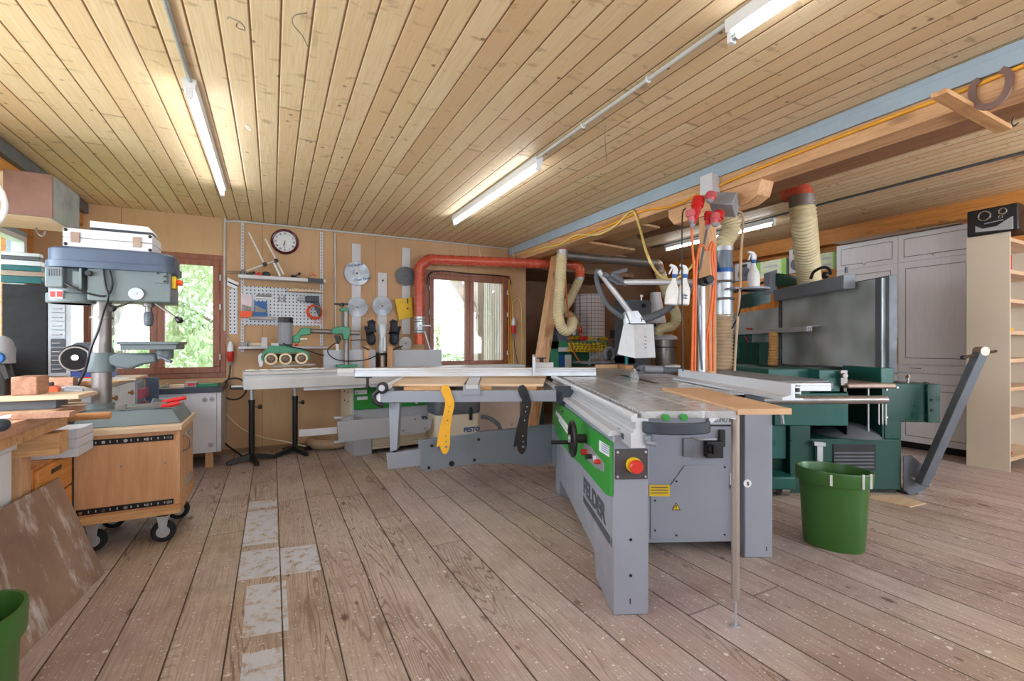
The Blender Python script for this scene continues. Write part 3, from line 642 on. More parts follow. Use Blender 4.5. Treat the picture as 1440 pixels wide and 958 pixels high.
# crosscut fence with stop
cf = thing('crosscut_fence', 'long slim aluminium crosscut fence reaching left across the outrigger table', 'fence', (-.7, 1.95, .9))
b = B(); b.prism([(1.93,.905),(1.99,.905),(1.99,.975),(1.935,.975),(1.93,.958),(1.937,.954),(1.937,.942),(1.93,.938)], -1.66, .37, 'x'); part('fence_profile', b, M['alu'], cf)
b = B(); b.prism([(1.925,.91),(1.992,.91),(1.992,.972),(1.925,.972)], -1.80, -1.66, 'x'); b.box(-1.80,-1.66,1.915,1.925,.935,.94); part('end_sleeve', b, M['conduit'], cf, bev=.004)
c = P(517,545,y=1.9); b = B(); b.cyl((c.x,1.9,.82),(c.x,1.9,.90),.011); b.cyl((c.x,1.9,.81),(c.x,1.9,.825),.02); b.box(c.x-.1,c.x+.03,1.88,1.93,.895,.905); part('clamp_screw', b, M['black'], cf)
c = P(751,526,y=1.91); b = B(); b.box(c.x-.014,c.x+.006,1.86,1.925,.91,1.06); b.cyl((c.x-.014,1.89,1.06),(c.x+.006,1.89,1.06),.03); part('flip_stop', b, M['galv'], cf)
b = B(); b.box(c.x+.01,c.x+.17,1.94,2.0,.975,1.02); sb = part('stop_carriage', b, M['conduit'], cf, bev=.004)
b = B(); b.cyl((c.x+.07,1.97,1.02),(c.x+.07,1.97,1.06),.018); b.box(c.x+.03,c.x+.11,1.96,1.98,1.05,1.062); part('lock_knob', b, M['black'], sb)
# outrigger table
ot = thing('outrigger_table', 'outrigger table with pale boards left of the panel saw, carried by the grey swing arm', 'table', (-.7,1.8,.4))
b = B(); b.box(-1.30,-.02,1.27,1.31,.768,.848); b.box(-1.30,-1.22,1.31,2.28,.80,.86); b.box(-1.28,-.02,2.25,2.29,.79,.86); b.box(-.08,-.02,1.3,2.28,.80,.86); fr = part('frame', b, M['sawgrey'], ot, bev=.004)
b = B(); b.prism([(-1.32,.775),(-1.29,.765),(-1.29,.852),(-1.32,.842)], 1.265, 1.315, 'y'); part('beam_end', b, M['white'], fr)
def quadboard(pp, z, t_, m, name):
    b = B(); b.slab([P(*a, z=z) for a in pp], (0,0,-t_)); return part(name, b, m, ot, bev=.001)
quadboard([(549,540),(652,540),(661,528.5),(572,529.5)], .888, .018, M['ply'], 'tabletop_board')
quadboard([(674,540),(764,540),(768,529),(678,529)], .888, .018, M['ply'], 'tabletop_board')
quadboard([(655,541),(672,541),(677,528),(661,528)], .893, .03, M['alu'], 'middle_profile')
quadboard([(541,541),(548,541),(571,529),(566,529)], .893, .03, M['white'], 'side_profile')
for q in ((-1.14,-.88,1.315,1.42),(-.62,-.52,1.315,1.45),(-.28,-.2,1.315,1.45)):
    b = B(); b.box(*q,.848,.87); part('packing_block', b, M['pinex'], ot)
b = B(); b.box(-.72,-.6,1.255,1.27,.82,.89); part('fence_clamp', b, M['sawgrey'], ot)
c = P(537,546,y=1.25); b = B(); b.cyl(c, c+V((0,.05,0)), .04, n=20); kn = part('pivot_knob', b, M['black'], ot, bev=.006)
b = B(); b.cyl(c+V((0,-.004,0)), c, .022, n=16); part('knob_cap', b, M['galv'], kn)
b = B(); b.tube(spline([P(533,549,y=1.26), P(526,556,y=1.26), P(528,566,y=1.26), P(540,571,y=1.26)],6), [.016]*19, 10); part('curved_lever', b, M['black'], ot, bev=0)
b = B(); b.box(-.07,.065,1.27,1.34,.752,.875); b.cyl((.0,1.3,.70),(.0,1.3,.76),.012); b.cyl((.0,1.3,.69),(.0,1.3,.702),.024); part('table_clamp', b, M['navy'], ot, bev=.004)
b = B(); b.prism([(-1.245,.80),(-1.165,.80),(-1.185,.43),(-1.235,.415)], 1.315, 1.40, 'y'); part('strut', b, M['sawgrey'], ot, bev=.004)
b = B(); b.cyl((-1.21,1.35,.36),(-1.21,1.35,.43),.014); part('strut_pin', b, M['black'], ot)
# swing arm
p0, p1 = V((-1.05,1.38,0)), V((-.03,1.76,0)); d = (p1-p0).normalized(); nrm = V((d.y,-d.x,0))
def ap(s, z): return (p0+(p1-p0)*s)*1+V((0,0,z))
arm = thing('swing_arm', 'dark grey swinging support arm between the saw body and the outrigger leg', 'support arm', (-.5,1.4,.25))
def AQ(px, py):
    o = FR.inverted() @ CAM; r0 = P(px,py,d=1)-o; return o+r0*((p0-o).dot(nrm)/r0.dot(nrm))
edge = [(0,.522),(1,.522),(1,.215),(.93,.195),(.85,.18),(.75,.205),(.62,.26),(.45,.29),(.30,.30),(.1,.315),(0,.318),(-.012,.33),(-.012,.51)]
edge = [(590,620),(680,608.5),(779,597),(779,649.5),(765,654),(752,656),(731,654),(709.6,652),(673,652),(636.5,657),(600,664),(590,659)]
b = B(); b.slab([AQ(*e) for e in edge], -nrm*.05); pla = part('arm_plate', b, M['sawdark'], arm, bev=.004)
for px, py, r in ((607,627,.011),(603,658,.011),(673,618,.011),(667,647,.011),(635,652,.02)):
    # project pixel onto the plate plane
    o = FR.inverted() @ CAM; r0 = P(px,py,d=1)-o; tt = (p0-o).dot(nrm)/r0.dot(nrm); c = o+r0*tt
    b = B(); b.cyl(c, c+nrm*.006, r, n=14); part('bolt', b, M['bolt'], pla, bev=0)
b = B(); b.slab([AQ(544,638.5), AQ(592,631.5), AQ(592,655.5), AQ(546.5,660.5)], -nrm*.04); part('inner_arm', b, M['sawgrey'], arm, bev=.004)
b = B(); b.box(-.03,.0,1.70,1.78,.2,.53); part('hinge_bracket', b, M['sawdark'], arm)
# push sticks on the outrigger beam
def push_stick(px, name, m, label, flip=0):
    def Q(x, y): return P(px+x, y, y=1.262)
    pts = [(3,541),(-3,543),(-5,548),(-3,555),(1,562),(1,570),(-2,585),(-6,600),(-9,615),(-11,629),(-6,627),(-5,633),(-2,638),(2,639),(6,634),(8,626),(8,615),(9,600),(11,585),(14,572),(14,565),(11,556),(8,546)]
    b = B(); b.slab([Q(x-5, y) for x, y in pts], (0,-.008,0)); t = solo(name, b, m, label, 'push stick', 'push sticks', bev=.002); 
    for x, y in ((3,572),(1,579),(-0.5,591),(-3,613)): 
        c = Q(x, y); bb = B(); bb.cyl(c+V((0,-.0085,0)), c+V((0,-.0095,0)), .004, n=10); part('hole', bb, M['bolt'] if m != M['bolt'] else M['white'], t, bev=0)
    for y, r in ((621,.006),(628,.009)): 
        c = Q(-2.5, y); bb = B(); bb.cyl(c+V((0,-.0085,0)), c+V((0,-.0095,0)), r, n=12); part('hole', bb, M['sawdark'], t, bev=0)
    return t
push_stick(630, 'push_stick', M['yellow'], 'yellow push stick hanging from the outrigger beam')
push_stick(738, 'push_stick', M['bolt'], 'black push stick hanging from the outrigger beam')
# overhead guard: pole, cross tube, slanting tube, hood
og = thing('saw_guard', 'overhead saw guard with white hood, slanting tube and steel pole', 'saw guard', (1.2,1.28,.78))
PY = 1.28; ptop = P(987,397,y=PY); b = B(); b.box(1.10,ptop.x,PY-.04,PY+.04,.84,.88); part('pole_bracket', b, M['darksteel'], og); b = B(); b.cyl((ptop.x,PY,.78),(ptop.x,PY,ptop.z+.0),.027,n=20); part('pole', b, M['galv'], og, bev=.001)
b = B(); b.cyl(ptop+V((0,-.05,0)), ptop+V((0,.04,0)), .034, n=8); b.cyl(ptop+V((.02,-.09,.01)), ptop+V((.02,-.05,.01)), .03, n=8); part('pole_clamp', b, M['black'], og, bev=.003)
l = P(872,397,y=1.56); r = P(1004,397,y=PY-.02); b = B(); b.cyl(l, r, .021, n=18); part('cross_tube', b, M['alu'], og, bev=.001)
c = P(865,392,y=1.58); b = B(); b.obox(c, (.09,.06,.07), (.2,.5,.1)); b.cyl(c+V((-.04,-.04,.03)), c+V((.08,-.03,-.05)), .022); b.obox(c+V((.03,-.03,.05)), (.12,.03,.03), (0,-.3,.2)); b.obox(c+V((-.06,0,.02)), (.07,.04,.03), (0,.5,0)); part('tube_clamp', b, M['darksteel'], og, bev=.004)
a, e = P(842,381,y=1.62), P(893,449,y=1.62); b = B(); b.tube([a, e], .021, 18); part('slanting_tube', b, M['alu'], og, bev=.001)
b = B(); b.tube(spline([P(841,379,y=1.62), P(839,392,y=1.66), P(844,410,y=1.68), P(855,430,y=1.68), P(872,444,y=1.68), P(882,448,y=1.68)],6), .019, 12); part('guard_hose', b, M['darksteel'], og, bev=0)
b = B(); q0 = [P(*a, y=1.60) for a in ((881,438),(897,437),(909,455),(887,455))]; b.slab(q0, (0,.08,0)); b.slab([P(*a, y=1.62) for a in ((879,440),(886,454),(880,456))], (0,.06,0)); part('hood_neck', b, M['alu'], og)
top, bt = [], []
ct_, cb_ = V((.64,1.64,1.339)), V((.64,1.64,1.07))
tl, tc, tr = P(877,455,y=1.66), P(891,457,y=1.56), P(919,456,y=1.64)
bl, bc, br = P(868,498,y=1.66), P(893,504,y=1.54), P(922,503,y=1.64)
tb_, bb_ = tl+(tr-tc), bl+(br-bc)
b = B(); b.add([tl,tc,tr,tb_,bl,bc,br,bb_], [(0,1,2,3),(0,4,5,1),(1,5,6,2),(2,6,7,3),(3,7,4,0)]); hood = part('hood', b, paint('white_hood_metal', (206,212,216), .3, .0, var=.04), og, bev=.002)
for k in range(8):
    c = P(907+(k%2)*2+(k//2%2)*.5, 474+(k//2)*5, y=1.575); b = B(); b.obox(c, (.009,.003,.004), (0,.4,.55)); part('vent_mark', b, M['bolt'], hood, bev=0)
# ================================================================== GREEN PLANER THICKNESSER
M['dgreen'] = paint('dark_green_enamel', (14,68,58), .35, var=.06, scale=3)
M['mgreen'] = paint('mid_green_enamel', (24,88,80), .35, var=.06, scale=3)
_t = NT('planer_table_steel'); _o = _t.obj(); M['plate'] = _t.out(_t.ramp(_t.noise(_o, 2.4, 2, .4), [(.3, lin((146,154,150))), (.5, lin((190,200,200))), (.7, lin((216,226,232)))]), .3, .35)
M['browniron'] = steel('brownish_machined_iron', (170,150,136), .4, .4, .6)
M['bin'] = flat('bin_green_plastic', (54,100,40), .33)
M['cream_hose'] = paint('cream_ribbed_hose', (214,200,160), .45, var=.08)
M['tan_hose'] = paint('tan_ribbed_hose', (178,152,122), .45, var=.1)
M['orangepipe'] = paint('orange_plastic_pipe', (222,96,52), .25, var=.05)
M['redpipe'] = paint('red_brown_plastic_pipe', (196,84,64), .25, var=.05)
GF = (4.377, 1.81, radians(29.167)); frame(*GF)
g = thing('planer_thicknesser', 'dark green planer thicknesser with both steel tables folded up on end', 'planer', (-.5,.6,0))
b = B(); b.box(-.72,0,0,1.1,.03,.43); base = part('base_cabinet', b, M['dgreen'], g, bev=.008)
b = B(); b.box(-.70,-.02,.03,1.05,0,.03); part('plinth', b, M['black'], g)
b = B(); b.slab([P(*a, y=-.001) for a in ((1171,625),(1231,625),(1231,662),(1171,662))], (0,-.006,0)); vt = part('vent_grille', b, M['black'], base)
for k in range(5):
    b = B(); b.slab([P(*a, y=-.008) for a in ((1173,636+5*k),(1229,636+5*k),(1229,638+5*k),(1173,638+5*k))], (0,-.004,0)); part('vent_slat', b, M['darksteel'], vt, bev=0)
b = B(); b.box(-.13,0,.0,.25,.43,.57); part('right_column', b, M['dgreen'], g, bev=.006)
b = B(); b.box(-.14,.2,.02,.30,.56,.865); ab = part('extraction_box', b, M['dgreen'], g, bev=.008)
b = B(); b.box(.2,.295,.0,.26,.56,.862); ab2 = part('box_end', b, M['dgreen'], g, bev=.004)
bolts([P(*a, y=-.001) for a in ((1311,563),(1311,577))], .012, (0,-1,0), ab2)
bolts([P(*a, y=.018) for a in ((1247,548),(1303,549),(1303,585),(1247,587),(1262,545))], .008, (0,-1,0), ab, M['galv'])
b = B(); c = P(1277,540,y=.1); b.cyl(c, c+V((0,0,.05)), .008); b.cyl(c+V((0,0,.05)), c+V((0,0,.075)), .022, .008); part('depth_knob', b, M['chrome'], g)
for px in (1261, 1302):
    c = P(px,541,y=.1); b = B(); b.cyl(c, c+V((0,0,.02)), .018); part('cap_nut', b, M['black'], g)
b = B(); b.box(-.99,-.42,-.02,.7,.535,.79); hb = part('left_housing', b, M['mgreen'], g, bev=.006)
b = B(); b.box(-.42,-.41,.0,.7,.46,.80); b.box(-.41,-.14,.45,.47,.44,.86); part('machine_throat', b, M['black'], g)
b = B(); b.box(-.86,-.70,.0,.8,0,.80); part('left_column', b, M['dgreen'], g, bev=.006)
b = B(); b.box(-1.05,-.87,.03,.55,.26,.80); part('side_cover', b, M['mgreen'], g, bev=.006)
b = B(); b.box(-1.05,-.70,.1,.9,.05,.25); part('side_base', b, M['dgreen'], g, bev=.004)
b = B(); b.box(-1.12,-.88,-.12,.1,.06,.16); wl = part('wheel_cover', b, M['mgreen'], g, bev=.012)
b = B(); b.cyl((-.98,-.06,.055),(-.92,-.06,.055),.054,n=24); part('wheel', b, M['iron'], wl)
c = P(1195,612,y=.2); b = B(); b.lathe((c.x-.02,.22,.431), [(.26,0),(.24,.03),(.12,.08),(0.001,.10)], 28); part('fan_housing', b, M['darksteel'], g, bev=0)
b = B(); b.box(-.15,-.135,.0,.4,.43,.86); sp = part('slotted_side', b, M['dgreen'], g)
for px in (1235,1240,1245):
    b = B(); b.slab([P(*a, y=.0) for a in ((px,565),(px+1.6,565),(px+1.6,598),(px,596))], (0,-.004,0)); part('light_slot', b, M['conduit'], g, bev=0)
b = B(); b.cyl((-.22,.05,.44),(-.22,.05,.84),.008); part('spindle', b, M['galv'], g, bev=0)
b = B(); b.slab([P(*a, y=-.01) for a in ((1146,625),(1154,625),(1154,650),(1146,650))], (0,-.03,0)); b.slab([P(*a, y=-.02) for a in ((1142,620),(1158,622),(1158,627),(1142,626))], (0,-.03,0)); part('pedal_latch', b, M['galv'], g)
# thicknessing bed and mouth
b = B(); b.box(-.44,-.065,-.04,.72,.83,.87); part('thicknesser_bed', b, M['browniron'], g, bev=.012)
b = B(); b.box(-.75,-.06,.5,.9,.80,.97); part('mouth', b, M['black'], g)
b = B(); pts = [(-.42+.0022*k, .47+.018*cos(k*1.3), .93+.018*sin(k*1.3)) for k in range(150)]; b.tube(pts, .003, 5); part('feed_spring', b, M['iron'], g, bev=0)
b = B(); b.box(-.12,-.02,.05,.5,.865,.985); part('right_block', b, M['mgreen'], g, bev=.004)
b = B(); b.box(-.62,-.46,.02,.6,.80,.97); part('left_block', b, M['mgreen'], g, bev=.004)
b = B(); b.box(-.95,-.62,.15,1.2,.80,.97); part('drive_cover', b, M['mgreen'], g, bev=.004)
b = B(); b.bar((-.45,-.01,.85),(-.45,-.01,.97),.05,.01,(0,1,0)); b.cyl((-.47,-.03,.93),(-.47,-.06,.93),.02); part('table_latch', b, M['iron'], g)
# tilted-up tables
b = B(); b.box(-.05,.0,.136,1.60,.955,1.715); t1 = part('outfeed_table', b, M['plate'], g, bev=.002, label='large steel table standing on edge')
b = B(); b.box(-.02,.045,.10,1.58,.94,1.73); part('table_casting', b, M['darksteel'], g, bev=.004)
b = B(); b.box(-.056,-.045,.136,.20,.955,1.715); part('edge_lip', b, M['darksteel'], t1, bev=.001)
b = B(); b.box(-.05,.0,1.66,2.9,1.02,1.60); part('infeed_table', b, M['plate'], g, bev=.002)
b = B(); b.box(.0,.045,1.66,2.9,1.02,1.60); part('table_casting', b, M['iron'], g, bev=.004)
b = B(); b.box(-.04,-.02,1.60,1.66,.9,1.68); b.cyl((-.05,1.63,.9),(-.05,1.63,1.68),.02); part('cutter_block', b, M['black'], g)
b = B(); b.box(-.25,-.04,1.7,2.7,.78,1.2); part('rear_cover', b, M['dgreen'], g, bev=.006)
# cutter guard beam across the top, its handles and brackets
a, e = P(1193,390,x=-.16), P(1093,417,x=-.16)
b = B(); b.box(-.20,-.10,a.y,e.y,1.655,1.775); gb = part('bridge_guard', b, M['sawdark'], g, bev=.004)
c = P(1163,387,x=-.2); b = B(); b.cyl(c, c+V((-.03,0,0)), .032, n=14); part('guard_knob', b, M['black'], gb, bev=.004)
b = B(); b.tube(spline([P(1140,392,x=-.15), P(1145,382,x=-.15), P(1158,376,x=-.15), P(1166,379,x=-.15), P(1168,386,x=-.15)],6), .014, 8); part('guard_handle', b, M['black'], gb, bev=0)
b = B(); c = P(1190,379,x=-.15); b.cyl(c+V((0,0,-.03)), c+V((0,0,.02)), .012); part('guard_pin', b, M['darksteel'], gb)
b = B(); b.slab([P(*q, y=1.5) for q in ((1082,383),(1093,379),(1093,412),(1082,414))], (0,.12,0)); part('upright_bracket', b, M['sawgrey'], g)
b = B(); b.slab([P(*q, y=1.45) for q in ((1094,384),(1145,392),(1130,402),(1094,402))], (0,.3,0)); part('guard_arm_housing', b, M['dgreen'], g)
b = B(); b.slab([P(*q, y=1.9) for q in ((1058,412),(1084,401),(1084,425),(1058,432))], (0,.35,0)); hb2 = part('rear_hood', b, M['dgreen'], g)
b = B(); b.tube(spline([P(1060,408,y=1.9), P(1064,401,y=1.9), P(1077,397,y=1.9), P(1081,403,y=1.9)],6), .014, 8); part('rear_handle', b, M['black'], hb2, bev=0)
# fence rail across the folded tables
a, e = P(1142,461,x=-.22), P(1034,470,x=-.22)
b = B(); b.prism([(-.27,a.z-.035),(-.22,a.z-.035),(-.22,a.z+.01),(-.14,a.z+.018),(-.14,a.z+.024),(-.27,a.z+.012)], a.y, 3.0, 'y'); fl = part('planer_fence', b, M['alu'], g)
b = B()
for dx, dz in ((-.255,-.004),(-.236,-.004),(-.255,-.025),(-.236,-.025)): b.box(dx-.006,dx+.006,a.y-.002,a.y+.02,a.z+dz-.006,a.z+dz+.006)
part('fence_slots', b, M['black'], fl, bev=0, kind='stuff')
b = B(); b.slab([P(*q, y=2.3) for q in ((1035,471),(1076,468),(1076,480),(1060,484),(1035,482))], (0,.2,0)); b.slab([P(*q, y=2.2) for q in ((1036,483),(1072,483),(1072,504),(1036,504))], (0,.3,0)); part('fence_carrier', b, M['mgreen'], g)
b = B(); b.cyl(P(1050,462.5,y=2.25), P(1058,462.5,y=2.25), .012); b.tube([P(1047,473,y=2.2), P(1052,481,y=2.2), P(1050,492,y=2.2)], .010, 8); part('clamp_lever', b, M['red'], g, bev=0)
b = B(); b.hose([P(1087,467,y=1.25), P(1088,485,y=1.25), P(1087,505,y=1.25), P(1086,535,y=1.25)], .045, .03, .004, 16); part('square_hose', b, paint('orange_tan_hose', (206,158,96), .5), g, bev=0)
# lever for moving the machine
lv = thing('lifting_lever', 'long square steel lever with T-handle slanting up from a wheeled bracket', 'lever', (.1,.05,0))
a, e = P(1296,682,y=-.08), P(1380,494,y=-.22); b = B(); b.bar(a, e, .062, .062, (0,1,0)); part('lever_bar', b, M['darksteel'], lv, bev=.004)
d = (e-a).normalized(); c = P(1376,497,y=-.22)
b = B(); b.cyl(P(1353,503,y=-.30), P(1400,494,y=-.14), .011, n=12); b.ball(P(1354,503,y=-.30), .015); part('cross_handle', b, M['black'], lv, bev=0)
b = B(); b.cyl(e+V((0,-.03,.0)), e+V((0,.035,0)), .034, n=20); part('end_roller', b, M['browniron'], lv)
b = B(); 
for yy in (-.02, .10): b.slab([P(*q, y=yy) for q in ((1271,642),(1281,640),(1300,656),(1316,658),(1316,668),(1300,690),(1280,697),(1271,690))], (0,.008,0))
b.slab([P(*q, y=-.02) for q in ((1271,690),(1280,697),(1282,694),(1272,687))], (0,.12,0)); part('bracket', b, M['darksteel'], lv)
b = B(); c = P(1288,688,y=.04); b.cyl((c.x,.0,.035),(c.x,.09,.035),.035,n=20); part('roller', b, M['iron'], lv)
for q in ((1298,664),(1306,667),(1281,672),(1303,680)):
    c = P(*q, y=-.022); b = B(); b.cyl(c, c+V((0,-.03,0)), .009); part('bracket_bolt', b, M['galv'], lv)
frame()
# pale board lying on the floor beside the planer
b = B(); b.slab([P(*q, z=0.0005) for q in ((1225,697),(1265,697),(1302,709),(1280,714),(1222,702))], (0,0,.006)); solo('floor_offcut', b, M['ply'], 'thin pale board lying on the floor beside the green planer', 'board', bev=0)
# ================================================================== GREEN BINS
def oval_bin(cx, cy, ang, a, bb, h, label, name='bin_tub'):
    frame(cx, cy, ang); t = thing('waste_bin', label, 'bin', (0,0,0), 'green bins')
    def ring(s, z, n=48): return [(a*s*cos(2*pi*i/n), bb*s*sin(2*pi*i/n), z) for i in range(n)]
    prof = [(.80,0),(.83,.012),(.935,h-.075),(.96,h-.079),(1.025,h-.078),(1.035,h-.07),(1.05,h-.008),(1.035,h),(.975,h),(.95,h-.012),(.90,h-.08),(.78,.03),(.6,.02)]
    b = B(); n = 48; vs = []
    for s, z in prof: vs += ring(s, z)
    N = len(prof); b.add(vs, [(i*n+k, i*n+(k+1)%n, (i+1)*n+(k+1)%n, (i+1)*n+k) for i in range(N-1) for k in range(n)]+[list(range(n))[::-1], list(range((N-1)*n, N*n))])
    part('tub', b, M['bin'], t, bev=0); return t
c1, c2 = P(1121,656,z=.435), P(1232,672,z=.435)
mid = (c1+c2)/2; ax = c2-c1; ang = -atan2(ax.y, ax.x); ma = ax.length/2/1.03
rb = oval_bin(mid.x+.02, mid.y+.02, ang, ma, ma*.74, .45, 'green oval plastic bin standing on the floor in front of the green planer')
for k, (px, p0_, p1_) in enumerate(((1169,662,676),(1228,658,672),(1232,655,668))):
    yy = -ma*.77; c0, c1_ = P(px,p0_,y=yy) if k == 0 else P(px,p0_,x=ma*.99), None
    if k == 0:
        b = B(); b.box(c0.x-.006,c0.x+.006,-ma*.74*1.05-.003,-ma*.74*1.0,.378,.44); part('tape_strip', b, M['white'], rb, bev=0)
for yy_ in (-.09,-.05):
    xx_ = ma*1.04*sqrt(max(0, 1-(yy_/(ma*.74*1.04))**2)); frame(mid.x+.02, mid.y+.02, ang); b = B(); b.box(xx_-.005,xx_+.006,yy_-.008,yy_+.008,.375,.455); part('tape_strip', b, M['white'], rb, bev=.001)
frame()
frame(); lc = P(37,850,z=.45); oval_bin(lc.x-.125, lc.y-.05, radians(-80), .16, .125, .46, 'green plastic bin cut off in the bottom left corner, with plastic film inside')
frame(); t = B(); c = V((lc.x-.12, lc.y-.05, .30))
random.seed(3); vs = []
for i in range(9):
    for j in range(9):
        vs.append((c.x-.08+.020*i, c.y-.09+.023*j, .36+random.random()*.05))
t.add(vs, [(i*9+j,(i+1)*9+j,(i+1)*9+j+1,i*9+j+1) for i in range(8) for j in range(8)])
M['film'] = paint('crumpled_white_film', (222,226,230), .3); solo('plastic_film', t, M['film'], 'crumpled white plastic film lying in the bottom left green bin', 'plastic film', bev=0)
# ================================================================== RIGHT WALL: CUPBOARDS
def cab_white():
    t = NT('white_lacquered_spruce'); o = t.obj(); g_ = t.noise(t.map(o, (12,12,1.1)), 3, 5, .6, .5)
    return t.out(t.ramp(g_, [(.3, lin((238,240,248))), (.6, lin((246,247,252)))]), .4)
M['cab'] = cab_white()
t = thing('tall_cupboard', 'tall white cupboard wall with panelled doors behind the green planer', 'cupboard', (6.6,2.7,0))
b = B(); b.box(6.37,6.93,2.0,3.31,.08,2.42); part('carcass', b, M['cab'], t, bev=.003)
b = B(); b.box(6.42,6.9,2.02,3.29,0,.08); part('plinth', b, M['black'], t)
def door(y0, y1, z0, z1, name='door', panel=True, knob=None, handle=None, x=6.37):
    b = B(); b.box(x-.02,x,y0+.002,y1-.002,z0+.002,z1-.002); d = part(name, b, M['cab'], t, bev=.002)
    if panel:
        m_ = .075 if z1-z0 > .5 else .06; b = B(); b.box(x-.026,x-.02,y0+m_,y1-m_,z0+m_,z1-m_); part('raised_panel', b, M['cab'], d, bev=.004)
        b = B(); w = .006
        for q in ((y0+m_-w,y1-m_+w,z0+m_-w,z0+m_),(y0+m_-w,y1-m_+w,z1-m_,z1-m_+w),(y0+m_-w,y0+m_,z0+m_,z1-m_),(y1-m_,y1-m_+w,z0+m_,z1-m_)): b.box(x-.0208,x-.0195,*q)
        part('groove', b, M['darksteel'], d, bev=0)
    if knob:
        b = B(); b.lathe((x-.02,knob[0],knob[1]), [(.006,0),(.006,.012),(.014,.018),(.014,.026),(.001,.03)], 14, (-1,0,0)); part('knob', b, M['chrome'], d, bev=0)
    if handle:
        b = B(); b.tube([(x-.02,handle[0]-.05,handle[1]),(x-.04,handle[0]-.045,handle[1]),(x-.04,handle[0]+.045,handle[1]),(x-.02,handle[0]+.05,handle[1])], .004, 6); part('handle', b, M['iron'], d, bev=0)
    return d
for y0, y1 in ((2.66,3.31),(2.0,2.66)):
    door(y0, y1, 2.105, 2.42, knob=((y0+y1)/2+.0, 2.15))
door(2.66, 3.31, 1.24, 2.10); door(2.0, 2.66, .95, 2.10)
b = B(); b.box(6.349,6.36,2.70,3.27,.98,1.235); part('niche', b, M['wall_dark'], t)
door(2.66,3.31,.84,.955,'drawer',False,handle=(2.85,.91)); door(2.66,3.31,.08,.835)
door(2.0,2.66,.855,.945,'drawer',False,handle=(2.50,.91)); door(2.0,2.66,.74,.85,'drawer',False); door(2.0,2.66,.08,.735)
b = B(); q = P(1253,482,x=6.33), P(1261,511,x=6.33)
b.box(6.30,6.345,q[1].y-.0,q[0].y+.0,q[1].z,q[0].z); bk = solo('yellow_folder', b, M['ylab'], 'upright yellow folder in the niche of the tall cupboard', 'folder')
b = B(); b.box(6.26,6.345,2.74,2.95,.957,.985); solo('white_tray', b, M['white'], 'small pale tray under the yellow folder', 'tray')
b = B(); b.box(6.30,6.9,2.1,3.25,2.425,2.44); b.box(6.34,6.9,2.3,3.3,2.442,2.455); b.box(6.36,6.9,2.5,3.35,2.457,2.475); solo('flat_cardboard', b, paint('grey_brown_cardboard', (168,146,128), .8), 'flat grey-brown boards stacked on top of the white cupboards', 'cardboard', bev=0)
random.seed(5); b = B(); vs = []
for i in range(14):
    for j in range(6): vs.append((6.33+.05*j, 2.02+.05*i, 2.435+abs(sin(i*.9+j))*.03+random.random()*.035+.02*j*.4))
b.add([V(v) for v in vs], [(i*6+j,(i+1)*6+j,(i+1)*6+j+1,i*6+j+1) for i in range(13) for j in range(5)])
M['clearfilm'] = glass('clear_plastic_film', (.93,.94,.95,1), .3); solo('plastic_sheet', b, M['clearfilm'], 'crumpled clear plastic sheet on top of the white cupboards', 'plastic sheet', bev=0)
# shelf unit with the beige side
M['beige'] = paint('beige_melamine', (214,200,178), .5, var=.03, scale=2)
y0, y1 = 1.66, 1.96; t = thing('shelf_unit', 'tall beige shelf unit at the right edge, open towards the viewer', 'shelf', (6.4,1.8,0))
b = B(); b.box(6.0,6.02,y0,y1,.0,2.21); part('side_panel', b, M['beige'], t)
b = B(); b.box(6.9,6.92,y0,y1,0,2.21); part('side_panel', b, M['beige'], t)
b = B(); b.box(6.02,6.9,y1-.01,y1,.03,2.2); part('back_panel', b, M['white'], t)
SHZ = [.13, .52, .775, 1.04, 1.30, 1.594, 1.862, 2.157]
for z in SHZ:
    b = B(); b.box(6.02,6.9,y0+.0,y1-.01,z-.035,z); part('shelf_board', b, M['ply'], t)
frame()
b = B(); b.box(6.06,6.2,1.70,1.85,1.8625,2.02); b.box(6.06,6.14,1.70,1.80,2.02,2.07); solo('red_box', b, M['red'], 'red tool box on the upper shelf at the right edge', 'box', bev=.006)
b = B(); b.obox((6.12,1.75,1.625), (.12,.04,.05), (0,.05,.4)); b.cyl((6.05,1.74,1.612),(6.2,1.76,1.65),.012); solo('dark_tool', b, M['iron'], 'dark metal tool lying on the shelf below the red box', 'tool')
b = B(); b.box(6.06,6.2,1.69,1.8,1.3005,1.328); b.obox((6.13,1.73,1.34), (.13,.05,.02), (0,.1,.3)); solo('yellow_packet', b, M['yellow'], 'yellow packet lying on the middle shelf at the right edge', 'packet')
b = B(); b.obox((6.14,1.76,1.368), (.09,.05,.03), (0,0,-.2)); solo('blue_packet', b, M['inkblue'], 'small blue packet lying on the yellow packet', 'packet')
b = B(); b.obox((6.08,1.72,1.064), (.08,.06,.045), (0,0,.5)); b.ball((6.06,1.70,1.10), .02); solo('wood_offcut', b, M['pinex'], 'small wooden offcut on the shelf at the right edge', 'offcut')
b = B(); b.box(6.05,6.16,1.70,1.88,.1305,.46); solo('black_case', b, M['black'], 'tall black case standing on the lowest shelf at the right edge', 'case', bev=.01)
rod('cable', [(6.045,1.685,.135),(6.08,1.675,.17),(6.14,1.685,.16),(6.12,1.69,.135)], .003, M['red'], 'thin red cord on the lowest shelf at the right edge', 'cable', sm=True)
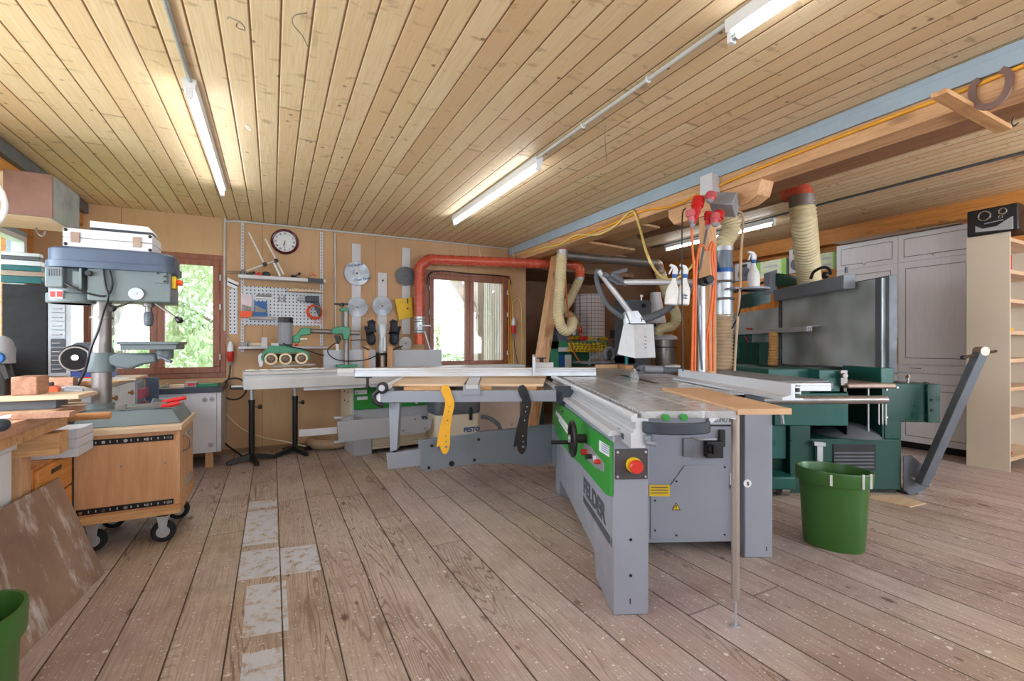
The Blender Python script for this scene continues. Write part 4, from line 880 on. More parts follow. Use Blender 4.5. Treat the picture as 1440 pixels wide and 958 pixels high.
# radio on top of the shelf unit
t = thing('radio', 'black and silver radio with round dials on top of the beige shelf unit', 'radio', (6.2,1.8,2.212))
x0 = 5.98; b = B(); b.box(x0,x0+.36,1.60,1.95,2.212,2.46); rc = part('casing', b, M['black'], t, bev=.012)
b = B(); b.slab([P(*q, x=x0-.001) for q in ((1372,327),(1372,318),(1382,322),(1402,318),(1422,305),(1425,304),(1425,322))], (-.01,0,0)); part('silver_trim', b, M['galv'], t)
b = B(); b.torus(P(1384,304,x=x0-.004), .042, .007, (1,0,0)); part('large_dial_ring', b, M['chrome'], t, bev=0)
b = B(); b.torus(P(1410,297,x=x0-.004), .026, .006, (1,0,0)); part('small_dial_ring', b, M['chrome'], t, bev=0)
b = B(); b.torus(P(1407,305,x=x0-.004), .013, .004, (1,0,0)); part('tuning_knob', b, M['chrome'], t, bev=0)
b = B(); b.bar(P(1384,315,x=x0-.004), P(1411,309,x=x0-.004), .008, .008); part('slot_trim', b, M['galv'], t)
# boxes and loudspeakers on the high shelf to the left of the cupboards
b = B(); b.box(6.45,6.93,3.34,6.6,2.12,2.155); b.box(6.45,6.47,3.34,6.6,2.03,2.12); solo('wall_shelf', b, M['orangewood'], 'high orange wooden shelf carrying speakers and green-white boxes', 'shelf')
M['palegreen'] = paint('pale_green_card', (218,228,196), .6); M['lime'] = paint('lime_green_card', (150,208,96), .6)
def sbox(px0, px1, y0_, y1_, label, zb=2.1555, hh=.1):
    a, c = P(px0, y1_, x=6.46), P(px1, y0_, x=6.46); a.z = zb if zb else a.z; c.z = a.z+hh; tt = thing('storage_box', label, 'box', (6.6,(a.y+c.y)/2,a.z), 'green and white storage boxes')
    b = B(); b.box(6.46,6.8,c.y,a.y,a.z,c.z); part('box_body', b, M['palegreen'], tt)
    w = (a.y-c.y)*.14; b = B(); b.box(6.457,6.46,a.y-w,a.y,a.z,c.z); part('green_edge', b, M['lime'], tt, bev=0); b = B(); b.box(6.457,6.46,c.y,c.y+w,a.z,c.z); part('green_edge', b, M['lime'], tt, bev=0)
    b = B(); b.box(6.456,6.46,c.y+2*w,a.y-2*w,a.z+.05,a.z+.08); part('label_strip', b, M['conduit'], tt, bev=0)
sbox(1064,1105,364,381,'pale green box on the high shelf between the two speakers', 2.251, .15); sbox(1064,1105,382,392,'pale green box lying under its twin between the two speakers', 2.1555, .095)
sbox(1150,1175,350,367,'pale green box beside the white cupboard, upper one', 2.241, .14); sbox(1150,1175,368,380,'pale green box beside the white cupboard, lower one', 2.1555, .085)
def speaker(px0, px1, py0, py1, label):
    a, c = P(px0, py1, x=6.46), P(px1, py0, x=6.46); a.z = 2.1555; tt = thing('loudspeaker', label, 'speaker', (6.6,(a.y+c.y)/2,a.z), 'loudspeakers')
    b = B(); b.box(6.46,6.72,c.y,a.y,a.z,c.z); part('cabinet', b, M['darksteel'], tt, bev=.004)
    b = B(); b.box(6.452,6.46,c.y+.015,a.y-.015,a.z+.015,c.z-.015); f = part('baffle', b, M['conduit'], tt)
    m_ = (a.y+c.y)/2; R = min(a.y-c.y, c.z-a.z)*.36; b = B(); b.lathe((6.452,m_,a.z+(c.z-a.z)*.36), [(R,0),(R,.006),(R*.85,.008),(R*.3,-.02+.02),(R*.28,.012),(.001,.014)], 24, (-1,0,0)); part('woofer', b, M['darksteel'], f, bev=0)
    b = B(); b.box(6.446,6.452,m_-.05,m_+.05,c.z-.09,c.z-.035); part('tweeter', b, M['black'], f)
speaker(1109,1133,346,386,'grey loudspeaker with round woofer beside the ribbed duct on the high shelf')
speaker(1033,1062,366,396,'dark loudspeaker behind the spray bottle on the high shelf')
# orange wooden cupboard front seen between post and saw guard
t = thing('wooden_cupboard', 'orange-brown wooden cupboard behind the orange cables, at the end of the right wall', 'cupboard', (6.2,5.4,0))
b = B(); b.box(6.2,6.9,4.3,6.6,0,1.95); part('carcass', b, M['orangewoodz'], t)
for k in range(3):
    b = B(); b.box(6.18,6.2,4.32+k*.76,5.04+k*.76,.1,1.93); part('door', b, M['orangewoodz'], t, bev=.003)
# ================================================================== BACK WALL
frame(); WY = YB
def wb(px0, px1, py0, py1, y=WY, t_=.02, pymid=None, pxmid=None):
    """box whose front face covers a pixel rectangle on the plane y, thickness t_ towards the viewer"""
    pm = (py0+py1)/2; xm = (px0+px1)/2; x0, x1 = P(px0,pm,y=y).x, P(px1,pm,y=y).x; z0, z1 = P(xm,py1,y=y).z, P(xm,py0,y=y).z
    return x0, x1, y-t_, y, z0, z1
def radial_steel(name, c):
    t = NT(name); o = t.obj(); n = t.noise(o, 9, 4, .6)
    t.out(t.ramp(n, [(.35, tuple(x*.8 for x in lin(c)[:3])+(1,)), (.65, lin(c))]), .34, 1)
    t.set(t.b.inputs['Anisotropic'], .85); t.set(t.b.inputs['Tangent'], t.n('ShaderNodeTangent', direction_type='RADIAL', axis='Y')); return t.m
M['brightsteel'] = radial_steel('saw_blade_steel', (168,174,182)); M['bladesteel2'] = radial_steel('worn_blade_steel', (140,142,146))
M['blue'] = paint('blue_plastic', (24,92,160), .4); M['orange'] = paint('orange_red_plastic', (236,84,32), .4)
M['maroon'] = paint('maroon_rim', (84,18,38), .25); M['cloth_dark'] = paint('black_blue_rubber_glove', (36,44,56), .65, var=.2, scale=8)
M['pfgreen'] = paint('power_feeder_green', (56,134,100), .35, var=.06); M['grey'] = paint('mid_grey_enamel', (140,142,148), .4)
M['cream'] = paint('cream_rubber_tyre', (222,204,168), .6); M['orangecable'] = paint('orange_cable', (226,112,56), .5); M['yellowcable'] = paint('yellow_cable', (226,200,120), .5); M['yel2'] = paint('golden_yellow_cable', (228,160,40), .5)
M['lgrey'] = paint('light_grey_plastic', (206,206,212), .45, var=.04)
def dots_mat():
    t = NT('perforated_white_panel'); o = t.pos(); sx = t.n('ShaderNodeSeparateXYZ', {0: o})
    fx = t.math('FRACT', t.math('DIVIDE', sx.outputs[0], .038)); fz = t.math('FRACT', t.math('DIVIDE', sx.outputs[2], .038))
    a = t.math('MULTIPLY', t.math('LESS_THAN', t.math('ABSOLUTE', t.math('SUBTRACT', fx, .5)), .16), t.math('LESS_THAN', t.math('ABSOLUTE', t.math('SUBTRACT', fz, .5)), .2))
    return t.out(t.mix(a, lin((208,212,220)), lin((46,46,50))), .45)
M['dots'] = dots_mat()
# conduits and slotted rails
def zw(px, py): return P(px, py, y=WY-.015)
rod('conduit', [zw(334,311), zw(717,350)], .011, M['conduit'], 'long white conduit along the top of the back wall')
rod('conduit', [zw(316,465), zw(316,318), zw(319,312), zw(334,311)], .011, M['conduit'], 'white conduit going down the back wall right of the left window', sm=True)
rod('conduit', [zw(471,328), zw(472,455), zw(472.5,463)], .010, M['conduit'], 'thin white conduit down the back wall between shelf and saw blades')
rod('conduit', [zw(717,350), zw(718,366)], .012, M['conduit'], 'short conduit beside the top right corner of the right window')
def rail(px, py0, py1, label):
    x0, x1, a, c_, z0, z1 = wb(px-2.2, px+2.2, py0, py1, WY, .014); t = thing('slotted_rail', label, 'shelf rail', ((x0+x1)/2, WY-.01, z0), 'slotted wall rails')
    b = B(); b.box(x0, x1, a, c_, z0, z1); part('rail', b, M['lgrey'], t, bev=.001)
    b = B(); z = z0+.02
    while z < z1-.02: b.box((x0+x1)/2-.004, (x0+x1)/2+.004, a-.0008, a+.001, z, z+.02); z += .034
    part('slots', b, M['darksteel'], t, bev=0, kind='stuff')
rail(341, 314, 495, 'white slotted rail holding the left ends of the wall shelves'); rail(452, 327, 486, 'white slotted rail holding the right ends of the wall shelves')
# clock
c = P(400.5,340.5,y=WY-.002); t = thing('wall_clock', 'round wall clock with dark maroon rim high on the back wall', 'clock', c)
b = B(); b.lathe(c, [(.138,0),(.142,.02),(.130,.036),(.114,.03),(.114,.012),(.001,.012)], 48, (0,-1,0)); b.m = [0]*len(b.m); part('rim', b, M['maroon'], t, bev=0)
b = B(); b.cyl(c+V((0,-.012,0)), c+V((0,-.018,0)), .115, n=48); f = part('dial', b, M['white'], t, bev=0)
NUM = ['XII','I','II','III','IIII','V','VI','VII','VIII','IX','X','XI']
for k in range(12):
    a = pi/2-k*pi/6; text(NUM[k], .026, c+V((cos(a)*.092, -.0195, sin(a)*.092-.009)), (1,0,0), (0,0,1), M['bolt'], f, 'numeral', off=.0008, sx=.8, align='CENTER')
for ang, L, w_, nm in ((radians(-92), .075, .005, 'minute_hand'), (radians(-110), .05, .006, 'hour_hand')):
    b = B(); d = V((cos(ang),0,sin(ang))); b.bar(c+V((0,-.022,0))-d*.012, c+V((0,-.022,0))+d*L, w_, .002, (0,1,0)); part(nm, b, M['bolt'], t, bev=0)
# shelves
def wshelf(px0, px1, py0, py1, dep, m, label, lip=0):
    x0, x1 = P(px0,(py0+py1)/2,y=WY-dep).x, P(px1,(py0+py1)/2,y=WY-dep).x; z = P((px0+px1)/2,(py0+py1)/2,y=WY-dep).z
    b = B(); b.box(x0,x1,WY-dep,WY-.016,z-.012,z+.012)
    if lip: b.box(x0,x1,WY-dep-.006,WY-dep,z-.02,z+.016)
    solo('wall_shelf', b, m, label, 'shelf', bev=.002); return x0, x1, z+.012
s1 = wshelf(335, 458, 387, 396, .22, M['lgrey'], 'upper white wall shelf under the clock, carrying clamps', 1)
s2 = wshelf(403, 455, 407, 411, .14, M['ply'], 'small pale wooden shelf over the blue drill')
s3 = wshelf(335, 461, 487, 491, .20, M['lgrey'], 'lower white wall shelf behind the green power feeder')
def on1(px, dep=.1): return P(px, 388, y=WY-dep).x
y_ = WY-.12; zt = s1[2]
def P1(px, py): return P(px, py, y=y_)
t = thing('bar_clamp', 'guide frame of thin white bars with black knobs standing up from the upper shelf', 'guide frame', (P1(375,385).x, y_, zt))
b = B(); b.cyl(P1(350,327), P1(372,372), .008, n=8); part('rod', b, M['white'], t, bev=0); b = B(); b.cyl(P1(373,336), P1(399,386), .008, n=8); part('rod', b, M['white'], t, bev=0)
b = B(); b.cyl(P1(347,381), P1(389,366), .008, n=8); part('cross_rod', b, M['white'], t, bev=0); b = B(); b.bar(P1(385,370), P1(394,389), .02, .03, (0,1,0)); part('flat_arm', b, M['galv'], t)
for q in ((372.5,372),(388.5,367)): b = B(); b.cyl(P1(*q)+V((0,-.03,0)), P1(*q)+V((0,.02,0)), .022, n=10); part('knob', b, M['black'], t)
def lump(name, mats, label, cat, specs, group=None, bev=.002):
    """specs: (kind, data...) pieces in world space making one tool, touching each other"""
    b = B()
    for s in specs: getattr(b, s[0])(*s[1:])
    return solo(name, b, mats, label, cat, group, bev=bev)
z = zt
X_ = lambda px: P(px, 385, y=y_).x
lump('spray_can', M['darksteel'], 'small grey can at the left end of the upper shelf', 'can', [('cyl', (X_(341),y_,z), (X_(341),y_,z+.05), .026), ('cyl', (X_(341),y_,z+.05), (X_(341),y_,z+.07), .012)])
lump('hand_clamp', M['black'], 'black clamp lying left on the upper shelf', 'clamp', [('box', X_(346),X_(356),y_-.03,y_+.01,z,z+.035), ('cyl', (X_(350),y_-.02,z+.03), (X_(359),y_-.02,z+.045), .012)])
lump('hand_plane', M['red'], 'small red tool lying in the middle of the upper shelf', 'tool', [('box', X_(359),X_(369),y_-.06,y_-.03,z,z+.03), ('ball', (X_(364),y_-.045,z+.03), .018)])
lump('power_tool', M['navy'], 'rounded dark tool behind the bars on the upper shelf', 'tool', [('ball', (X_(374),y_+.03,z+.035), (.045,.03,.035)), ('box', X_(378),X_(388),y_+.01,y_+.03,z,z+.02)])
lump('hand_clamp', M['black'], 'black screw clamp lying right on the upper shelf', 'clamp', [('bar', (X_(399),y_,z+.006), (X_(432),y_,z+.006), .012,.012), ('bar', (X_(411),y_,z+.02), (X_(421),y_,z+.06), .012,.014), ('cyl', (X_(409),y_,z+.03), (X_(414),y_,z+.03), .014), ('cyl', (X_(420),y_,z+.05),(X_(422),y_,z+.075), .014), ('bar', (X_(410),y_,z+.03),(X_(424),y_,z+.008),.01,.02)])
lump('lever_clamp', M['iron'], 'lever clamp with orange handle at the right of the upper shelf', 'clamp', [('bar', (X_(424),y_-.03,z+.006), (X_(440),y_-.03,z+.006), .012,.012), ('bar', (X_(431),y_-.03,z+.008), (X_(439),y_-.03,z+.055), .012,.012)])
b = B(); b.tube([(X_(437),y_-.03,z+.045),(X_(440),y_-.03,z+.068),(X_(444),y_-.03,z+.045)], .008, 8); solo('orange_handle', b, M['orange'], 'orange bent handle of the lever clamp on the upper shelf', 'handle')
b = B(); b.box(P(433,390,y=5.57).x, P(455,390,y=5.57).x, WY-.235, WY-.228, zt-.038, zt+.008); solo('dark_strip', b, M['navy'], 'dark blue strip along the right front edge of the upper shelf', 'strip')
rod('square_bar', [zw(320,383), P(341,383,y=WY-.03)], .012, M['browniron'], 'dark bar sticking out left of the upper shelf')
t = thing('sanding_disc', 'cream round disc with a pin, on the small wooden shelf', 'disc', (P(416,406,y=5.72).x,5.72,s2[2]))
b = B(); c = V((P(416,406,y=5.72).x,5.72,s2[2])); b.lathe(c, [(.055,0),(.055,.008),(.03,.02),(.001,.022)], 24); part('disc', b, M['cream'], t, bev=0); b = B(); b.cyl(c+V((0,0,.02)), c+V((0,0,.055)), .004, n=8); part('pin', b, M['pinez'], t, bev=0)
# perforated panels
b = B(); b.box(*wb(341.5,453,405,457,WY,.012)); b.box(*wb(341.5,453,456,458,WY,.02)); solo('perforated_panel', b, M['dots'], 'wide white perforated tool panel on the back wall', 'tool panel', bev=.001)
b = B(); b.box(*wb(322.5,334,406,470,WY,.012)); solo('perforated_panel', b, M['dots'], 'narrow upright white perforated strip left of the tool panel', 'tool panel', bev=.001)
q = [P(*a, y=WY-.03) for a in ((320,390),(336,398),(333,407),(319,401))]; b = B(); b.slab(q, (0,.03,0)); st = solo('cardboard_sleeve', b, M['white'], 'tilted white box with dark stripes beside the conduit', 'box')
b = B(); b.slab([P(*a, y=WY-.031) for a in ((320,395),(335,401.5),(334.7,403.5),(320,397))], (0,-.001,0)); part('stripe', b, M['bolt'], st, bev=0)
def drillcase(px0, px1, py0, pys, py1, m, mt, label, n, grp=None):
    tt = thing('drill_case', label, 'case', (P((px0+px1)/2,py1,y=WY-.05).x, WY-.05, P((px0+px1)/2,py1,y=WY-.05).z))
    b = B(); b.box(*wb(px0+1,px1-1,py0,pys,WY-.02,.012)); part('lid', b, mt, tt); b = B(); b.box(*wb(px0,px1,pys,py1,WY-.015,.05)); part('tray', b, m, tt, bev=.004)
    for k in range(n):
        px = px0+3+(px1-px0-6)*k/(n-1); q_ = P(px,pys,y=WY-.05); b = B(); b.cyl(q_+V((0,0,-.005)), q_+V((0,0,.075-.05*k/n*(1 if n > 6 else .6))), .005+.002*(k % 2), n=8); part('drill_bit', b, M['iron'], tt, bev=0)
drillcase(338,355,415,438,447,M['orange'],paint('pale_pink_card',(226,206,214),.5),'orange and pink case of wood drills on the tool panel',6)
drillcase(357,376,424,439.5,446,M['blue'],M['blue'],'blue case of twist drills on the tool panel',8)
ORD = ['first','second','third','fourth','fifth','sixth','seventh','eighth','ninth','tenth','eleventh']
b = B(); b.box(*wb(355.5,383,418,420,WY-.012,.02)); solo('bit_rack', b, M['white'], 'narrow white rack of screwdriver bits on the tool panel', 'rack')
for k in range(11):
    px = 361+k*2.0; q_ = P(px, 419, y=WY-.022); b = B(); b.cyl(q_+V((0,0,-.012)), q_+V((0,0,.035+.02*((k*7) % 3)/2)), .0045, n=8); solo('drill_bit', b, M['iron'], ORD[k]+' from the left of the dark drill bits in the white rack', 'drill bit', 'drill bits in the rack', bev=0)
for k, px in enumerate((393, 399.5)):
    q_ = P(px, 423, y=WY-.02); b = B(); b.cyl(q_, q_+V((0,0,.06)), .006, n=8); b.cyl(q_+V((0,0,-.01)), q_+V((0,0,.012)), .011, n=8); solo('socket_key', b, M['iron'], ['left','right'][k]+' of two small dark keys hanging in the middle of the tool panel', 'key', bev=0)
b = B(); b.box(*wb(350,388,446,450,WY-.012,.09)); solo('wire_tray', b, M['iron'], 'low wire tray of small parts under the drill cases', 'tray'); 
t = thing('cordless_drill', 'dark blue electric drill hanging above the red hose on the tool panel', 'drill', P(438,422,y=WY-.05))
b = B(); b.box(*wb(429,448,417,426,WY-.02,.06)); part('body', b, M['navy'], t, bev=.012); b = B(); b.cyl(P(417,421,y=WY-.05), P(429,421.5,y=WY-.05), .014, .022); part('chuck', b, M['galv'], t)
b = B(); b.slab([P(*a, y=WY-.07) for a in ((441,425),(449,425),(452,436),(450,447),(446,440))], (0,.04,0)); part('grip', b, M['navy'], t, bev=.006)
t = thing('coiled_hose', 'coiled red air hose hanging on the tool panel', 'hose', P(443,450,y=WY-.05))
for k, (dx, dz, r) in enumerate(((0,0,.077),(.004,.004,.070),(-.004,-.003,.082),(.003,-.005,.074))):
    b = B(); c = P(443,438.5,y=WY-.03-.012*k); b.torus(c+V((dx,0,dz)), r, .006, (0,1,0), 36, 8, sy=1.0); part('loop', b, M['orange'], t, bev=0)
b = B(); b.torus(P(448,451,y=WY-.03), .032, .003, (0,1,0), 20, 6); part('loose_loop', b, M['orange'], t, bev=0)
# things on the lower shelf
yy = WY-.1; z3 = s3[2]; X3 = lambda px: P(px, 487, y=yy).x
lump('small_box', M['grey'], 'small grey box at the left end of the lower wall shelf', 'box', [('box', X3(338),X3(348),yy-.04,yy+.04,z3,z3+.045)])
lump('drawer_box', M['cream'], 'low cream box lying on the lower wall shelf', 'box', [('box', X3(350),X3(372),yy-.03,yy+.05,z3,z3+.04)])
lump('paper_packet', M['lgrey'], 'pale blue packet standing on the lower wall shelf', 'packet', [('box', X3(368),X3(376),yy-.07,yy-.035,z3,z3+.1)])
lump('socket_wrench', M['iron'], 'dark ratchet standing among the boxes on the lower shelf', 'wrench', [('cyl', (X3(351),yy-.06,z3),(X3(350),yy-.06,z3+.07),.007), ('box', X3(352),X3(366),yy-.075,yy-.06,z3,z3+.012)])
lump('white_roll', M['white'], 'white roll lying on the lower wall shelf behind the motor', 'roll', [('cyl', (X3(381),yy,z3+.02),(X3(392),yy,z3+.02),.02)])
# red power plugs
def plug(px, py0, py1, y, label):
    a, e = P(px,py0,y=y), P(px,py1,y=y); L = (a-e).length; t = thing('power_plug', label, 'plug', e)
    b = B(); b.lathe(a, [(.004,0),(.018,.02),(.028,.05),(.030,L*.42)], 16, (0,0,-1)); part('white_cap', b, M['white'], t, bev=0)
    b = B(); b.lathe(a+V((0,0,-L*.42)), [(.034,0),(.032,L*.3),(.024,L*.42)], 16, (0,0,-1)); part('red_body', b, M['red'], t, bev=0)
    b = B(); b.lathe(a+V((0,0,-L*.84)), [(.024,0),(.018,L*.10),(.006,L*.16)], 16, (0,0,-1)); part('grey_collar', b, M['grey'], t, bev=0); return t
plug(324,480,514,WY-.045,'red and white power plug hanging between the left window and the shelves')
plug(722,446,474,WY-.045,'red and white power plug hanging right of the right window')
rod('cable', [zw(316,465), zw(318,470), P(324,480,y=WY-.045)], .005, M['grey'], 'short grey cable from the conduit to the red plug by the left window', 'cable', sm=True)
rod('cable', [P(324,513,y=WY-.045), P(322,530,y=WY-.06), P(316,545,y=WY-.06), P(314,570,y=WY-.06), P(313,600,y=WY-.08), P(316,622,y=WY-.1), P(330,634,y=WY-.2), V((-.25,5.45,.012))], .009, M['black'], 'black cable falling from the red plug to the floor at the left window', 'cable', sm=True)
b = B(); c = P(329,547,y=WY-.05); b.torus(c, .115, .008, (0,1,0), 36, 8); solo('cable_coil', b, M['black'], 'loop of black cable on the back wall by the left window', 'cable', bev=0)
rod('cable', [P(313,578,y=WY-.03), P(340,603,y=WY-.1), P(370,615,y=WY-.2), P(400,621,y=WY-.3), P(430,628,y=WY-.3)], .007, M['cream'], 'cream cable sagging along the foot of the back wall', 'cable', sm=True)
# ---- circular saw blades on white strips
def strip(px0, px1, py0, py1, label):
    b = B(); b.box(*wb(px0,px1,py0,py1,WY,.016)); solo('backing_strip', b, M['lgrey'], label, 'board', 'white boards behind the saw blades')
strip(494.5,507,343,497,'white upright board behind the two left saw blades'); strip(531,543.5,384,470,'white upright board behind the middle saw blade'); strip(565,576.5,349,470,'white upright board behind the yellow book')
def blade(px, py, r, m, label, teeth=40, y=WY-.03, hub=True, names=()):
    c = P(px,py,y=y); t = thing('circular_saw_blade', label, 'saw blade', c+V((0,0,-r)), 'circular saw blades on the back wall')
    b = B(); n = teeth*3; pr = []
    for k in range(n):
        a = 2*pi*k/n; q_ = r*(1.0 if k % 3 == 0 else .955 if k % 3 == 1 else .965); pr.append((c.x+q_*cos(a), c.z+q_*sin(a)))
    b.prism(pr, y-.0015, y+.0015, 'y'); d = part('disc', b, m, t, bev=0)
    b = B(); b.cyl(c+V((0,-.006,0)), c+V((0,.025,0)), .010, n=14); part('hanger_pin', b, M['bolt'], t, bev=0)
    b = B(); b.torus(c+V((0,-.002,0)), r*.33, .0012, (0,1,0), 32, 5); part('ring_mark', b, M['iron'], d, bev=0)
    for s_, dx, dz, sz in names: text(s_, sz, c+V((dx,-.0022,dz)), (1,0,.22), (-.22,0,1), M['inkblue'], d, off=.001)
    return t
blade(502,384.5,.148,M['brightsteel'],'large bright saw blade with blue lettering at the top left', 44, names=(('EXCALIBUR',-.095,.068,.034),('Chud Panel',-.035,-.10,.042)))
blade(502.5,432,.123,M['bladesteel2'],'worn saw blade below the large bright one, half behind the green post', 36)
blade(537.5,430.5,.124,M['bladesteel2'],'plain saw blade hanging on the middle white board above the gloves', 30)
blade(570.5,388.5,.122,M['darksteel'],'dark saw blade half hidden by the red-brown pipe', 36, y=WY-.05)
blade(570.5,483,.083,M['iron'],'small dull saw blade low beside the steel hose clamp', 24, y=WY-.12)
q = [P(*a, y=WY-.05) for a in ((555.5,421),(579,418),(581,446),(561,450.5))]
b = B(); b.slab(q, (0,.024,0)); bk = solo('yellow_book', b, M['ylab'], 'yellow book hanging open on the white board beside the pipe', 'book')
b = B(); c = P(573,434,y=WY-.052); b.cyl(c, c+V((0,-.014,0)), .012, n=10); part('peg', b, M['maroon'], bk)
b = B(); b.slab([P(*a, y=WY-.051) for a in ((572,420),(574,420),(574.5,427),(572.5,427))], (0,-.001,0)); part('print_mark', b, M['bolt'], bk, bev=0)
b = B(); c = P(538,395,y=WY-.02); b.cyl(c, c+V((0,-.03,.004)), .010, n=10); solo('wooden_peg', b, M['maroon'], 'small reddish peg on the top of the middle white board', 'peg')
# ---- clothing: rubber gloves on sticks behind the spindle moulder fence
def glove(px0, mir, label):
    y = WY-.38; t = thing('rubber_glove', label, 'glove', P(px0,487,y=y), 'pair of rubber gloves')
    f = -1 if mir else 1; Q = lambda dx, py: P(px0+f*dx, py, y=y)
    bb = bpy.data.meshes.new('glove'); pts = [Q(0,487), Q(-1,474), Q(-1.5,464), Q(-5,456), Q(-6,451), Q(-2.2,455), Q(-2.5,449.5), Q(.7,455), Q(1,449), Q(3.4,456), Q(5,451), Q(-5,468), Q(-8,463), Q(-10,458)]
    ed = [(0,1),(1,2),(2,3),(3,4),(2,5),(5,6),(2,7),(7,8),(2,9),(9,10),(1,11),(11,12),(12,13)]
    rr = [.105,.088,.086,.036,.026,.036,.027,.036,.027,.036,.026,.046,.038,.026]
    o_ = P(px0,487,y=y); bb.from_pydata([tuple(p-o_) for p in pts], ed, [])
    ob = bpy.data.objects.new('hand', bb); COL.objects.link(ob); md = ob.modifiers.new('s','SKIN')
    for k, v_ in enumerate(bb.skin_vertices[0].data): v_.radius = (rr[k], rr[k]*.55)
    bb.skin_vertices[0].data[0].use_root = True
    sb = ob.modifiers.new('u','SUBSURF'); sb.levels = 2; sb.render_levels = 2; bb.materials.append(M['cloth_dark']); ob.parent = t
    return t
glove(523, False, 'left of the two dark rubber gloves, on a wooden stick behind the long fence'); glove(553, True, 'right of the two dark rubber gloves, on a wooden stick behind the long fence')
# ---- orange-brown extraction pipe with elbows
t = thing('extraction_pipe', 'red-brown extraction pipe over the right window, with an elbow down to the moulder', 'pipe', P(590,470,y=5.55))
a, e = P(604,365,y=5.62), P(806,372.5,y=5.15); d = (e-a).normalized()
b = B(); b.cyl(a, e, .062, n=28); part('horizontal_pipe', b, M['redpipe'], t, bev=0)
c0 = P(590,380,y=5.62); v0, v1 = P(590,380,y=5.62), P(591,447,y=5.62)
pts = spline([c0+V((0,0,-.02)), c0+V((.004,0,.035)), c0+V((.045,-.01,.085)), a, a+d*.05], 6); b = B(); b.tube(pts, .066, 24); part('elbow', b, M['redpipe'], t, bev=0)
b = B(); b.cyl(V((v0.x,5.62,v0.z)), V((v0.x,5.62,v1.z)), .062, n=28); b.cyl(V((v0.x,5.62,v0.z-.03)), V((v0.x,5.62,v0.z+.02)), .068, n=28); part('vertical_pipe', b, M['redpipe'], t, bev=0)
zz = v1.z; b = B(); b.cyl((v0.x,5.62,zz-.20),(v0.x,5.62,zz+.01), .064, n=28); cl = part('steel_sleeve', b, M['galv'], t, bev=0)
for k in (0,.03,.14,.17):
    b = B(); b.torus((v0.x,5.62,zz-.02-k), .068, .006, (0,0,1), 28, 6); part('hose_clamp', b, M['chrome'], cl, bev=0)
b = B(); b.cyl((v0.x,5.62,zz-.33),(v0.x,5.62,zz-.20), .058, n=28); b.cyl((v0.x,5.62,zz-.225),(v0.x,5.62,zz-.19), .064, n=28); part('orange_end', b, M['orangepipe'], t, bev=0)
b = B(); b.cyl((v0.x-.02,5.55,zz-.10),(v0.x+.12,5.54,zz-.10), .010, n=10); part('damper_handle', b, M['white'], t)
b = B(); b.cyl(P(597,466,y=5.5), P(605,492,y=5.5), .008, n=8); part('slide_rod', b, M['white'], t)
ee = spline([e-d*.02, e+d*.05, e+d*.09+V((0,0,-.06)), e+d*.095+V((0,0,-.17))], 6); b = B(); b.tube(ee, .064, 24); part('right_elbow', b, M['orangepipe'], t, bev=0)
q0 = e+d*.095+V((0,0,-.16)); b = B(); b.cyl(q0, q0+V((0,0,-.04)), .060, n=24); part('steel_collar', b, M['galv'], t, bev=0)
b = B(); b.hose([q0+V((0,0,-.02)), P(808,408,y=5.2), P(800,424,y=5.2), P(790,436,y=5.2), P(780,446,y=5.2)], .058, .022, .004); part('flexible_hose', b, M['cream_hose'], t, bev=0)
for px, py in ((673,347),(720,348)):
    c = P(px,py,y=5.5); tgt = P(px+1,372,y=5.5); b = B(); b.tube([c, c+V((.01,-.02,-.1)), tgt+V((0,-.07,0)), tgt+V((.0,.0,-.03))], .004, 6); solo('string_loop', b, M['cream'], ['left','right'][px > 700]+' string loop holding up the red-brown pipe', 'string', bev=0)
rod('cable', [P(632,345,y=5.65), P(636,360,y=5.55), P(636,372,y=5.55)], .004, M['black'], 'thin dark wire hanging over the left end of the red-brown pipe', 'wire', sm=True) if False else None
rod('cable', [P(600,400,y=WY-.02), P(604,386,y=WY-.03), P(620,381,y=WY-.03), P(660,385,y=WY-.03), P(705,388,y=WY-.03), P(716,392,y=WY-.03), P(718,400,y=WY-.03)], .007, M['bolt'], 'black cable draped over the top of the right window frame', 'cable', sm=True)
# yellow cables right of the window
yc = WY-.03
rod('cable', [P(719,420,y=yc), P(718,460,y=yc), P(719,520,y=yc)], .007, M['yel2'], 'golden cable hanging right against the right window frame', 'cable', sm=True)
rod('cable', [P(716,392,y=yc), P(715.5,450,y=yc), P(716,520,y=yc)], .008, M['yel2'], 'orange cable running down the edge of the right window frame', 'cable', sm=True)
rod('cable', [P(723,520,y=yc), P(722,500,y=yc), P(721,430,y=yc), P(723,423,y=yc), P(727,420,y=yc), P(731,424,y=yc), P(733,432,y=yc), P(734,470,y=yc), P(733,520,y=yc)], .006, M['yellowcable'], 'yellow cable looped like an arch on the wall beside the right window', 'cable', sm=True)
rod('cable', [P(722,473,y=WY-.045), P(724,490,y=yc), P(728,510,y=yc), P(731,525,y=yc)], .005, M['black'], 'black cable below the red plug by the right window', 'cable', sm=True)
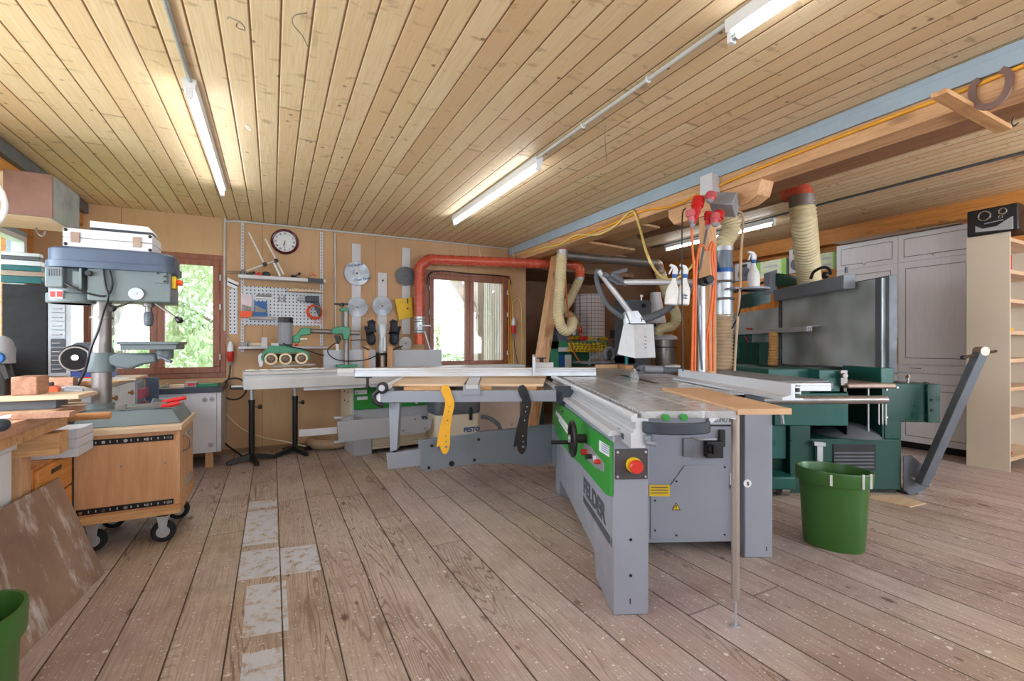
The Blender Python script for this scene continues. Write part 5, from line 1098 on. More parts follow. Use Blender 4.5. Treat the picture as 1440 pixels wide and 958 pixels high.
# ================================================================== WHITE BASE CUPBOARD UNDER THE LEFT WINDOW
y0 = 5.2; xa, xb = P(150,600,y=y0).x, P(313,600,y=y0).x; zt_, zb_ = P(300,552,y=y0).z, P(300,636,y=y0).z
t = thing('base_cupboard', 'white base cupboard under the left window, with round metal fittings', 'cupboard', ((xa+xb)/2,5.5,0))
b = B(); b.box(xa,xb-.012,y0+.02,5.78,zb_,zt_); part('carcass', b, M['lgrey'], t)
xm = P(258,590,y=y0).x; b = B(); b.box(xa,xm-.002,y0,y0+.02,zb_,zt_-.03); part('door', b, M['lgrey'], t); b = B(); b.box(xm+.002,xb-.05,y0,y0+.02,zb_,zt_-.0); dr = part('door', b, M['lgrey'], t)
b = B(); b.box(xb-.048,xb-.012,y0,y0+.02,zb_+.0,zt_); part('filler_strip', b, M['lgrey'], t)
for q in ((288,562.5),(298,562),(296,626)):
    c = P(*q, y=y0-.001); b = B(); b.torus(c, .018, .003, (0,1,0), 18, 6); b.cyl(c, c+V((0,-.004,0)), .010, n=12); part('round_fitting', b, M['iron'], dr, bev=0)
b = B(); b.box(P(288,640,y=y0).x, P(299,640,y=y0).x, y0+.03,y0+.11,0,zb_); part('foot', b, M['pinez'], t); b = B(); b.box(xa+.1,xa+.2,y0+.1,y0+.18,0,zb_); part('foot', b, M['pinez'], t)
wt = P(215,547,y=y0).z
b = B(); b.box(P(207,548,y=y0).x, xb+.0, y0-.02, 5.78, zt_+.001, zt_+.05); top_o = solo('worktop', b, M['navy'], 'dark narrow worktop on the white base cupboard', 'worktop')
ztop = zt_+.0505; yq = 5.3
def onb(px): return P(px, 545, y=yq).x
b = B(); b.box(onb(278),onb(308),yq-.05,yq+.05,ztop,ztop+.03); solo('green_case', b, paint('green_case_plastic',(22,110,70),.4), 'flat green case at the right end of the dark worktop', 'case', bev=.004)
b = B(); b.box(onb(261),onb(277.5),yq-.05,yq+.05,ztop,ztop+.05); rc = solo('grey_box', b, M['grey'], 'small grey box with red mark between green case and wood piece', 'box', bev=.006)
b = B(); c = P(269,542,y=yq-.051); b.box(c.x-.03,c.x+.03,yq-.052,yq-.05,ztop+.015,ztop+.04); part('red_mark', b, M['red'], rc, bev=0)
b = B(); b.box(onb(239),onb(260.5),yq-.04,yq+.04,ztop,ztop+.03); solo('wood_block', b, M['ply'], 'small pale wood piece on the dark worktop below the left window', 'wood block')
random.seed(2)
b = B()
for k in range(5): b.tube([(onb(214)+.02*k,yq-.02+.01*k,ztop+.004),(onb(219)+.03*k,yq,ztop+.03+.01*(k % 2)),(onb(222)+.02*k,yq+.04,ztop+.006)], .004, 6)
solo('wood_shavings', b, M['cream'], 'few curled wood shavings at the left end of the dark worktop', 'shavings', bev=0, kind='stuff')
# ================================================================== SPINDLE MOULDER (second grey-green machine)
o2 = P(497,642,z=0); frame(o2.x, o2.y, radians(-5))
sm = thing('spindle_moulder', 'grey and green spindle moulder with long sliding table before the back wall', 'spindle moulder', (.5,.4,0))
xr = P(612,600,y=0).x; xl = 0
b = B(); b.box(0,xr,0,.62,.12,.80); body = part('cabinet', b, M['mgrey'], sm, bev=.006)
b = B(); b.box(0,.19,-.0,.6,0,.12); b.box(.0,.19,-.012,.0,.0,.40); part('left_foot', b, M['mgrey'], sm, bev=.004)
b = B(); b.box(xr-.1,xr,0,.6,0,.12); part('right_foot', b, M['mgrey'], sm)
b = B()
for k in range(9): b.box(.195,xr-.01,-.006,.02,.05+.026*k,.05+.026*k+.022)
part('ribbed_cover', b, M['beige'], sm, kind=None)
b = B(); b.box(-.02,.0,.05,.5,.15,.78); part('side_rim', b, M['beige'], sm)
bolts([(-.021,.15,.66),(-.021,.15,.56),(-.021,.3,.66),(-.021,.3,.56)], .01, (-1,0,0), body)
b = B(); b.box(.0,xr,-.022,0,.487,.775); gp2 = part('green_panel', b, M['green'], sm, bev=.004)
for (a0, a1, b0, b1), nm in (((499,516,548,555),'label'), ((502,517,557.5,563),'label')):
    p_ = P(a0,b1,y=-.023); q_ = P(a1,b0,y=-.023); b = B(); b.box(p_.x,q_.x,-.025,-.022,p_.z,q_.z); lab = part(nm, b, M['white'], gp2, bev=0)
text('H', .03, P(500.5,554,y=-.026), (1,0,0), (0,0,1), M['inkblue'], lab, off=.001)
c = P(578,597,y=-.002); tx = text('FELDER', .115, V((xr-.05-.44, -.002, c.z)), (1,0,0), (0,0,1), M['letter'], body, 'name_lettering', off=.004, sx=1.05)
text('33', .05, V((xr-.10,-.002,c.z-.07)), (1,0,0), (0,0,1), M['letter'], body, 'model_lettering', off=.002)
# carriage, table and fences
xt0, xt1 = P(343,530,y=-.32).x, 1.95
b = B(); b.prism([(-.33,.775),(-.05,.775),(-.05,.93),(-.33,.93),(-.33,.905),(-.315,.90),(-.315,.868),(-.33,.862)], xt0, xt1, 'x'); ct2 = part('sliding_carriage', b, M['conduit'], sm, bev=.004)
b = B(); b.box(P(426,541,y=-.25).x,1.7,-.30,-.06,.742,.775); part('carriage_rail', b, M['lgrey'], sm)
b = B(); b.box(.1,1.3,-.02,.62,.80,.90); part('machine_table', b, M['castiron'], sm)
b = B(); random.seed(9); pts = [(xt0+.02+k*.035, -.2+random.random()*.05, .935+random.random()*.008) for k in range(20)]; b.tube(pts, .006, 6)
part('worn_top_edge', b, M['white'], ct2, bev=0)
def fb(px0, px1, py0, py1, y, t_): 
    p_, q_ = P(px0,(py0+py1)/2,y=y), P(px1,(py0+py1)/2,y=y); return p_.x, q_.x, y, y+t_, P((px0+px1)/2,py1,y=y).z, P((px0+px1)/2,py0,y=y).z
b = B(); x0,x1,y0_,y1_,z0,z1 = fb(455,528,492,516,.22,.05); b.box(x0,x1,y0_,y1_,.901,z1); part('fence_board', b, M['mgrey'], sm)
b = B(); x0,x1,y0_,y1_,z0,z1 = fb(553,621,492,516,.22,.05); b.box(x0,x1,y0_,y1_,.901,z1); part('fence_board', b, M['mgrey'], sm)
for px in (516, 549.5):
    b = B(); x0,x1,y0_,y1_,z0,z1 = fb(px-3.5,px+3.5,487,515,.17,.045); b.box(x0,x1,y0_,y1_,.901,z1); part('wood_facing', b, M['pinez'], sm)
b = B(); x0,x1,y0_,y1_,z0,z1 = fb(533,545,496,514,.3,.12); b.box(x0,x1,y0_,y1_,.901,z1); part('spindle_housing', b, M['black'], sm)
b = B(); c = P(538,500,y=.28); b.cyl((c.x,.28,.902),(c.x,.28,c.z), .03); part('cutter_head', b, M['browniron'], sm)
b = B(); c = P(538,494,y=.3); b.lathe((c.x,.3,c.z-.02), [(.045,0),(.05,.06),(.04,.16),(.055,.30),(.05,.33)], 20); part('shavings_hood', b, paint('clear_grey_plastic',(190,200,204),.15), sm, bev=0)
b = B(); b.cyl((c.x,.22,c.z),(c.x,.22,c.z+.16), .012); part('height_rod', b, M['white'], sm)
for s_ in ((510,488,519,492),(553,492,566,487)):
    b = B(); b.cyl(P(s_[0],s_[1],y=.15), P(s_[2],s_[3],y=.15), .008); part('clamp_lever', b, M['black'], sm)
# swing arm of the moulder
p_, q_ = P(474,592,y=-.30), P(605,582,y=-.12)
def A2(px, py): 
    s_ = (px-474)/131; return P(px, py, y=-.42+.14*s_)
b = B(); b.slab([A2(*a) for a in ((474,593),(566,585.5),(590,583),(591,590),(606,589),(604,601),(595,608),(566,611),(476,622))], (0,-.035,0)); sa = part('swing_arm', b, M['mgrey'], sm, bev=.004)
b = B(); b.slab([A2(*a) for a in ((421,605),(474,601),(474,610),(421,614.5))], (0,.02,0)); part('inner_arm', b, M['lgrey'], sm)
for q in ((474,588),(474,622)):
    c = A2(*q); b = B(); b.cyl(c+V((-.03,0,.0)), c+V((.04,0,.0)), .016); part('arm_pin', b, M['galv'], sa)
b = B(); b.slab([P(*a, y=-.02) for a in ((478,588),(494,583),(494,590),(478,592))], (0,-.1,0)); part('arm_bracket', b, M['mgrey'], sm)
bolts([A2(582,589)+V((0,-.036,0)), A2(565,605)+V((0,-.036,0)), A2(596,602)+V((0,-.036,0))], .01, (0,-1,0), sa, M['sawdark'])
b = B(); c = P(586,565,y=-.1); b.cyl((c.x,-.1,.52),(c.x,-.1,.78), .014); part('arm_post', b, M['lgrey'], sm)
frame()
# ---- roller stands
def roller_stand(px, pyc, pxl, pxr, zt_, label, ang):
    c = P(px, pyc, z=.09); c.z = .035; t = thing('roller_stand', label, 'roller stand', (c.x, c.y, 0), 'roller stands')
    b = B(); b.cyl((c.x,c.y,.03),(c.x,c.y,.60), .027, n=20); b.cyl((c.x,c.y,.58),(c.x,c.y,.62),.030,n=20); part('outer_post', b, M['black'], t)
    b = B(); b.cyl((c.x,c.y,.6),(c.x,c.y,zt_-.03), .019, n=16); part('inner_post', b, M['galv'], t)
    for k in range(4):
        a = ang+k*pi/2; e = c+V((cos(a)*.22, sin(a)*.22, 0)); b = B(); b.add([V((c.x,c.y,.09))+V((-sin(a)*.022,cos(a)*.022,0)), V((c.x,c.y,.09))-V((-sin(a)*.022,cos(a)*.022,0)), V((c.x,c.y,.035))-V((-sin(a)*.028,cos(a)*.028,0)), V((c.x,c.y,.035))+V((-sin(a)*.028,cos(a)*.028,0)),
            V((e.x,e.y,.035))+V((-sin(a)*.016,cos(a)*.016,0)), V((e.x,e.y,.035))-V((-sin(a)*.016,cos(a)*.016,0)), V((e.x,e.y,.0))-V((-sin(a)*.020,cos(a)*.020,0)), V((e.x,e.y,.0))+V((-sin(a)*.020,cos(a)*.020,0))], [(0,1,2,3),(7,6,5,4),(0,4,5,1),(1,5,6,2),(2,6,7,3),(3,7,4,0)]); part('foot', b, M['black'], t, bev=.004)
    b = B(); b.cyl((c.x+.027,c.y-.02,.55),(c.x+.06,c.y-.03,.55),.006); b.cyl((c.x+.06,c.y-.03,.55),(c.x+.085,c.y-.04,.55),.022,n=8); part('clamp_knob', b, M['black'], t)
    xl_, xr_ = P(pxl,545,y=c.y).x, P(pxr,545,y=c.y).x
    b = B(); b.box(xl_,xr_,c.y-.035,c.y+.035,zt_-.045,zt_-.03); b.box(xl_,xl_+.012,c.y-.03,c.y+.03,zt_-.045,zt_-.005); b.box(xr_-.012,xr_,c.y-.03,c.y+.03,zt_-.045,zt_-.005); part('cradle', b, M['black'], t)
    b = B(); b.cyl((xl_+.013,c.y,zt_-.019),(xr_-.013,c.y,zt_-.019), .017, n=16); part('roller', b, M['galv'], t, bev=0)
roller_stand(354, 637, 323, 388, .775, 'left of the two black roller stands under the long grey carriage', .25)
roller_stand(415, 626, 395, 440, .775, 'right of the two black roller stands under the long grey carriage', .5)
# ring of hose on the floor
b = B(); c = P(466,620,z=.06); b.torus(c+V((0,.0,0)), .22, .055, (0,0,1), 40, 12); solo('hose_ring', b, M['tan_hose'], 'thick tan hose ring lying on the floor left of the spindle moulder', 'hose', bev=0)
# ================================================================== POWER FEEDER
y = 5.18; F_ = lambda px, py, dy=0: P(px, py, y=y+dy)
t = thing('power_feeder', 'green power feeder with three cream wheels and grey motor above the sliding carriage', 'power feeder', F_(405,515))
b = B(); b.slab([F_(*a, -.0) for a in ((366,501),(373,492),(380,486),(412,488),(420,490),(432,494),(436,500),(436,506),(431,506),(429,499),(421,496),(376,497),(371,500),(371,508),(367,508))], (0,.16,0)); hs = part('wheel_housing', b, M['pfgreen'], t, bev=.004)
b = B(); b.slab([F_(*a, .13) for a in ((371,498),(433,498),(433,508),(371,508))], (0,.02,0)); part('back_plate', b, paint('feeder_dark_green',(30,84,62),.5), t)
for k, px in enumerate((381,401.5,424)):
    c = F_(px, 505 if k < 2 else 504); b = B(); b.lathe(c+V((0,-.02,0)), [(.040,0),(.058,0),(.060,.01),(.060,.05),(.058,.06),(.040,.06)], 32, (0,1,0), False); w_ = part('wheel', b, M['cream'], t, bev=0)
    b = B(); b.lathe(c+V((0,-.012,0)), [(.001,.02),(.018,.0),(.040,.012),(.041,.03)], 20, (0,1,0)); part('hub', b, M['browniron'], w_, bev=0)
b = B(); b.slab([F_(*a) for a in ((363,500),(368,496),(370,512),(368,516),(365,516),(363,508))], (0,.02,0)); part('end_guard', b, M['lgrey'], t)
b = B(); b.slab([F_(*a,-.01) for a in ((383,514.5),(443,511),(443,514),(383,517))], (0,.03,0)); part('lower_rail', b, M['iron'], t)
m0, m1 = F_(401.5,484,.06), F_(401.5,454,.06); b = B(); b.cyl(m0, m1, .066, n=28)
for k in range(20):
    a = 2*pi*k/20; b.box(m0.x+cos(a)*.068-.002, m0.x+cos(a)*.068+.002, m0.y+sin(a)*.068-.002, m0.y+sin(a)*.068+.002, m0.z+.01, m1.z-.005)
part('motor', b, M['grey'], t, bev=0)
b = B(); b.cyl(m1, m1+V((0,0,.055)), .072, .068, n=28); part('fan_cover', b, M['black'], t); b = B(); b.cyl(m0+V((0,0,-.03)), m0, .055, .066, n=24); part('motor_base', b, M['darksteel'], t)
b = B(); b.slab([F_(*a, .0) for a in ((412,474),(419,468),(424,461),(437,461),(437,471),(424,472),(422,482),(412,482))], (0,.1,0)); part('elbow_arm', b, M['pfgreen'], t, bev=.01)
b = B(); b.cyl(F_(435,465.5,.05), F_(506,468.5,.05), .026, n=20); part('cross_tube', b, M['iron'], t, bev=.001)
b = B(); b.slab([F_(*a, -.0) for a in ((467,462),(478,459),(492,460),(493,468),(490,478),(483,478),(482,470),(467,470))], (0,.1,0)); part('clamp_bracket', b, M['pfgreen'], t, bev=.008)
cx = F_(487,470,.05); b = B(); b.cyl((cx.x,cx.y,F_(487,515,.05).z),(cx.x,cx.y,F_(487,434,.05).z), .028, n=20); part('column', b, M['iron'], t, bev=.001)
cx2 = F_(481.5,470,.06); b = B(); b.cyl((cx2.x,cx2.y,F_(481,470,.05).z),(cx2.x,cx2.y,F_(481,425,.05).z), .009, n=12); part('height_spindle', b, M['darksteel'], t)
b = B(); b.slab([F_(*a,0) for a in ((479,433),(491,433),(491,437.5),(479,437.5))], (0,.1,0)); part('column_cap', b, M['pfgreen'], t, bev=.004)
c = F_(480.5,428,.05); b = B(); b.bar(c+V((-.075,0,0)), c+V((.065,0,.004)), .022, .02); b.cyl(c+V((0,0,-.02)), c+V((0,0,.012)), .026); part('crank', b, M['black'], t, bev=.004)
b = B(); b.ball(F_(417,485.5,-.02), (.02,.015,.012)); part('red_switch', b, M['red'], t, bev=0)
b = B(); b.cyl(F_(422,477,-.02), F_(432,477,-.02), .007); part('white_lever', b, M['white'], t)
b = B(); b.tube(spline([F_(398,483,-.03), F_(410,488,-.06), F_(430,492,-.06), F_(447,498,-.03), F_(456,500,0)],5), .006, 8); part('motor_cable', b, M['bolt'], t, bev=0)
b = B(); b.slab([F_(*a,-.03) for a in ((470,472),(478,472),(480,478),(476,486),(473,480))], (0,.04,0)); part('cable_box', b, M['black'], t, bev=.006)
b = B(); b.slab([F_(*a,-.03) for a in ((472,484),(476,484),(476.5,494),(473,493))], (0,.03,0)); part('hanging_switch', b, M['lgrey'], t)
b = B(); b.box(cx.x-.1,cx.x+.1,cx.y-.1,cx.y+.1,.9305,.96); part('foot_plate', b, M['pfgreen'], t)
rod('cable', [F_(478,480), F_(468,485), F_(461,493), F_(464,500), F_(474,506), F_(492,508,-.05), F_(515,506,-.08), F_(530,500,0)], .006, M['bolt'], 'black cable sagging in front of the long fence board', 'cable', sm=True)
rod('cable', [F_(492,479,.3), F_(505,478,.35), F_(522,479,.3)], .005, M['bolt'], 'thin dark cable between the feeder column and the gloves', 'cable', sm=True)
# ================================================================== UNDER THE OUTRIGGER: VACUUM CLEANER, CABINET
y = 4.75; V_ = lambda px, py, dy=0: P(px, py, y=y+dy)
t = thing('vacuum_cleaner', 'workshop vacuum cleaner with dark lid and grey tub behind the outrigger table', 'vacuum cleaner', (V_(645,610).x, y+.2, 0))
xl_, xr_ = V_(614,600).x, V_(677,600).x; xm = (xl_+xr_)/2; hw_ = (xr_-xl_)/2; zt_ = V_(645,583).z; z1 = V_(645,563).z
b = B(); pr = rrect(xl_,xr_,y,y+.36,.07); n = len(pr)
cc = V((xm,y+.18,0)); ringf = lambda s_, z_: [(cc.x+(px_-cc.x)*s_, cc.y+(py_-cc.y)*s_, z_) for px_, py_ in pr]
vs = ringf(.92,.03)+ringf(1,.08)+ringf(1,zt_-.02)+ringf(.96,zt_); b.add(vs, [(i*n+k,i*n+(k+1)%n,(i+1)*n+(k+1)%n,(i+1)*n+k) for i in range(3) for k in range(n)]+[list(range(n))[::-1], list(range(3*n,4*n))]); tub = part('tub', b, M['beige'], t, bev=0)
b = B(); vs = ringf(1.0,zt_)+ringf(1.03,zt_+.03)+ringf(1.02,z1)+ringf(.92,z1+.05); b.add(vs, [(i*n+k,i*n+(k+1)%n,(i+1)*n+(k+1)%n,(i+1)*n+k) for i in range(3) for k in range(n)]+[list(range(n))[::-1], list(range(3*n,4*n))]); part('lid', b, M['darksteel'], t, bev=0)
c = V_(662,582,-.01); b = B(); b.box(c.x-.018,c.x+.018,y-.02,y+.0,c.z-.07,c.z+.07); part('latch', b, M['black'], t, bev=.006)
text('FESTO', .068, V_(652,608,-.002), (1,0,0), (0,0,1), M['inkblue'], tub, 'name_lettering', off=.003)
for s_ in (-1,1):
    b = B(); b.cyl((xm+s_*.15,y+.05,.03),(xm+s_*.18,y+.05,.03),.03,n=16); part('castor', b, M['black'], t)
b = B(); b.hose([V_(677,586), V_(688,588,-.0), V_(697,594,-.1), V_(703,602,-.15), V((V_(706,606,-.2).x, y-.25, .03)), V((V_(716,606,-.2).x, y-.35, .03))], .022, .012, .002, 12); part('suction_hose', b, M['darksteel'], t, bev=0)
y0 = 5.1; xa, xb = P(652,580,y=y0).x, P(731,590,y=y0).x; za, zb_ = P(690,605,y=y0).z, P(690,552,y=y0).z
t = thing('base_cupboard', 'beige-white base cupboard standing on wooden feet under the right window', 'cupboard', ((xa+xb)/2,5.4,0))
b = B(); b.box(xa,xb,y0,5.77,za,zb_+.1); part('carcass', b, paint('pinkish_white_lacquer',(222,202,190),.5,var=.03), t)
b = B(); b.box(xa+.01,xb-.01,y0-.018,y0,za+.005,zb_+.08); part('door', b, paint('pinkish_white_door',(224,206,194),.5,var=.03), t)
b = B(); c = P(720,597,y=y0-.02); b.torus(c, .012, .003, (0,1,0), 16, 6); part('round_fitting', b, M['iron'], t, bev=0)
for x_ in (xa+.1, xb-.12): b = B(); b.box(x_,x_+.07,y0+.05,y0+.12,0,za); part('foot', b, M['pinez'], t)
for x_ in (xa+.1, xb-.12): b = B(); b.box(x_,x_+.07,5.55,5.62,0,za); part('foot', b, M['pinez'], t)
# ================================================================== AROUND THE TIMBER POST
frame()
xb_ = 2.865; a, e = P(984,258,x=xb_), P(1001,258,x=xb_)
b = B(); b.box(xb_,2.953,e.y,a.y,P(993,273,x=xb_).z,P(993,245,x=xb_).z); jb = solo('junction_box', b, M['lgrey'], 'light grey junction box fixed to the long beam above the post', 'junction box', bev=.004)
c = P(1019,288,y=2.25); b = B(); b.obox(c, (.16,.16,.10), (.25,.38,.5)); solo('socket_box', b, M['grey'], 'tilted grey socket box hanging at the top of the post', 'socket box', bev=.005)
def cee(px, py, py1, dx, label, y=2.27, r=.032, m=None):
    a, e = P(px,py,y=y), P(px+dx,py1,y=y); ax = e-a; L = ax.length; t = thing('power_socket', label, 'socket', e, 'red power connectors on the post')
    b = B(); b.lathe(a, [(r*.9,0),(r*1.05,L*.1),(r*1.05,L*.45),(r*.8,L*.5),(r*.75,L*.8)], 18, ax); part('red_body', b, m or M['red'], t, bev=0)
    b = B(); b.lathe(a+ax*.8, [(r*.72,0),(r*.5,L*.15),(r*.3,L*.22)], 16, ax); part('grey_collar', b, M['grey'], t, bev=0); return t
M['pinkred'] = paint('faded_red_plastic', (196,92,96), .4)
cee(983,278,306,-6,'largest red connector at the top left of the post', 2.27, .04)
cee(970,295,314,3,'faded pink-red connector left of the largest red one', 2.22, .03, M['pinkred'])
cee(978,298,320,-5,'red connector below the largest one, feeding the orange cable', 2.24, .026)
cee(1001,272,285,-4,'pink-red round connector between the two grey boxes', 2.2, .036, M['pinkred'])
cee(996,298,322,-1,'red connector on the post face feeding the dark cable', 2.24, .026)
cee(1006,300,318,-2,'pink-red connector below the tilted grey box', 2.18, .03, M['pinkred'])
cee(1012,298,318,-6,'red connector at the right, under the tilted grey box', 2.23, .036)
yp = 2.30
def cab(pts, r, m, label, y=yp): return rod('cable', [P(px, py, y=(q[0] if q else y)) for px, py, *q in pts], r, m, label, 'cable', sm=True)
cab([(964,293),(960,300),(959,330),(959,400),(960,470),(960.5,522)], .005, M['black'], 'thin black cable hanging straight left of the post')
cab([(973,320),(974,350),(976,385),(975,430),(974,480),(973,523)], .008, M['orangecable'], 'orange cable hanging from the left red connector')
cab([(994,323),(990,345),(985,375),(979,392),(981,430),(984,480),(987,520)], .008, M['darksteel'], 'grey cable twisting down in front of the post')
cab([(1003,345),(1001,360),(1003,395),(1000,440),(994,470),(991,522)], .009, M['orangecable'], 'left orange cable of the bundle hooked on the post')
cab([(1003,345),(1005,352),(1006,395),(1003,450),(1003,522)], .009, M['orangecable'], 'right orange cable of the bundle hooked on the post')
cab([(997,352),(999,345),(1003,343),(1004,380),(1001,420),(997,460),(998,522)], .009, M['orangecable'], 'middle orange cable of the bundle hooked on the post')
cab([(993,352),(988,345),(983,350),(979,380),(978,430),(977,522)], .009, M['orangecable'], 'orange cable on the left flank of the post')
cab([(1036,297),(1043,300),(1045,310),(1044,330),(1042,358),(1041,400),(1038,440),(1034,500),(1033,522)], .009, M['tan_hose'], 'brownish cable hanging right of the steel duct')
cab([(1042,405,2.2),(1043,420,2.2),(1038,445,2.3),(1029,462,2.5)], .005, M['black'], 'thin black cable behind the third spray bottle')
bx = 2.944
rod('cable', [P(px,py,x=bx) for px,py in ((1440,92),(1347,130),(1266,160),(1140,208),(1060,240),(982,274),(945,290),(900,298),(850,320),(810,335),(762,350),(736,358))], .010, M['yel2'], 'long golden-yellow cable pinned along the timber beam', sm=True)
rod('cable', [P(px,py,x=bx-.004) for px,py in ((742,357),(762,349),(787,344),(810,331),(840,330),(862,320),(880,303),(888,297))]+[P(px,py,x=bx-.02) for px,py in ((893,300),(900,322))]+[P(px,py,y=2.6) for px,py in ((911,360),(925,385),(940,393),(956,389),(975,372),(997,340),(1006,320))], .010, M['yellowcable'], 'cream-yellow cable looping from the beam down to the post connectors', sm=True)
# horseshoe and wooden batten under the beam
c = P(1394,125,x=2.93); b = B(); R = .075
pts = [P(px,py,x=2.93) for px,py in ((1378,112),(1370,118),(1367,130),(1370,142),(1380,150),(1394,149),(1408,140),(1417,125),(1420,110),(1416,101),(1408,98))]
pl_ = spline(pts, 6); n = len(pl_); vs = []
for i, p in enumerate(pl_):
    d = (pl_[min(i+1,n-1)]-pl_[max(i-1,0)]).normalized(); a_ = d.cross(V((1,0,0))).normalized(); w_ = .014
    vs += [p+a_*w_+V((-.006,0,0)), p-a_*w_+V((-.006,0,0)), p-a_*w_+V((.006,0,0)), p+a_*w_+V((.006,0,0))]
b.add(vs, [(i*4+k,i*4+(k+1)%4,(i+1)*4+(k+1)%4,(i+1)*4+k) for i in range(n-1) for k in range(4)]+[(0,1,2,3),((n-1)*4+3,(n-1)*4+2,(n-1)*4+1,(n-1)*4)])
solo('horseshoe', b, paint('rusty_brown_iron',(128,100,92),.6,.3), 'old rusty horseshoe hung on the yellow cable at the timber beam', 'horseshoe', bev=0)
a, e = P(1320,131,z=2.295), P(1412,182,z=2.295)
b = B(); b.bar(a, e, .06, .022); solo('wooden_batten', b, M['pinex'], 'short wooden batten nailed under the beam beside the horseshoe', 'batten', bev=.002)
rod('hook', [P(1426,165,z=2.36), P(1423,172,z=2.33), P(1426,177,z=2.31), P(1432,173,z=2.31)], .004, M['iron'], 'small steel hook right of the wooden batten', 'hook', sm=True)
# ---- steel and ribbed duct behind the saw
dx_, dy_ = P(1017,450,d=4.45).x, P(1017,450,d=4.45).y
DZ = lambda py: P(1017,py,d=4.45).z
t = thing('extraction_duct', 'upright extraction duct of ribbed hose, steel and clear pipe, right of the timber post', 'duct', (dx_,dy_,.02))
b = B(); b.hose([(dx_,dy_,.02),(dx_,dy_,.5),(dx_,dy_,DZ(440))], .086, .034, .006, 22); part('lower_hose', b, M['tan_hose'], t, bev=0)
b = B(); b.cyl((dx_,dy_,DZ(445)),(dx_,dy_,DZ(383)),.088,n=28); ss = part('steel_pipe', b, M['galv'], t, bev=0)
for py in (397,421):
    b = B(); b.torus((dx_,dy_,DZ(py)), .095, .012, (0,0,1), 28, 8); b.box(dx_-.13,dx_-.09,dy_-.02,dy_+.02,DZ(py)-.015,DZ(py)+.015); part('clamp_ring', b, M['iron'], ss, bev=0)
b = B(); b.cyl((dx_,dy_,DZ(384)),(dx_,dy_,DZ(378)),.091,n=28); part('blue_band', b, M['blue'], t, bev=0)
b = B(); b.cyl((dx_,dy_,DZ(378)),(dx_,dy_,DZ(352)),.084,n=28); part('clear_pipe', b, paint('smoky_clear_pipe',(112,124,136),.12), t, bev=0)
b = B(); b.cyl((dx_,dy_,DZ(354)),(dx_,dy_,DZ(348)),.09,n=28); part('top_clamp', b, M['galv'], t, bev=0)
pq = lambda px, py, d=4.45: P(px,py,d=d)
b = B(); b.hose([pq(1017,352), pq(1019,340), pq(1028,324), pq(1024,306), pq(1014,294), pq(1008,284,4.6)], .080, .030, .006, 22); part('upper_hose', b, M['cream_hose'], t, bev=0)
b = B(); c = P(1040,405,d=4.2); b.box(dx_-.09,dx_+.26,dy_-.20,dy_-.09,DZ(410),DZ(410)+.018); b.cyl((dx_+.14,dy_-.2,DZ(410)),(dx_+.14,dy_-.2,DZ(410)+.018),.15,n=28); ring_ = part('ring_shelf', b, M['sawgrey'], t)
# ---- spray bottles
M['trans'] = paint('milky_white_plastic', (232,232,230), .3, var=.02)
def bottle(base, s, tilt, label, txt=False):
    frame(); global FR
    FR = Matrix.Translation(base) @ Matrix.Rotation(HEAD*-1, 4, 'Z') @ Matrix.Rotation(tilt, 4, 'Y')
    t = thing('spray_bottle', label, 'spray bottle', (0,0,0), 'white spray bottles')
    k = s/.26; b = B(); b.lathe((0,0,0), [(.036*k,0),(.041*k,.006*k),(.042*k,.085*k),(.036*k,.115*k),(.020*k,.15*k),(.014*k,.17*k),(.014*k,.185*k)], 24); bd = part('bottle', b, M['trans'], t, bev=0)
    b = B(); b.cyl((0,0,.180*k),(0,0,.205*k),.017*k,n=16); part('blue_collar', b, M['blue'], t)
    b = B(); b.slab([(-.016*k,-.013*k,.205*k),(.014*k,-.013*k,.205*k),(.016*k,-.013*k,.235*k),(-.002*k,-.013*k,.262*k),(-.04*k,-.013*k,.272*k),(-.042*k,-.013*k,.258*k),(-.018*k,-.013*k,.245*k)], (0,.026*k,0)); part('spray_head', b, M['white'], t, bev=.003*k)
    b = B(); b.slab([(-.02*k,-.006*k,.245*k),(-.03*k,-.006*k,.245*k),(-.044*k,-.006*k,.205*k),(-.036*k,-.006*k,.2*k)], (0,.012*k,0)); part('trigger', b, M['white'], t, bev=.002*k)
    if txt: text('Glas\nRein', .018*k, (-.022*k,-.044*k,.055*k), (1,0,0), (0,0,1), M['inkblue'], bd, off=.0006)
    frame()
frame(*SAW); TY = 1.24
b1, b2, = FR @ P(943,429,y=TY), FR @ P(960,429,y=TY); frame()
bottle(b1, .275, radians(8), 'left of the two white spray bottles hung on the saw guard tube'); bottle(b2, .275, radians(5), 'right of the two hanging spray bottles, with blue lettering', True)
bottle(V((dx_+.14,dy_-.22,DZ(410)+.0185)), .33, 0, 'white spray bottle with blue top standing on the shelf of the duct')
# guard hose to the duct
frame(*SAW); q = lambda px, py, y: P(px,py,y=y)
b = B(); b.hose([q(899,450,1.62), q(915,446,1.66), q(935,437,1.75), q(955,420,1.85), q(972,404,1.95), q(988,392,2.1), q(1002,376,2.3), q(1008,366,2.42)], .028, .016, .002, 12)
solo('guard_extraction_hose', b, M['darksteel'], 'dark grey hose from the white saw hood up to the clear duct pipe', 'hose', bev=0)
frame()
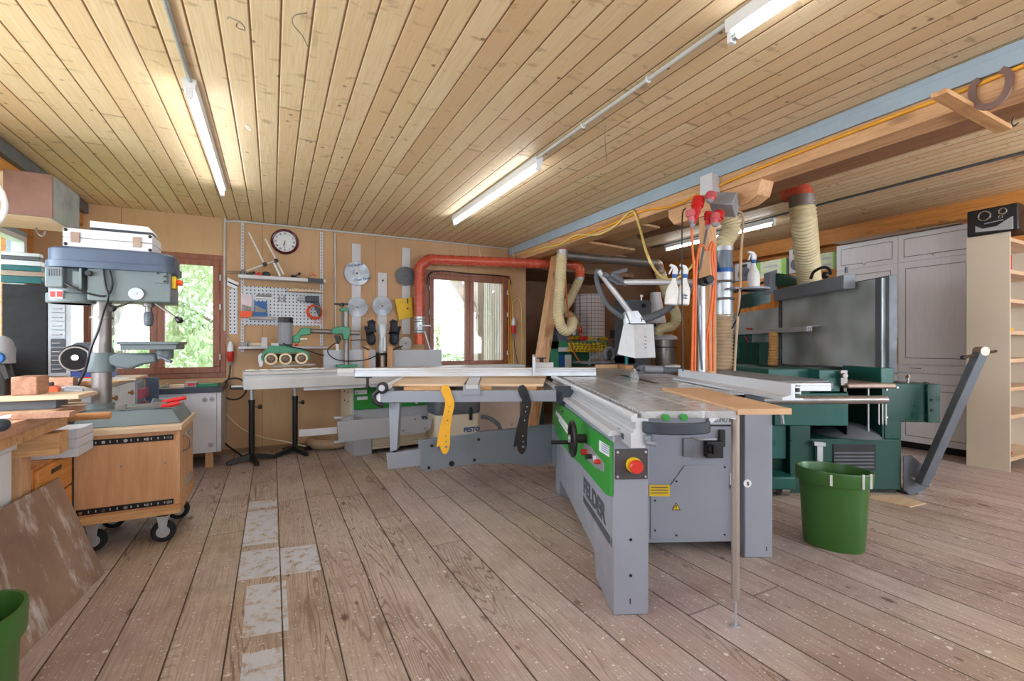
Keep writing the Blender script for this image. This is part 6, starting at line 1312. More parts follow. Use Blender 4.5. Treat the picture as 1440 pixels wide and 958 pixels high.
# ---- right ribbed duct with red elbow
e0, e1, e2, e3 = P(1128,284,d=4.3), P(1130,310,d=4.35), P(1134,350,d=4.55), P(1139,408,d=4.95)
t = thing('extraction_duct', 'ribbed cream duct hanging from a red elbow over the green planer', 'duct', e3)
b = B(); b.hose([e3, e2, e1, e0], .105, .036, .006, 22); part('ribbed_hose', b, M['cream_hose'], t, bev=0)
b = B(); b.cyl(e0-V((0,0,.05)), e0+V((0,0,.05)), .108, n=28); part('steel_clamp', b, M['iron'], t, bev=0)
b = B(); b.tube(spline([e0, e0+V((0,0,.07)), e0+V((0,.05,.115)), e0+V((0,.15,.13))],6), .092, 24); part('red_elbow', b, M['redpipe'], t, bev=0)
b = B(); st_ = e0+V((0,.12,.13)); b.cyl(st_, V((st_.x-.1, st_.y+1.9, st_.z)), .085, n=24); part('brown_pipe', b, paint('brown_painted_pipe',(150,118,88),.5), t, bev=0)
# ---- high pipe and hose of the bench bay
c0, c1 = P(790,359,y=4.8), P(922,371,y=4.8)
t = thing('dust_pipe', 'brownish dust pipe running under the loose boards to a ribbed hose', 'pipe', c1)
b = B(); b.cyl(c0, c1, .055, n=22); part('pipe', b, M['iron'], t, bev=0)
b = B(); b.tube(spline([c1-V((.02,0,0)), c1+V((.05,0,-.01)), c1+V((.09,.01,-.07)), c1+V((.095,.01,-.12))],6), .06, 20); part('elbow', b, M['browniron'], t, bev=0)
b = B(); b.hose([c1+V((.095,.01,-.11)), P(934,400,y=4.85), P(943,425,y=4.9), P(951,445,y=4.95), P(946,458,y=5.0), P(930,463,y=5.05), P(925,470,y=5.1)], .070, .024, .004, 18); part('ribbed_hose', b, M['cream_hose'], t, bev=0)
t = thing('ribbed_hose', 'cream ribbed hose hanging in a J from the beam right of the slanting brace', 'hose', P(800,470,y=4.6))
b = B(); b.hose([P(790,358,y=4.62), P(789,380,y=4.62), P(787,410,y=4.62), P(785,440,y=4.62), P(788,457,y=4.6), P(795,465,y=4.6), P(803,461,y=4.65), P(805,452,y=4.75)], .062, .022, .004, 18); part('hose', b, M['cream_hose'], t, bev=0)
b = B(); b.cyl(P(790.5,360,y=4.62), P(791,352,y=4.62), .064, n=22); part('hose_clamp', b, M['galv'], t, bev=0); b = B(); b.cyl(P(791,353,y=4.62), P(791,342,y=4.62), .058, n=22); part('brown_socket', b, M['redpipe'], t, bev=0)
# ---- back bench with machines
t = thing('back_bench', 'long dark workbench across the back of the recess', 'workbench', (4.4,6.3,0))
b = B(); b.box(3.4,5.6,5.75,6.9,.78,.82); part('bench_top', b, M['pinex'], t)
for x_, y__ in ((3.45,5.8),(5.5,5.8),(3.45,6.8),(5.5,6.8)): b = B(); b.box(x_,x_+.08,y__,y__+.08,0,.78); part('leg', b, M['mgreen'], t)
def bx2(px0, px1, py0, py1, y, dep, zb=None):
    pm = (py0+py1)/2; xm = (px0+px1)/2; z0 = zb if zb is not None else P(xm,py1,y=y).z; return P(px0,pm,y=y).x, P(px1,pm,y=y).x, y, y+dep, z0, P(xm,py0,y=y).z
y = 5.85; t = thing('bench_machine', 'green bench machine with white name strip, under a yellow net', 'machine', (P(815,500,y=y).x,y,.82))
x0,x1,a_,c_,z0,z1 = bx2(774,856,480,515,y,.4,.821); b = B(); b.box(x0,P(786,500,y=y).x,a_,c_,z0,z1); b.box(x0,x1,a_,c_,z1-.12,z1); b.box(x0,x1,a_+.3,c_,z0,z1); part('housing', b, M['pfgreen'], t, bev=.004)
x0,x1,_a,_c,z0_,z1_ = bx2(785,806,488.5,494.5,y,.01); b = B(); b.box(x0,x1,y-.004,y,z0_,z1_); ns = part('name_strip', b, M['lgrey'], t)
x0,x1,_a,_c,z0_,z1_ = bx2(786,794,498,515,y+.05,.1,.821); b = B(); b.box(x0,x1,_a,_c,z0_,z1_); solo('blue_bottle', b, M['blue'], 'dark blue container inside the green bench machine', 'container', bev=.01)
x0,x1,_a,_c,z0_,z1_ = bx2(795,804,499,515,y+.05,.1,.821); b = B(); b.box(x0,x1,_a,_c,z0_,z1_); solo('white_container', b, M['white'], 'white container inside the green bench machine', 'container', bev=.01)
b = B(); random.seed(11); zt2 = P(815,480,y=y).z
for k in range(26):
    cx_ = P(799+random.random()*56, 485, y=y+.05).x; b.torus((cx_, y+.02+random.random()*.2, zt2+.035+random.random()*.02), .03+random.random()*.03, .008, (random.random()-.5,random.random()-.5,1), 12, 5)
M['netyellow'] = paint('yellow_net', (226,190,30), .6, var=.3, scale=30)
for k in range(10):
    px = 800+k*5.6; b.tube([P(px,482,y=y-.02), P(px+2,488,y=y-.03), P(px-2,495,y=y-.02)], .014, 6)
for k in range(4): b.tube([P(799,483+k*3.6,y=y-.028), P(828,485+k*3.2,y=y-.03), P(853,482+k*3.8,y=y-.028)], .010, 6)
solo('yellow_net', b, M['netyellow'], 'yellow net draped over the green bench machine', 'net', bev=0, kind='stuff')
def grid_mat():
    t = NT('gridded_white_filter_cloth'); o = t.pos(); sx = t.n('ShaderNodeSeparateXYZ', {0: o})
    fx = t.math('FRACT', t.math('DIVIDE', sx.outputs[0], .058)); fz = t.math('FRACT', t.math('DIVIDE', sx.outputs[2], .062))
    a = t.math('MAXIMUM', t.math('LESS_THAN', fx, .1), t.math('LESS_THAN', fz, .1)); return t.out(t.mix(a, lin((226,216,214)), lin((96,92,110))), .7)
c = P(829,478,y=6.35); zt3 = P(829,415,y=6.35).z; t = thing('filter_drum', 'white cylindrical filter with a blue grid standing behind the green bench machine', 'filter', (c.x,6.35,.821))
b = B(); b.cyl((c.x,6.35,.90),(c.x,6.35,zt3),.255,n=36); part('filter_cloth', b, grid_mat(), t, bev=.02)
b = B(); b.cyl((c.x,6.35,.821),(c.x,6.35,.90),.24,n=32); part('base_band', b, M['navy'], t)
c = P(793,470,y=5.9); t = thing('dust_fan', 'dark round extractor fan under the end of the cream hose', 'fan', (c.x,6.0,.82))
b = B(); b.cyl((c.x,5.9,c.z-.03),(c.x,6.1,c.z-.03),.12,n=28); b.box(c.x-.1,c.x+.1,5.95,6.06,1.2-.05,c.z-.05); part('fan_casing', b, M['darksteel'], t)
b = B(); c2_ = P(810,466,y=5.9); b.cyl((c2_.x,5.95,c2_.z-.06),(c2_.x,5.95,c2_.z+.03),.06,n=24); b.torus((c2_.x,5.95,c2_.z+.03),.062,.008,(0,0,1),24,6); part('hose_socket', b, M['iron'], t, bev=0)
b = B(); b.hose([(c2_.x,5.95,c2_.z+.02), P(809,452,y=5.9), P(803,445,y=5.9), P(796,441,y=5.95)], .062, .024, .004, 16); part('hose_stub', b, M['tan_hose'], t, bev=0)
cab([(792,360,4.66),(795,385,4.64),(796,410,4.64),(799,440,4.72),(801,470,5.0),(805,490,5.5),(811,503,5.6),(819,512,5.6)], .010, M['orangecable'], 'orange cable dangling in front of the cream hoses')
cab([(797,438,5.4),(806,445,5.4),(813,452,5.4),(815,460,5.5)], .008, M['yellowcable'], 'short yellow cable to the upper red connector at the bench')
for q_, r_, lab in (((815,458,469,2),.026,'upper small red connector hanging at the bench'), ((826,475,477,-12),.03,'red connector lying level below the gridded filter')):
    px, pa, pb, ddx = q_; a, e = P(px,pa,y=5.55), P(px+ddx+(0 if ddx > 0 else 0),pb,y=5.55); b = B(); b.lathe(a, [(.014,0),(r_,.02),(r_,(e-a).length*.7),(.014,(e-a).length)], 16, e-a); solo('power_connector', b, M['red'], lab, 'connector', bev=0)
cab([(815,469,5.55),(820,478,5.6),(826,486,5.6),(830,490,5.7)], .007, M['orangecable'], 'orange cable over the yellow net')
cab([(826,476,5.55),(835,478,5.6),(842,484,5.6),(842,498,5.6)], .006, M['yellowcable'], 'yellow cable right of the red connector at the bench')
# circular saw on the bench end
y = 5.3; t = thing('mitre_saw', 'grey mitre saw with round guard standing behind the panel saw', 'mitre saw', (P(845,515,y=y).x,y,.90))
c = P(857,498,y=y); b = B(); b.torus(c, .085, .028, (0,1,0), 28, 8, radians(-60), radians(230)); part('blade_guard', b, M['grey'], t, bev=0)
b = B(); b.cyl(c+V((0,.01,0)), c+V((0,.02,0)), .075, n=28); b.cyl(c+V((0,-.02,0)), c+V((0,.03,0)), .02); part('blade', b, M['iron'], t, bev=0)
b = B(); b.tube(spline([P(829,514,y=y-.03), P(830,505,y=y-.03), P(838,499,y=y-.03), P(846,504,y=y-.03), P(848,512,y=y-.03)],5), .016, 8); b.box(P(820,512,y=y).x,P(868,512,y=y).x,y-.05,y+.25,.905,.935); part('base', b, M['grey'], t, bev=0)
b = B(); b.obox(P(866,494,y=y), (.07,.05,.06), (0,.2,0)); part('handle', b, M['lgrey'], t)
b = B(); b.obox(P(864,470,y=y+.3), (.09,.1,.13)); b.cyl(P(864,478,y=y+.3), V((P(864,478,y=y+.3).x,y+.3,.93)), .03); part('motor', b, M['navy'], t)
# outfeed table beyond the saw
frame(*SAW); t = thing('outfeed_table', 'pale outfeed table continuing behind the panel saw', 'table', (.8,3.0,0))
b = B(); b.box(.40,1.10,2.43,3.62,.862,.892); part('tabletop', b, M['castiron'], t)
for x_, y__ in ((.45,2.6),(1.0,2.6),(.45,3.5),(1.0,3.5)): b = B(); b.box(x_,x_+.06,y__,y__+.06,0,.862); part('leg', b, M['mgreen'], t)
b = B(); b.box(.72,.98,3.45,3.52,.8925,.935); solo('wood_block', b, M['mdf'], 'light wooden block at the far left edge of the outfeed table', 'wood block')
b = B(); b.box(1.0,1.09,3.2,3.5,.8925,.935); solo('wood_block', b, M['pinex'], 'orange-brown wooden block right beside the lighter one on the outfeed table', 'wood block')
# angle grinder and battery box
c = P(912,525,z=.90); gy = c.y
t = thing('angle_grinder', 'grey electric hand tool lying on the saw table behind the blade', 'power tool', (c.x,c.y,.9))
b = B(); b.cyl(P(906,519,y=gy)+V((0,.0,.0)), P(931,520,y=gy), .034, n=20); part('body', b, M['grey'], t, bev=.004)
b = B(); b.cyl(P(929,520,y=gy), P(934,520,y=gy), .030, n=20); part('end_cap', b, M['darksteel'], t)
b = B(); b.slab([P(*a, y=gy-.01) for a in ((895,522),(900,514),(908,513),(909,522),(900,526))], (0,.05,0)); part('gear_head', b, M['darksteel'], t)
b = B(); b.tube([P(900,521,y=gy-.03), P(890,519,y=gy-.06)], .010, 8); part('side_handle', b, M['black'], t, bev=0)
x0, x1 = P(932,520,y=gy+.15).x, P(958,520,y=gy+.15).x; b = B(); b.box(x0,x1,gy+.12,gy+.25,.901,.94); bb_ = solo('tool_case', b, M['darksteel'], 'dark flat case behind the grey hand tool on the saw table', 'case')
b = B(); b.box(x0+.01,x1-.01,gy+.13,gy+.24,.9405,.975); solo('battery_charger', b, M['iron'], 'metal grey block lying on the dark flat case', 'box', bev=.008)
frame()
# ---- band saw
y = 4.9; t = thing('band_saw', 'dark grey band saw with teal left edge behind the white saw hood', 'band saw', (P(898,515,y=y).x,y,0))
X0, X1 = P(883,470,y=y).x, P(916,470,y=y).x
b = B(); b.box(X0,X1,y,y+.28,.0,P(899,500,y=y).z); b.box(X0,P(894,470,y=y).x,y,y+.28,.9,P(899,440,y=y).z); part('column', b, M['darksteel'], t, bev=.01)
b = B(); b.prism(rrect(X0,X1,P(899,447,y=y).z,P(899,422,y=y).z,.04), y, y+.28, 'y'); part('upper_wheel_case', b, M['darksteel'], t, bev=.004)
b = B(); b.box(X0-.03,X0,y-.006,y+.03,.0,P(899,424,y=y).z); part('teal_edge', b, paint('teal_enamel',(36,168,170),.35), t, bev=.006)
b = B(); c = P(902,420,y=y+.1); b.cyl(c+V((0,0,-.04)), c+V((0,0,.05)), .014); b.cyl(c+V((0,0,.02)), c+V((0,0,.05)), .035); part('tension_knob', b, M['chrome'], t)
b = B(); c = P(905,430,y=y-.005); b.cyl(c, c+V((0,-.02,0)), .03); part('front_knob', b, M['black'], t); b = B(); c = P(917,457,y=y); b.cyl(c, c+V((.05,-.02,0)), .025); part('side_knob', b, M['black'], t)
# ---- white cone and chip drum
t = thing('chip_extractor', 'chip extractor drum with white cone behind the saw', 'extractor', (P(935,500,y=5.2).x,5.2,0))
c = P(936,495,y=5.2); b = B(); b.cyl((c.x,5.2,.03),(c.x,5.2,P(936,478,y=5.2).z),.16,n=30); part('drum', b, M['iron'], t, bev=.004)
b = B(); zt4 = P(936,478,y=5.2).z; b.lathe((c.x,5.2,zt4), [(.175,0),(.18,.02),(.16,.05),(.09,.08)], 30); part('drum_lid', b, M['lgrey'], t, bev=0)
b = B(); b.torus((c.x,5.2,zt4-.11),.165,.008,(0,0,1),30,6); part('band', b, M['bolt'], t, bev=0)
b = B(); c = P(922,455,y=5.6); b.lathe((c.x,5.6,c.z), [(.17,0),(.15,.08),(.09,.42),(.085,.5)], 28); b.cyl((c.x,5.6,.0),(c.x,5.6,c.z),.03); part('white_cone', b, M['lgrey'], t, bev=0)
def sheet_mat():
    t = NT('worn_brown_sheet'); o = t.obj(); n = t.noise(o, 4, 5, .6)
    col = t.ramp(n, [(.3, lin((124,98,82))), (.55, lin((146,118,100))), (.8, lin((166,140,122)))])
    k = t.noise(t.map(o, (3, 5, 1.6), (2.3, .4, .9), (0, .5, 0)), 1.4, 6, .7); col = t.mix(t.ramp(k, [(.56, BW(0)), (.68, BW(.8))]), col, lin((212,206,204)))
    return t.out(col, .4)
# ================================================================== LEFT: DRILL PRESS ON ITS CABINET
frame()
CY = 3.35
t = thing('rolling_cabinet', 'beech cabinet on castors carrying the pillar drill', 'cabinet', (-.73,3.6,0))
x0, x1 = -.965, -.488
b = B(); b.box(x0,x1-.018,CY,3.86,.22,.665); part('body', b, wood('beech_board',(206,154,112),(190,136,94),.6,2), t, bev=.002)
b = B(); b.box(x0-.05,x1+.012,CY-.025,3.90,.665,.695); part('top_board', b, M['ply'], t)
b = B(); b.box(x0,x1+.006,CY-.03,3.88,.178,.222); part('base_board', b, M['pinex'], t)
b = B(); b.box(x1-.018,x1,CY+.0,3.86,.225,.66); dr = part('side_door', b, M['pinez'], t)
b = B(); b.tube(spline([(x1,CY+.09,.62),(x1+.035,CY+.09,.60),(x1+.035,CY+.09,.54),(x1,CY+.09,.52)],5), .006, 8); part('handle', b, M['iron'], dr, bev=0)
for z in (.60,.30): b = B(); b.box(x1,x1+.006,CY+.2,CY+.42,z-.02,z+.02); part('strap_hinge', b, M['galv'], dr)
for z in (.245,.625):
    b = B(); b.box(x0+.01,x1-.03,CY-.006,CY,z-.016,z+.016); st = part('black_strip', b, M['bolt'], t)
    b = B()
    for k in range(14): b.box(x0+.03+k*.031,x0+.034+k*.031,CY-.0075,CY-.006,z-.006,z+.006)
    part('strip_slots', b, M['lgrey'], st, bev=0, kind='stuff')
    for k in range(5): b = B(); xx = x0+.03+k*.098; b.cyl((xx,CY-.006,z),(xx,CY-.012,z),.009,n=12); part('screw', b, M['chrome'], st, bev=0)
for px, py in ((170.5,656),(232,651)): c = P(px,py,y=CY); b = B(); b.cyl(c, c+V((0,-.005,0)), .006, n=10); part('screw', b, M['iron'], t, bev=0)
for xx, yy in ((-.575,3.40),(-.90,3.42),(-.56,3.80),(-.90,3.80)):
    b = B(); b.box(xx-.045,xx+.045,yy-.04,yy+.04,.168,.178); b.prism([(xx-.03,.168),(xx+.03,.168),(xx+.015,.06),(xx,.05),(xx-.015,.06)], yy-.03, yy-.023, 'y'); b.prism([(xx-.03,.168),(xx+.03,.168),(xx+.015,.06),(xx,.05),(xx-.015,.06)], yy+.023, yy+.03, 'y'); b.box(xx-.03,xx+.03,yy-.03,yy+.03,.155,.168); cs = part('castor_fork', b, M['galv'], t)
    b = B(); b.lathe((xx+.0,yy-.02,.062), [(.03,0),(.055,.0),(.062,.01),(.062,.03),(.055,.04),(.03,.04)], 26, (0,1,0), False); part('castor_wheel', b, M['blackrub'], cs, bev=0)
    b = B(); b.cyl((xx,yy-.022,.062),(xx,yy+.02,.062),.034,n=20); part('castor_hub', b, M['galv'], cs, bev=0)
# pillar drill
M['bluegrey'] = paint('blue_grey_enamel', (74,88,110), .35, var=.05, scale=3); M['greengrey'] = paint('green_grey_enamel', (106,118,120), .4, var=.05, scale=3)
DYc = 3.66; cx = P(143,500,y=DYc).x
t = thing('pillar_drill', 'grey pillar drill with blue-grey belt cover, standing on the rolling cabinet', 'drill press', (cx+.15,DYc,.695))
F0 = CY+.06
q = lambda px, py: P(px,py,y=F0)
xa, xb = q(95,605).x, q(255,590).x
b = B(); b.add([(xa,F0,.6955),(xb,F0,.6955),(xb,3.84,.6955),(xa,3.84,.6955),(xa+.05,F0+.035,.785),(xb-.05,F0+.035,.785),(xb-.05,3.80,.785),(xa+.05,3.80,.785)], [(0,3,2,1),(4,5,6,7),(0,1,5,4),(1,2,6,5),(2,3,7,6),(3,0,4,7)]); part('base_plate', b, M['greengrey'], t, bev=.006)
ztop_ = P(143,384,y=DYc).z; b = B(); b.cyl((cx,DYc,.75),(cx,DYc,ztop_),.048,n=28); part('column', b, M['iron'], t, bev=0)
b = B(); b.cyl((cx,DYc,.78),(cx,DYc,.815),.085,.06,n=24); part('column_foot', b, M['greengrey'], t)
q = lambda px, py: P(px,py,y=DYc-.02)
zl, zh = P(143,523,y=DYc).z, P(143,496,y=DYc).z
b = B(); b.cyl((cx,DYc,zl),(cx,DYc,zh),.066,n=28); part('table_bracket', b, M['greengrey'], t, bev=.004)
b = B(); b.slab([P(*a, y=DYc-.05) for a in ((151,500),(165,497),(218,497),(220,510),(200,513),(180,520),(163,517),(152,512))], (0,.1,0)); part('table_arm', b, M['greengrey'], t, bev=.012)
tz0, tz1 = P(205,492,y=DYc-.17).z, P(205,480.5,y=DYc-.17).z; X0, X1 = P(164,486,y=DYc-.17).x, P(250.5,486,y=DYc-.17).x
b = B(); b.box(X0,X1,DYc-.17,DYc+.17,tz1-.018,tz1); b.box(X0+.012,X1-.012,DYc-.155,DYc+.155,tz0,tz1-.018); b.cyl(((X0+X1)/2+.05,DYc,tz0-.06),((X0+X1)/2+.05,DYc,tz0),.05); part('work_table', b, M['greengrey'], t, bev=.003)
b = B(); b.cyl(P(222,500,y=DYc-.1), P(240,508,y=DYc-.14), .007); b.cyl(P(232,505,y=DYc-.12), P(241,509,y=DYc-.14), .011); part('table_lever', b, M['darksteel'], t)
# head
HY_, HD = DYc-.13, .26
b = B(); p = lambda px, py: P(px,py,y=HY_)
zt_, zb_ = p(180,376).z, p(180,424).z; xh0, xh1 = p(122,400).x, p(240.5,400).x
b.box(xh0,xh1,HY_,HY_+HD,zb_,zt_); hd = part('head', b, M['greengrey'], t, bev=.008)
xl0, xl1 = P(54,360,y=HY_-.04).x, P(246,370,y=HY_-.04).x; zl0, zl1 = P(150,378,y=HY_-.04).z, P(150,349,y=HY_-.04).z; zm = P(150,369,y=HY_-.04).z
n_ = rrect(xl0,xl1,HY_-.04,HY_+HD+.04,.10,8); n2 = rrect(xl0+.012,xl1-.012,HY_-.03,HY_+HD+.03,.09,8); n3 = rrect(xl0+.03,xl1-.03,HY_-.012,HY_+HD+.01,.08,8); N = len(n_)
vs = [(a,c,zl0) for a,c in n_]+[(a,c,zm) for a,c in n_]+[(a,c,zm+.003) for a,c in n2]+[(a,c,zl1-.015) for a,c in n2]+[(a,c,zl1) for a,c in n3]
b = B(); b.add(vs, [(i*N+k,i*N+(k+1)%N,(i+1)*N+(k+1)%N,(i+1)*N+k) for i in range(4) for k in range(N)]+[list(range(N))[::-1], list(range(4*N,5*N))]); part('belt_cover', b, M['bluegrey'], t, bev=0)
mx0, mx1 = P(60,400,y=HY_-.02).x, P(119,400,y=HY_-.02).x; mz0, mz1 = P(90,425,y=HY_-.02).z, P(90,375,y=HY_-.02).z
b = B(); b.cyl(((mx0+mx1)/2,DYc-.01,mz0),((mx0+mx1)/2,DYc-.01,mz1),.105,n=30); mo = part('motor', b, M['greengrey'], t, bev=.006)
b = B(); b.cyl(((mx0+mx1)/2,DYc-.01,mz0),((mx0+mx1)/2,DYc-.01,mz0+.06),.118,n=30); mb = part('motor_bell', b, M['greengrey'], mo, bev=.01)
b = B(); a, c = P(62,403,y=HY_-.04), P(88,375,y=HY_-.04); b.box(a.x,c.x,HY_-.035,HY_+.05,a.z,c.z); tb2 = part('terminal_box', b, M['greengrey'], mo, bev=.006)
b = B(); 
for k in range(6): aa, cc = P(67+3.6*k,388,y=HY_-.037), P(69+3.6*k,378,y=HY_-.037); b.box(aa.x,cc.x,HY_-.038,HY_-.034,aa.z,cc.z)
part('vent_slots', b, M['darksteel'], tb2, bev=0)
b = B(); a, c = P(68,419,y=HY_-.02), P(87,408,y=HY_-.02); b.box(a.x,c.x,DYc-.142,DYc-.105,a.z,c.z); wl_ = part('red_label', b, M['white'], mo, bev=0)
for k in range(2): aa, cc = P(69.5+9.5*k,417.5,y=HY_-.021), P(77+9.5*k,409.5,y=HY_-.021); b = B(); b.box(aa.x,cc.x,DYc-.144,DYc-.142,aa.z,cc.z); part('red_print', b, M['red'], wl_, bev=0)
b = B(); b.bar(P(108,382,y=HY_), P(108,404,y=HY_), .03, .03, (0,1,0)); b.bar(P(115,378,y=HY_), P(115,408,y=HY_), .012, .05, (0,1,0)); part('motor_mount', b, M['greengrey'], t)
b = B(); b.tube(spline([P(92,398,y=HY_-.03), P(105,405,y=HY_-.05), P(125,413,y=HY_-.03), P(150,416,y=HY_-.02), P(158,400,y=HY_-.015), P(154,380,y=HY_-.015)],6), .006, 8); part('motor_cable', b, M['black'], t, bev=0)
b = B(); b.tube(spline([P(144,376,y=HY_-.012), P(148,400,y=HY_-.015), P(152,418,y=HY_-.03), P(145,440,y=HY_+.02), P(138,465,y=HY_+.02), P(128,490,y=HY_+.02), P(120,520,y=HY_+.05), P(108,545,y=HY_+.1)],6), .007, 8); part('mains_cable', b, M['black'], t, bev=0)
c = P(192,413.5,y=HY_); b = B(); b.cyl(c, c+V((0,-.012,0)), .038, n=24); b.cyl(c+V((0,-.012,0)), c+V((0,-.016,0)), .007); part('round_cover', b, M['galv'], hd)
b = B(); a, c = P(217,398,y=HY_), P(235,384,y=HY_); b.box(a.x,c.x,HY_-.012,HY_,a.z,c.z); sw_ = part('switch_plate', b, M['greengrey'], hd)
bolts([P(*a_, y=HY_-.013) for a_ in ((222,384.5),(232,389),(232,396))], .006, (0,-1,0), sw_)
c = P(126,385,y=HY_); b = B(); b.cyl(c, c+V((0,-.03,0)), .016, n=10); part('head_knob', b, M['black'], hd)
b = B(); a, c = P(240.5,405,y=HY_), P(240.5,388,y=HY_); b.box(xh1,xh1+.02,HY_+.02,HY_+.12,a.z,c.z); part('yellow_plate', b, M['ylab'], hd); b = B(); b.cyl((xh1+.02,HY_+.06,a.z+.04),(xh1+.05,HY_+.06,a.z+.04),.018); part('orange_knob', b, M['orange'], hd)
sx_ = P(209,440,y=DYc).x; b = B(); b.cyl((sx_,DYc,P(209,432,y=DYc).z),(sx_,DYc,zb_),.03,n=18); b.cyl((sx_,DYc,P(209,440,y=DYc).z),(sx_,DYc,P(209,430,y=DYc).z),.018,n=18); part('quill', b, M['iron'], t)
b = B(); b.lathe((sx_,DYc,P(209,459,y=DYc).z), [(.012,0),(.022,.008),(.026,.03),(.026,.075),(.02,.09)], 20); part('chuck', b, M['darksteel'], t, bev=0)
for a_, e_, dy in (((188,424),(161,433),-.1),((219,427),(249,448),-.05)):
    b = B(); b.cyl(P(*a_, y=HY_+.05), P(*e_, y=HY_+dy), .007, n=10); lv_ = part('feed_lever', b, M['iron'], t, bev=0)
    e3 = P(*e_, y=HY_+dy); d_ = (e3-P(*a_, y=HY_+.05)).normalized(); b = B(); b.lathe(e3-d_*.01, [(.010,0),(.014,.01),(.020,.03),(.014,.045)], 14, d_); part('lever_knob', b, M['black'], lv_, bev=0)
zr = P(143,447,y=DYc).z; b = B(); b.cyl((cx,DYc,zr-.008),(cx,DYc,zr+.008),.056,n=28); part('column_ring', b, M['iron'], t)
# cases on the belt cover
z0 = zl1+.0005; a, c = P(89,330,y=HY_).x, P(215,340,y=HY_).x
def case(name, x0, x1, y0, y1, z0, z1, m, label):
    t = thing(name, label, 'case', ((x0+x1)/2,(y0+y1)/2,z0)); zm = z0+(z1-z0)*.5
    b = B(); b.box(x0,x1,y0,y1,z0,zm-.001); part('lower_shell', b, m, t, bev=.004); b = B(); b.box(x0,x1,y0,y1,zm+.001,z1); part('upper_shell', b, m, t, bev=.004); return t, zm
zc1 = P(89,313,y=HY_).z; zc1 = z0+.105
tc, zm = case('aluminium_case', a, c, HY_-.01, HY_+.24, z0, zc1, M['lgrey'], 'aluminium case with two latches lying on the belt cover of the drill')
for xx in (a+.055, c-.075): b = B(); b.box(xx-.02,xx+.02,HY_-.018,HY_-.01,zm-.03,zm+.03); part('latch', b, M['browniron'], tc)
for xx in (a+.012, c-.012):
    for zz in (z0+.012, zc1-.012): b = B(); b.ball((xx,HY_-.008,zz), .010, 12, 8); part('corner_cap', b, M['black'], tc, bev=0)
a2, c2 = P(128,310,y=HY_+.05).x, P(212,318,y=HY_+.05).x; zz = zc1+.0005
tw = thing('white_case', 'smaller white case with black lower edge lying on the aluminium case', 'case', ((a2+c2)/2,HY_+.1,zz))
b = B(); b.prism([(a2,zz+.022),(c2+.015,zz+.022),(c2-.01,zz+.055),(a2,zz+.06)], HY_+.03, HY_+.20, 'y'); part('lid', b, M['white'], tw); b = B(); b.box(a2,c2,HY_+.035,HY_+.20,zz,zz+.022); part('black_base', b, M['navy'], tw)
# clamps lying on the drill base
t = thing('locking_pliers', 'locking pliers with red handles lying on the drill base', 'pliers', (P(240,575,y=3.45).x,3.45,.786))
zq = .787
def g(px, y): 
    return V((P(px,578,y=y).x, y, 0))
a, c, e = g(170,3.45), g(228,3.45), g(262,3.45)
b = B(); b.bar(V((a.x,3.45,zq+.012)), V((c.x,3.45,zq+.025)), .018, .014); b.obox((a.x,3.45,zq+.018),(.05,.03,.03)); b.obox((c.x-.01,3.45,zq+.022),(.07,.03,.03)); part('jaw_bar', b, M['iron'], t)
for dz, dy_, L_ in ((.045,.0,0.0),(.018,-.02,-.03)): b = B(); b.tube([(c.x,3.45+dy_,zq+dz*.8),(c.x+.05,3.45+dy_,zq+dz),(e.x+L_,3.45+dy_,zq+dz+.012)], [.010,.013,.012], 10); part('red_handle', b, M['red'], t, bev=0)
t = thing('locking_pliers', 'second pair of steel clamps behind the red-handled pliers', 'pliers', (g(200,3.55).x,3.55,.786))
b = B(); b.bar(V((g(185,3.55).x,3.55,zq+.01)), V((g(230,3.55).x,3.55,zq+.02)), .02, .016); b.obox((g(222,3.55).x,3.55,zq+.028),(.06,.03,.035),(0,.3,.3)); part('jaws', b, M['darksteel'], t)
# ================================================================== WORKBENCH IN THE LEFT FOREGROUND
BX = -.86
t = thing('workbench', 'wooden workbench cut off by the left edge of the picture', 'workbench', (-1.4,2.2,0))
M['benchtop'] = wood('worn_bench_board', (186,140,112), (146,100,76), .6, 1); M['benchlight'] = wood('pale_bench_board', (212,178,142), (184,146,108), .6, 1)
b = B(); b.box(-1.9,BX,.8,3.08,.84,.88); part('bench_top', b, M['benchlight'], t, bev=.003); b = B(); b.box(BX,BX+.018,.8,3.08,.838,.882); part('edge_strip', b, M['benchtop'], t)
b = B(); b.box(BX-.05,BX-.012,.9,2.95,.785,.84); part('apron', b, M['pinex'], t)
b = B(); b.box(-1.05,-.97,2.77,2.86,0,.68); part('leg', b, M['pinez'], t); b = B(); b.box(-1.5,-.845,2.76,2.87,.68,.775); part('cross_rail', b, M['pinex'], t)
b = B(); b.box(-1.88,-1.81,2.77,2.86,0,.84); part('leg', b, M['pinez'], t)
b = B(); b.box(-1.8,-.99,1.5,2.74,.30,.745); wc_ = part('white_cupboard', b, M['white'], t); b = B(); b.box(-.99,-.97,1.5,2.74,.72,.76); b.box(-.99,-.97,1.5,2.74,.30,.33); part('door_rim', b, M['white'], wc_, bev=.008)
zB = .8805
def onbx(px, py): return P(px, py, z=zB)
a, c = onbx(14,556), onbx(52,556)
b = B(); yb_ = 2.85; x0_, x1_ = P(15,545,y=yb_).x, P(52,545,y=yb_).x; zt_ = P(33,530,y=yb_).z
b = B(); b.box(x0_,x1_,yb_,yb_+.13,.9435,zt_); solo('timber_block', b, M['benchtop'], 'big square timber block lying on pale boards on the workbench', 'timber block', bev=.004)
b = B(); b.obox((x0_+.06,yb_+.03,.9335), (.40,.22,.018), (0,0,-.05)); solo('pale_board', b, M['ply'], 'pale board lying under the big timber block', 'board')
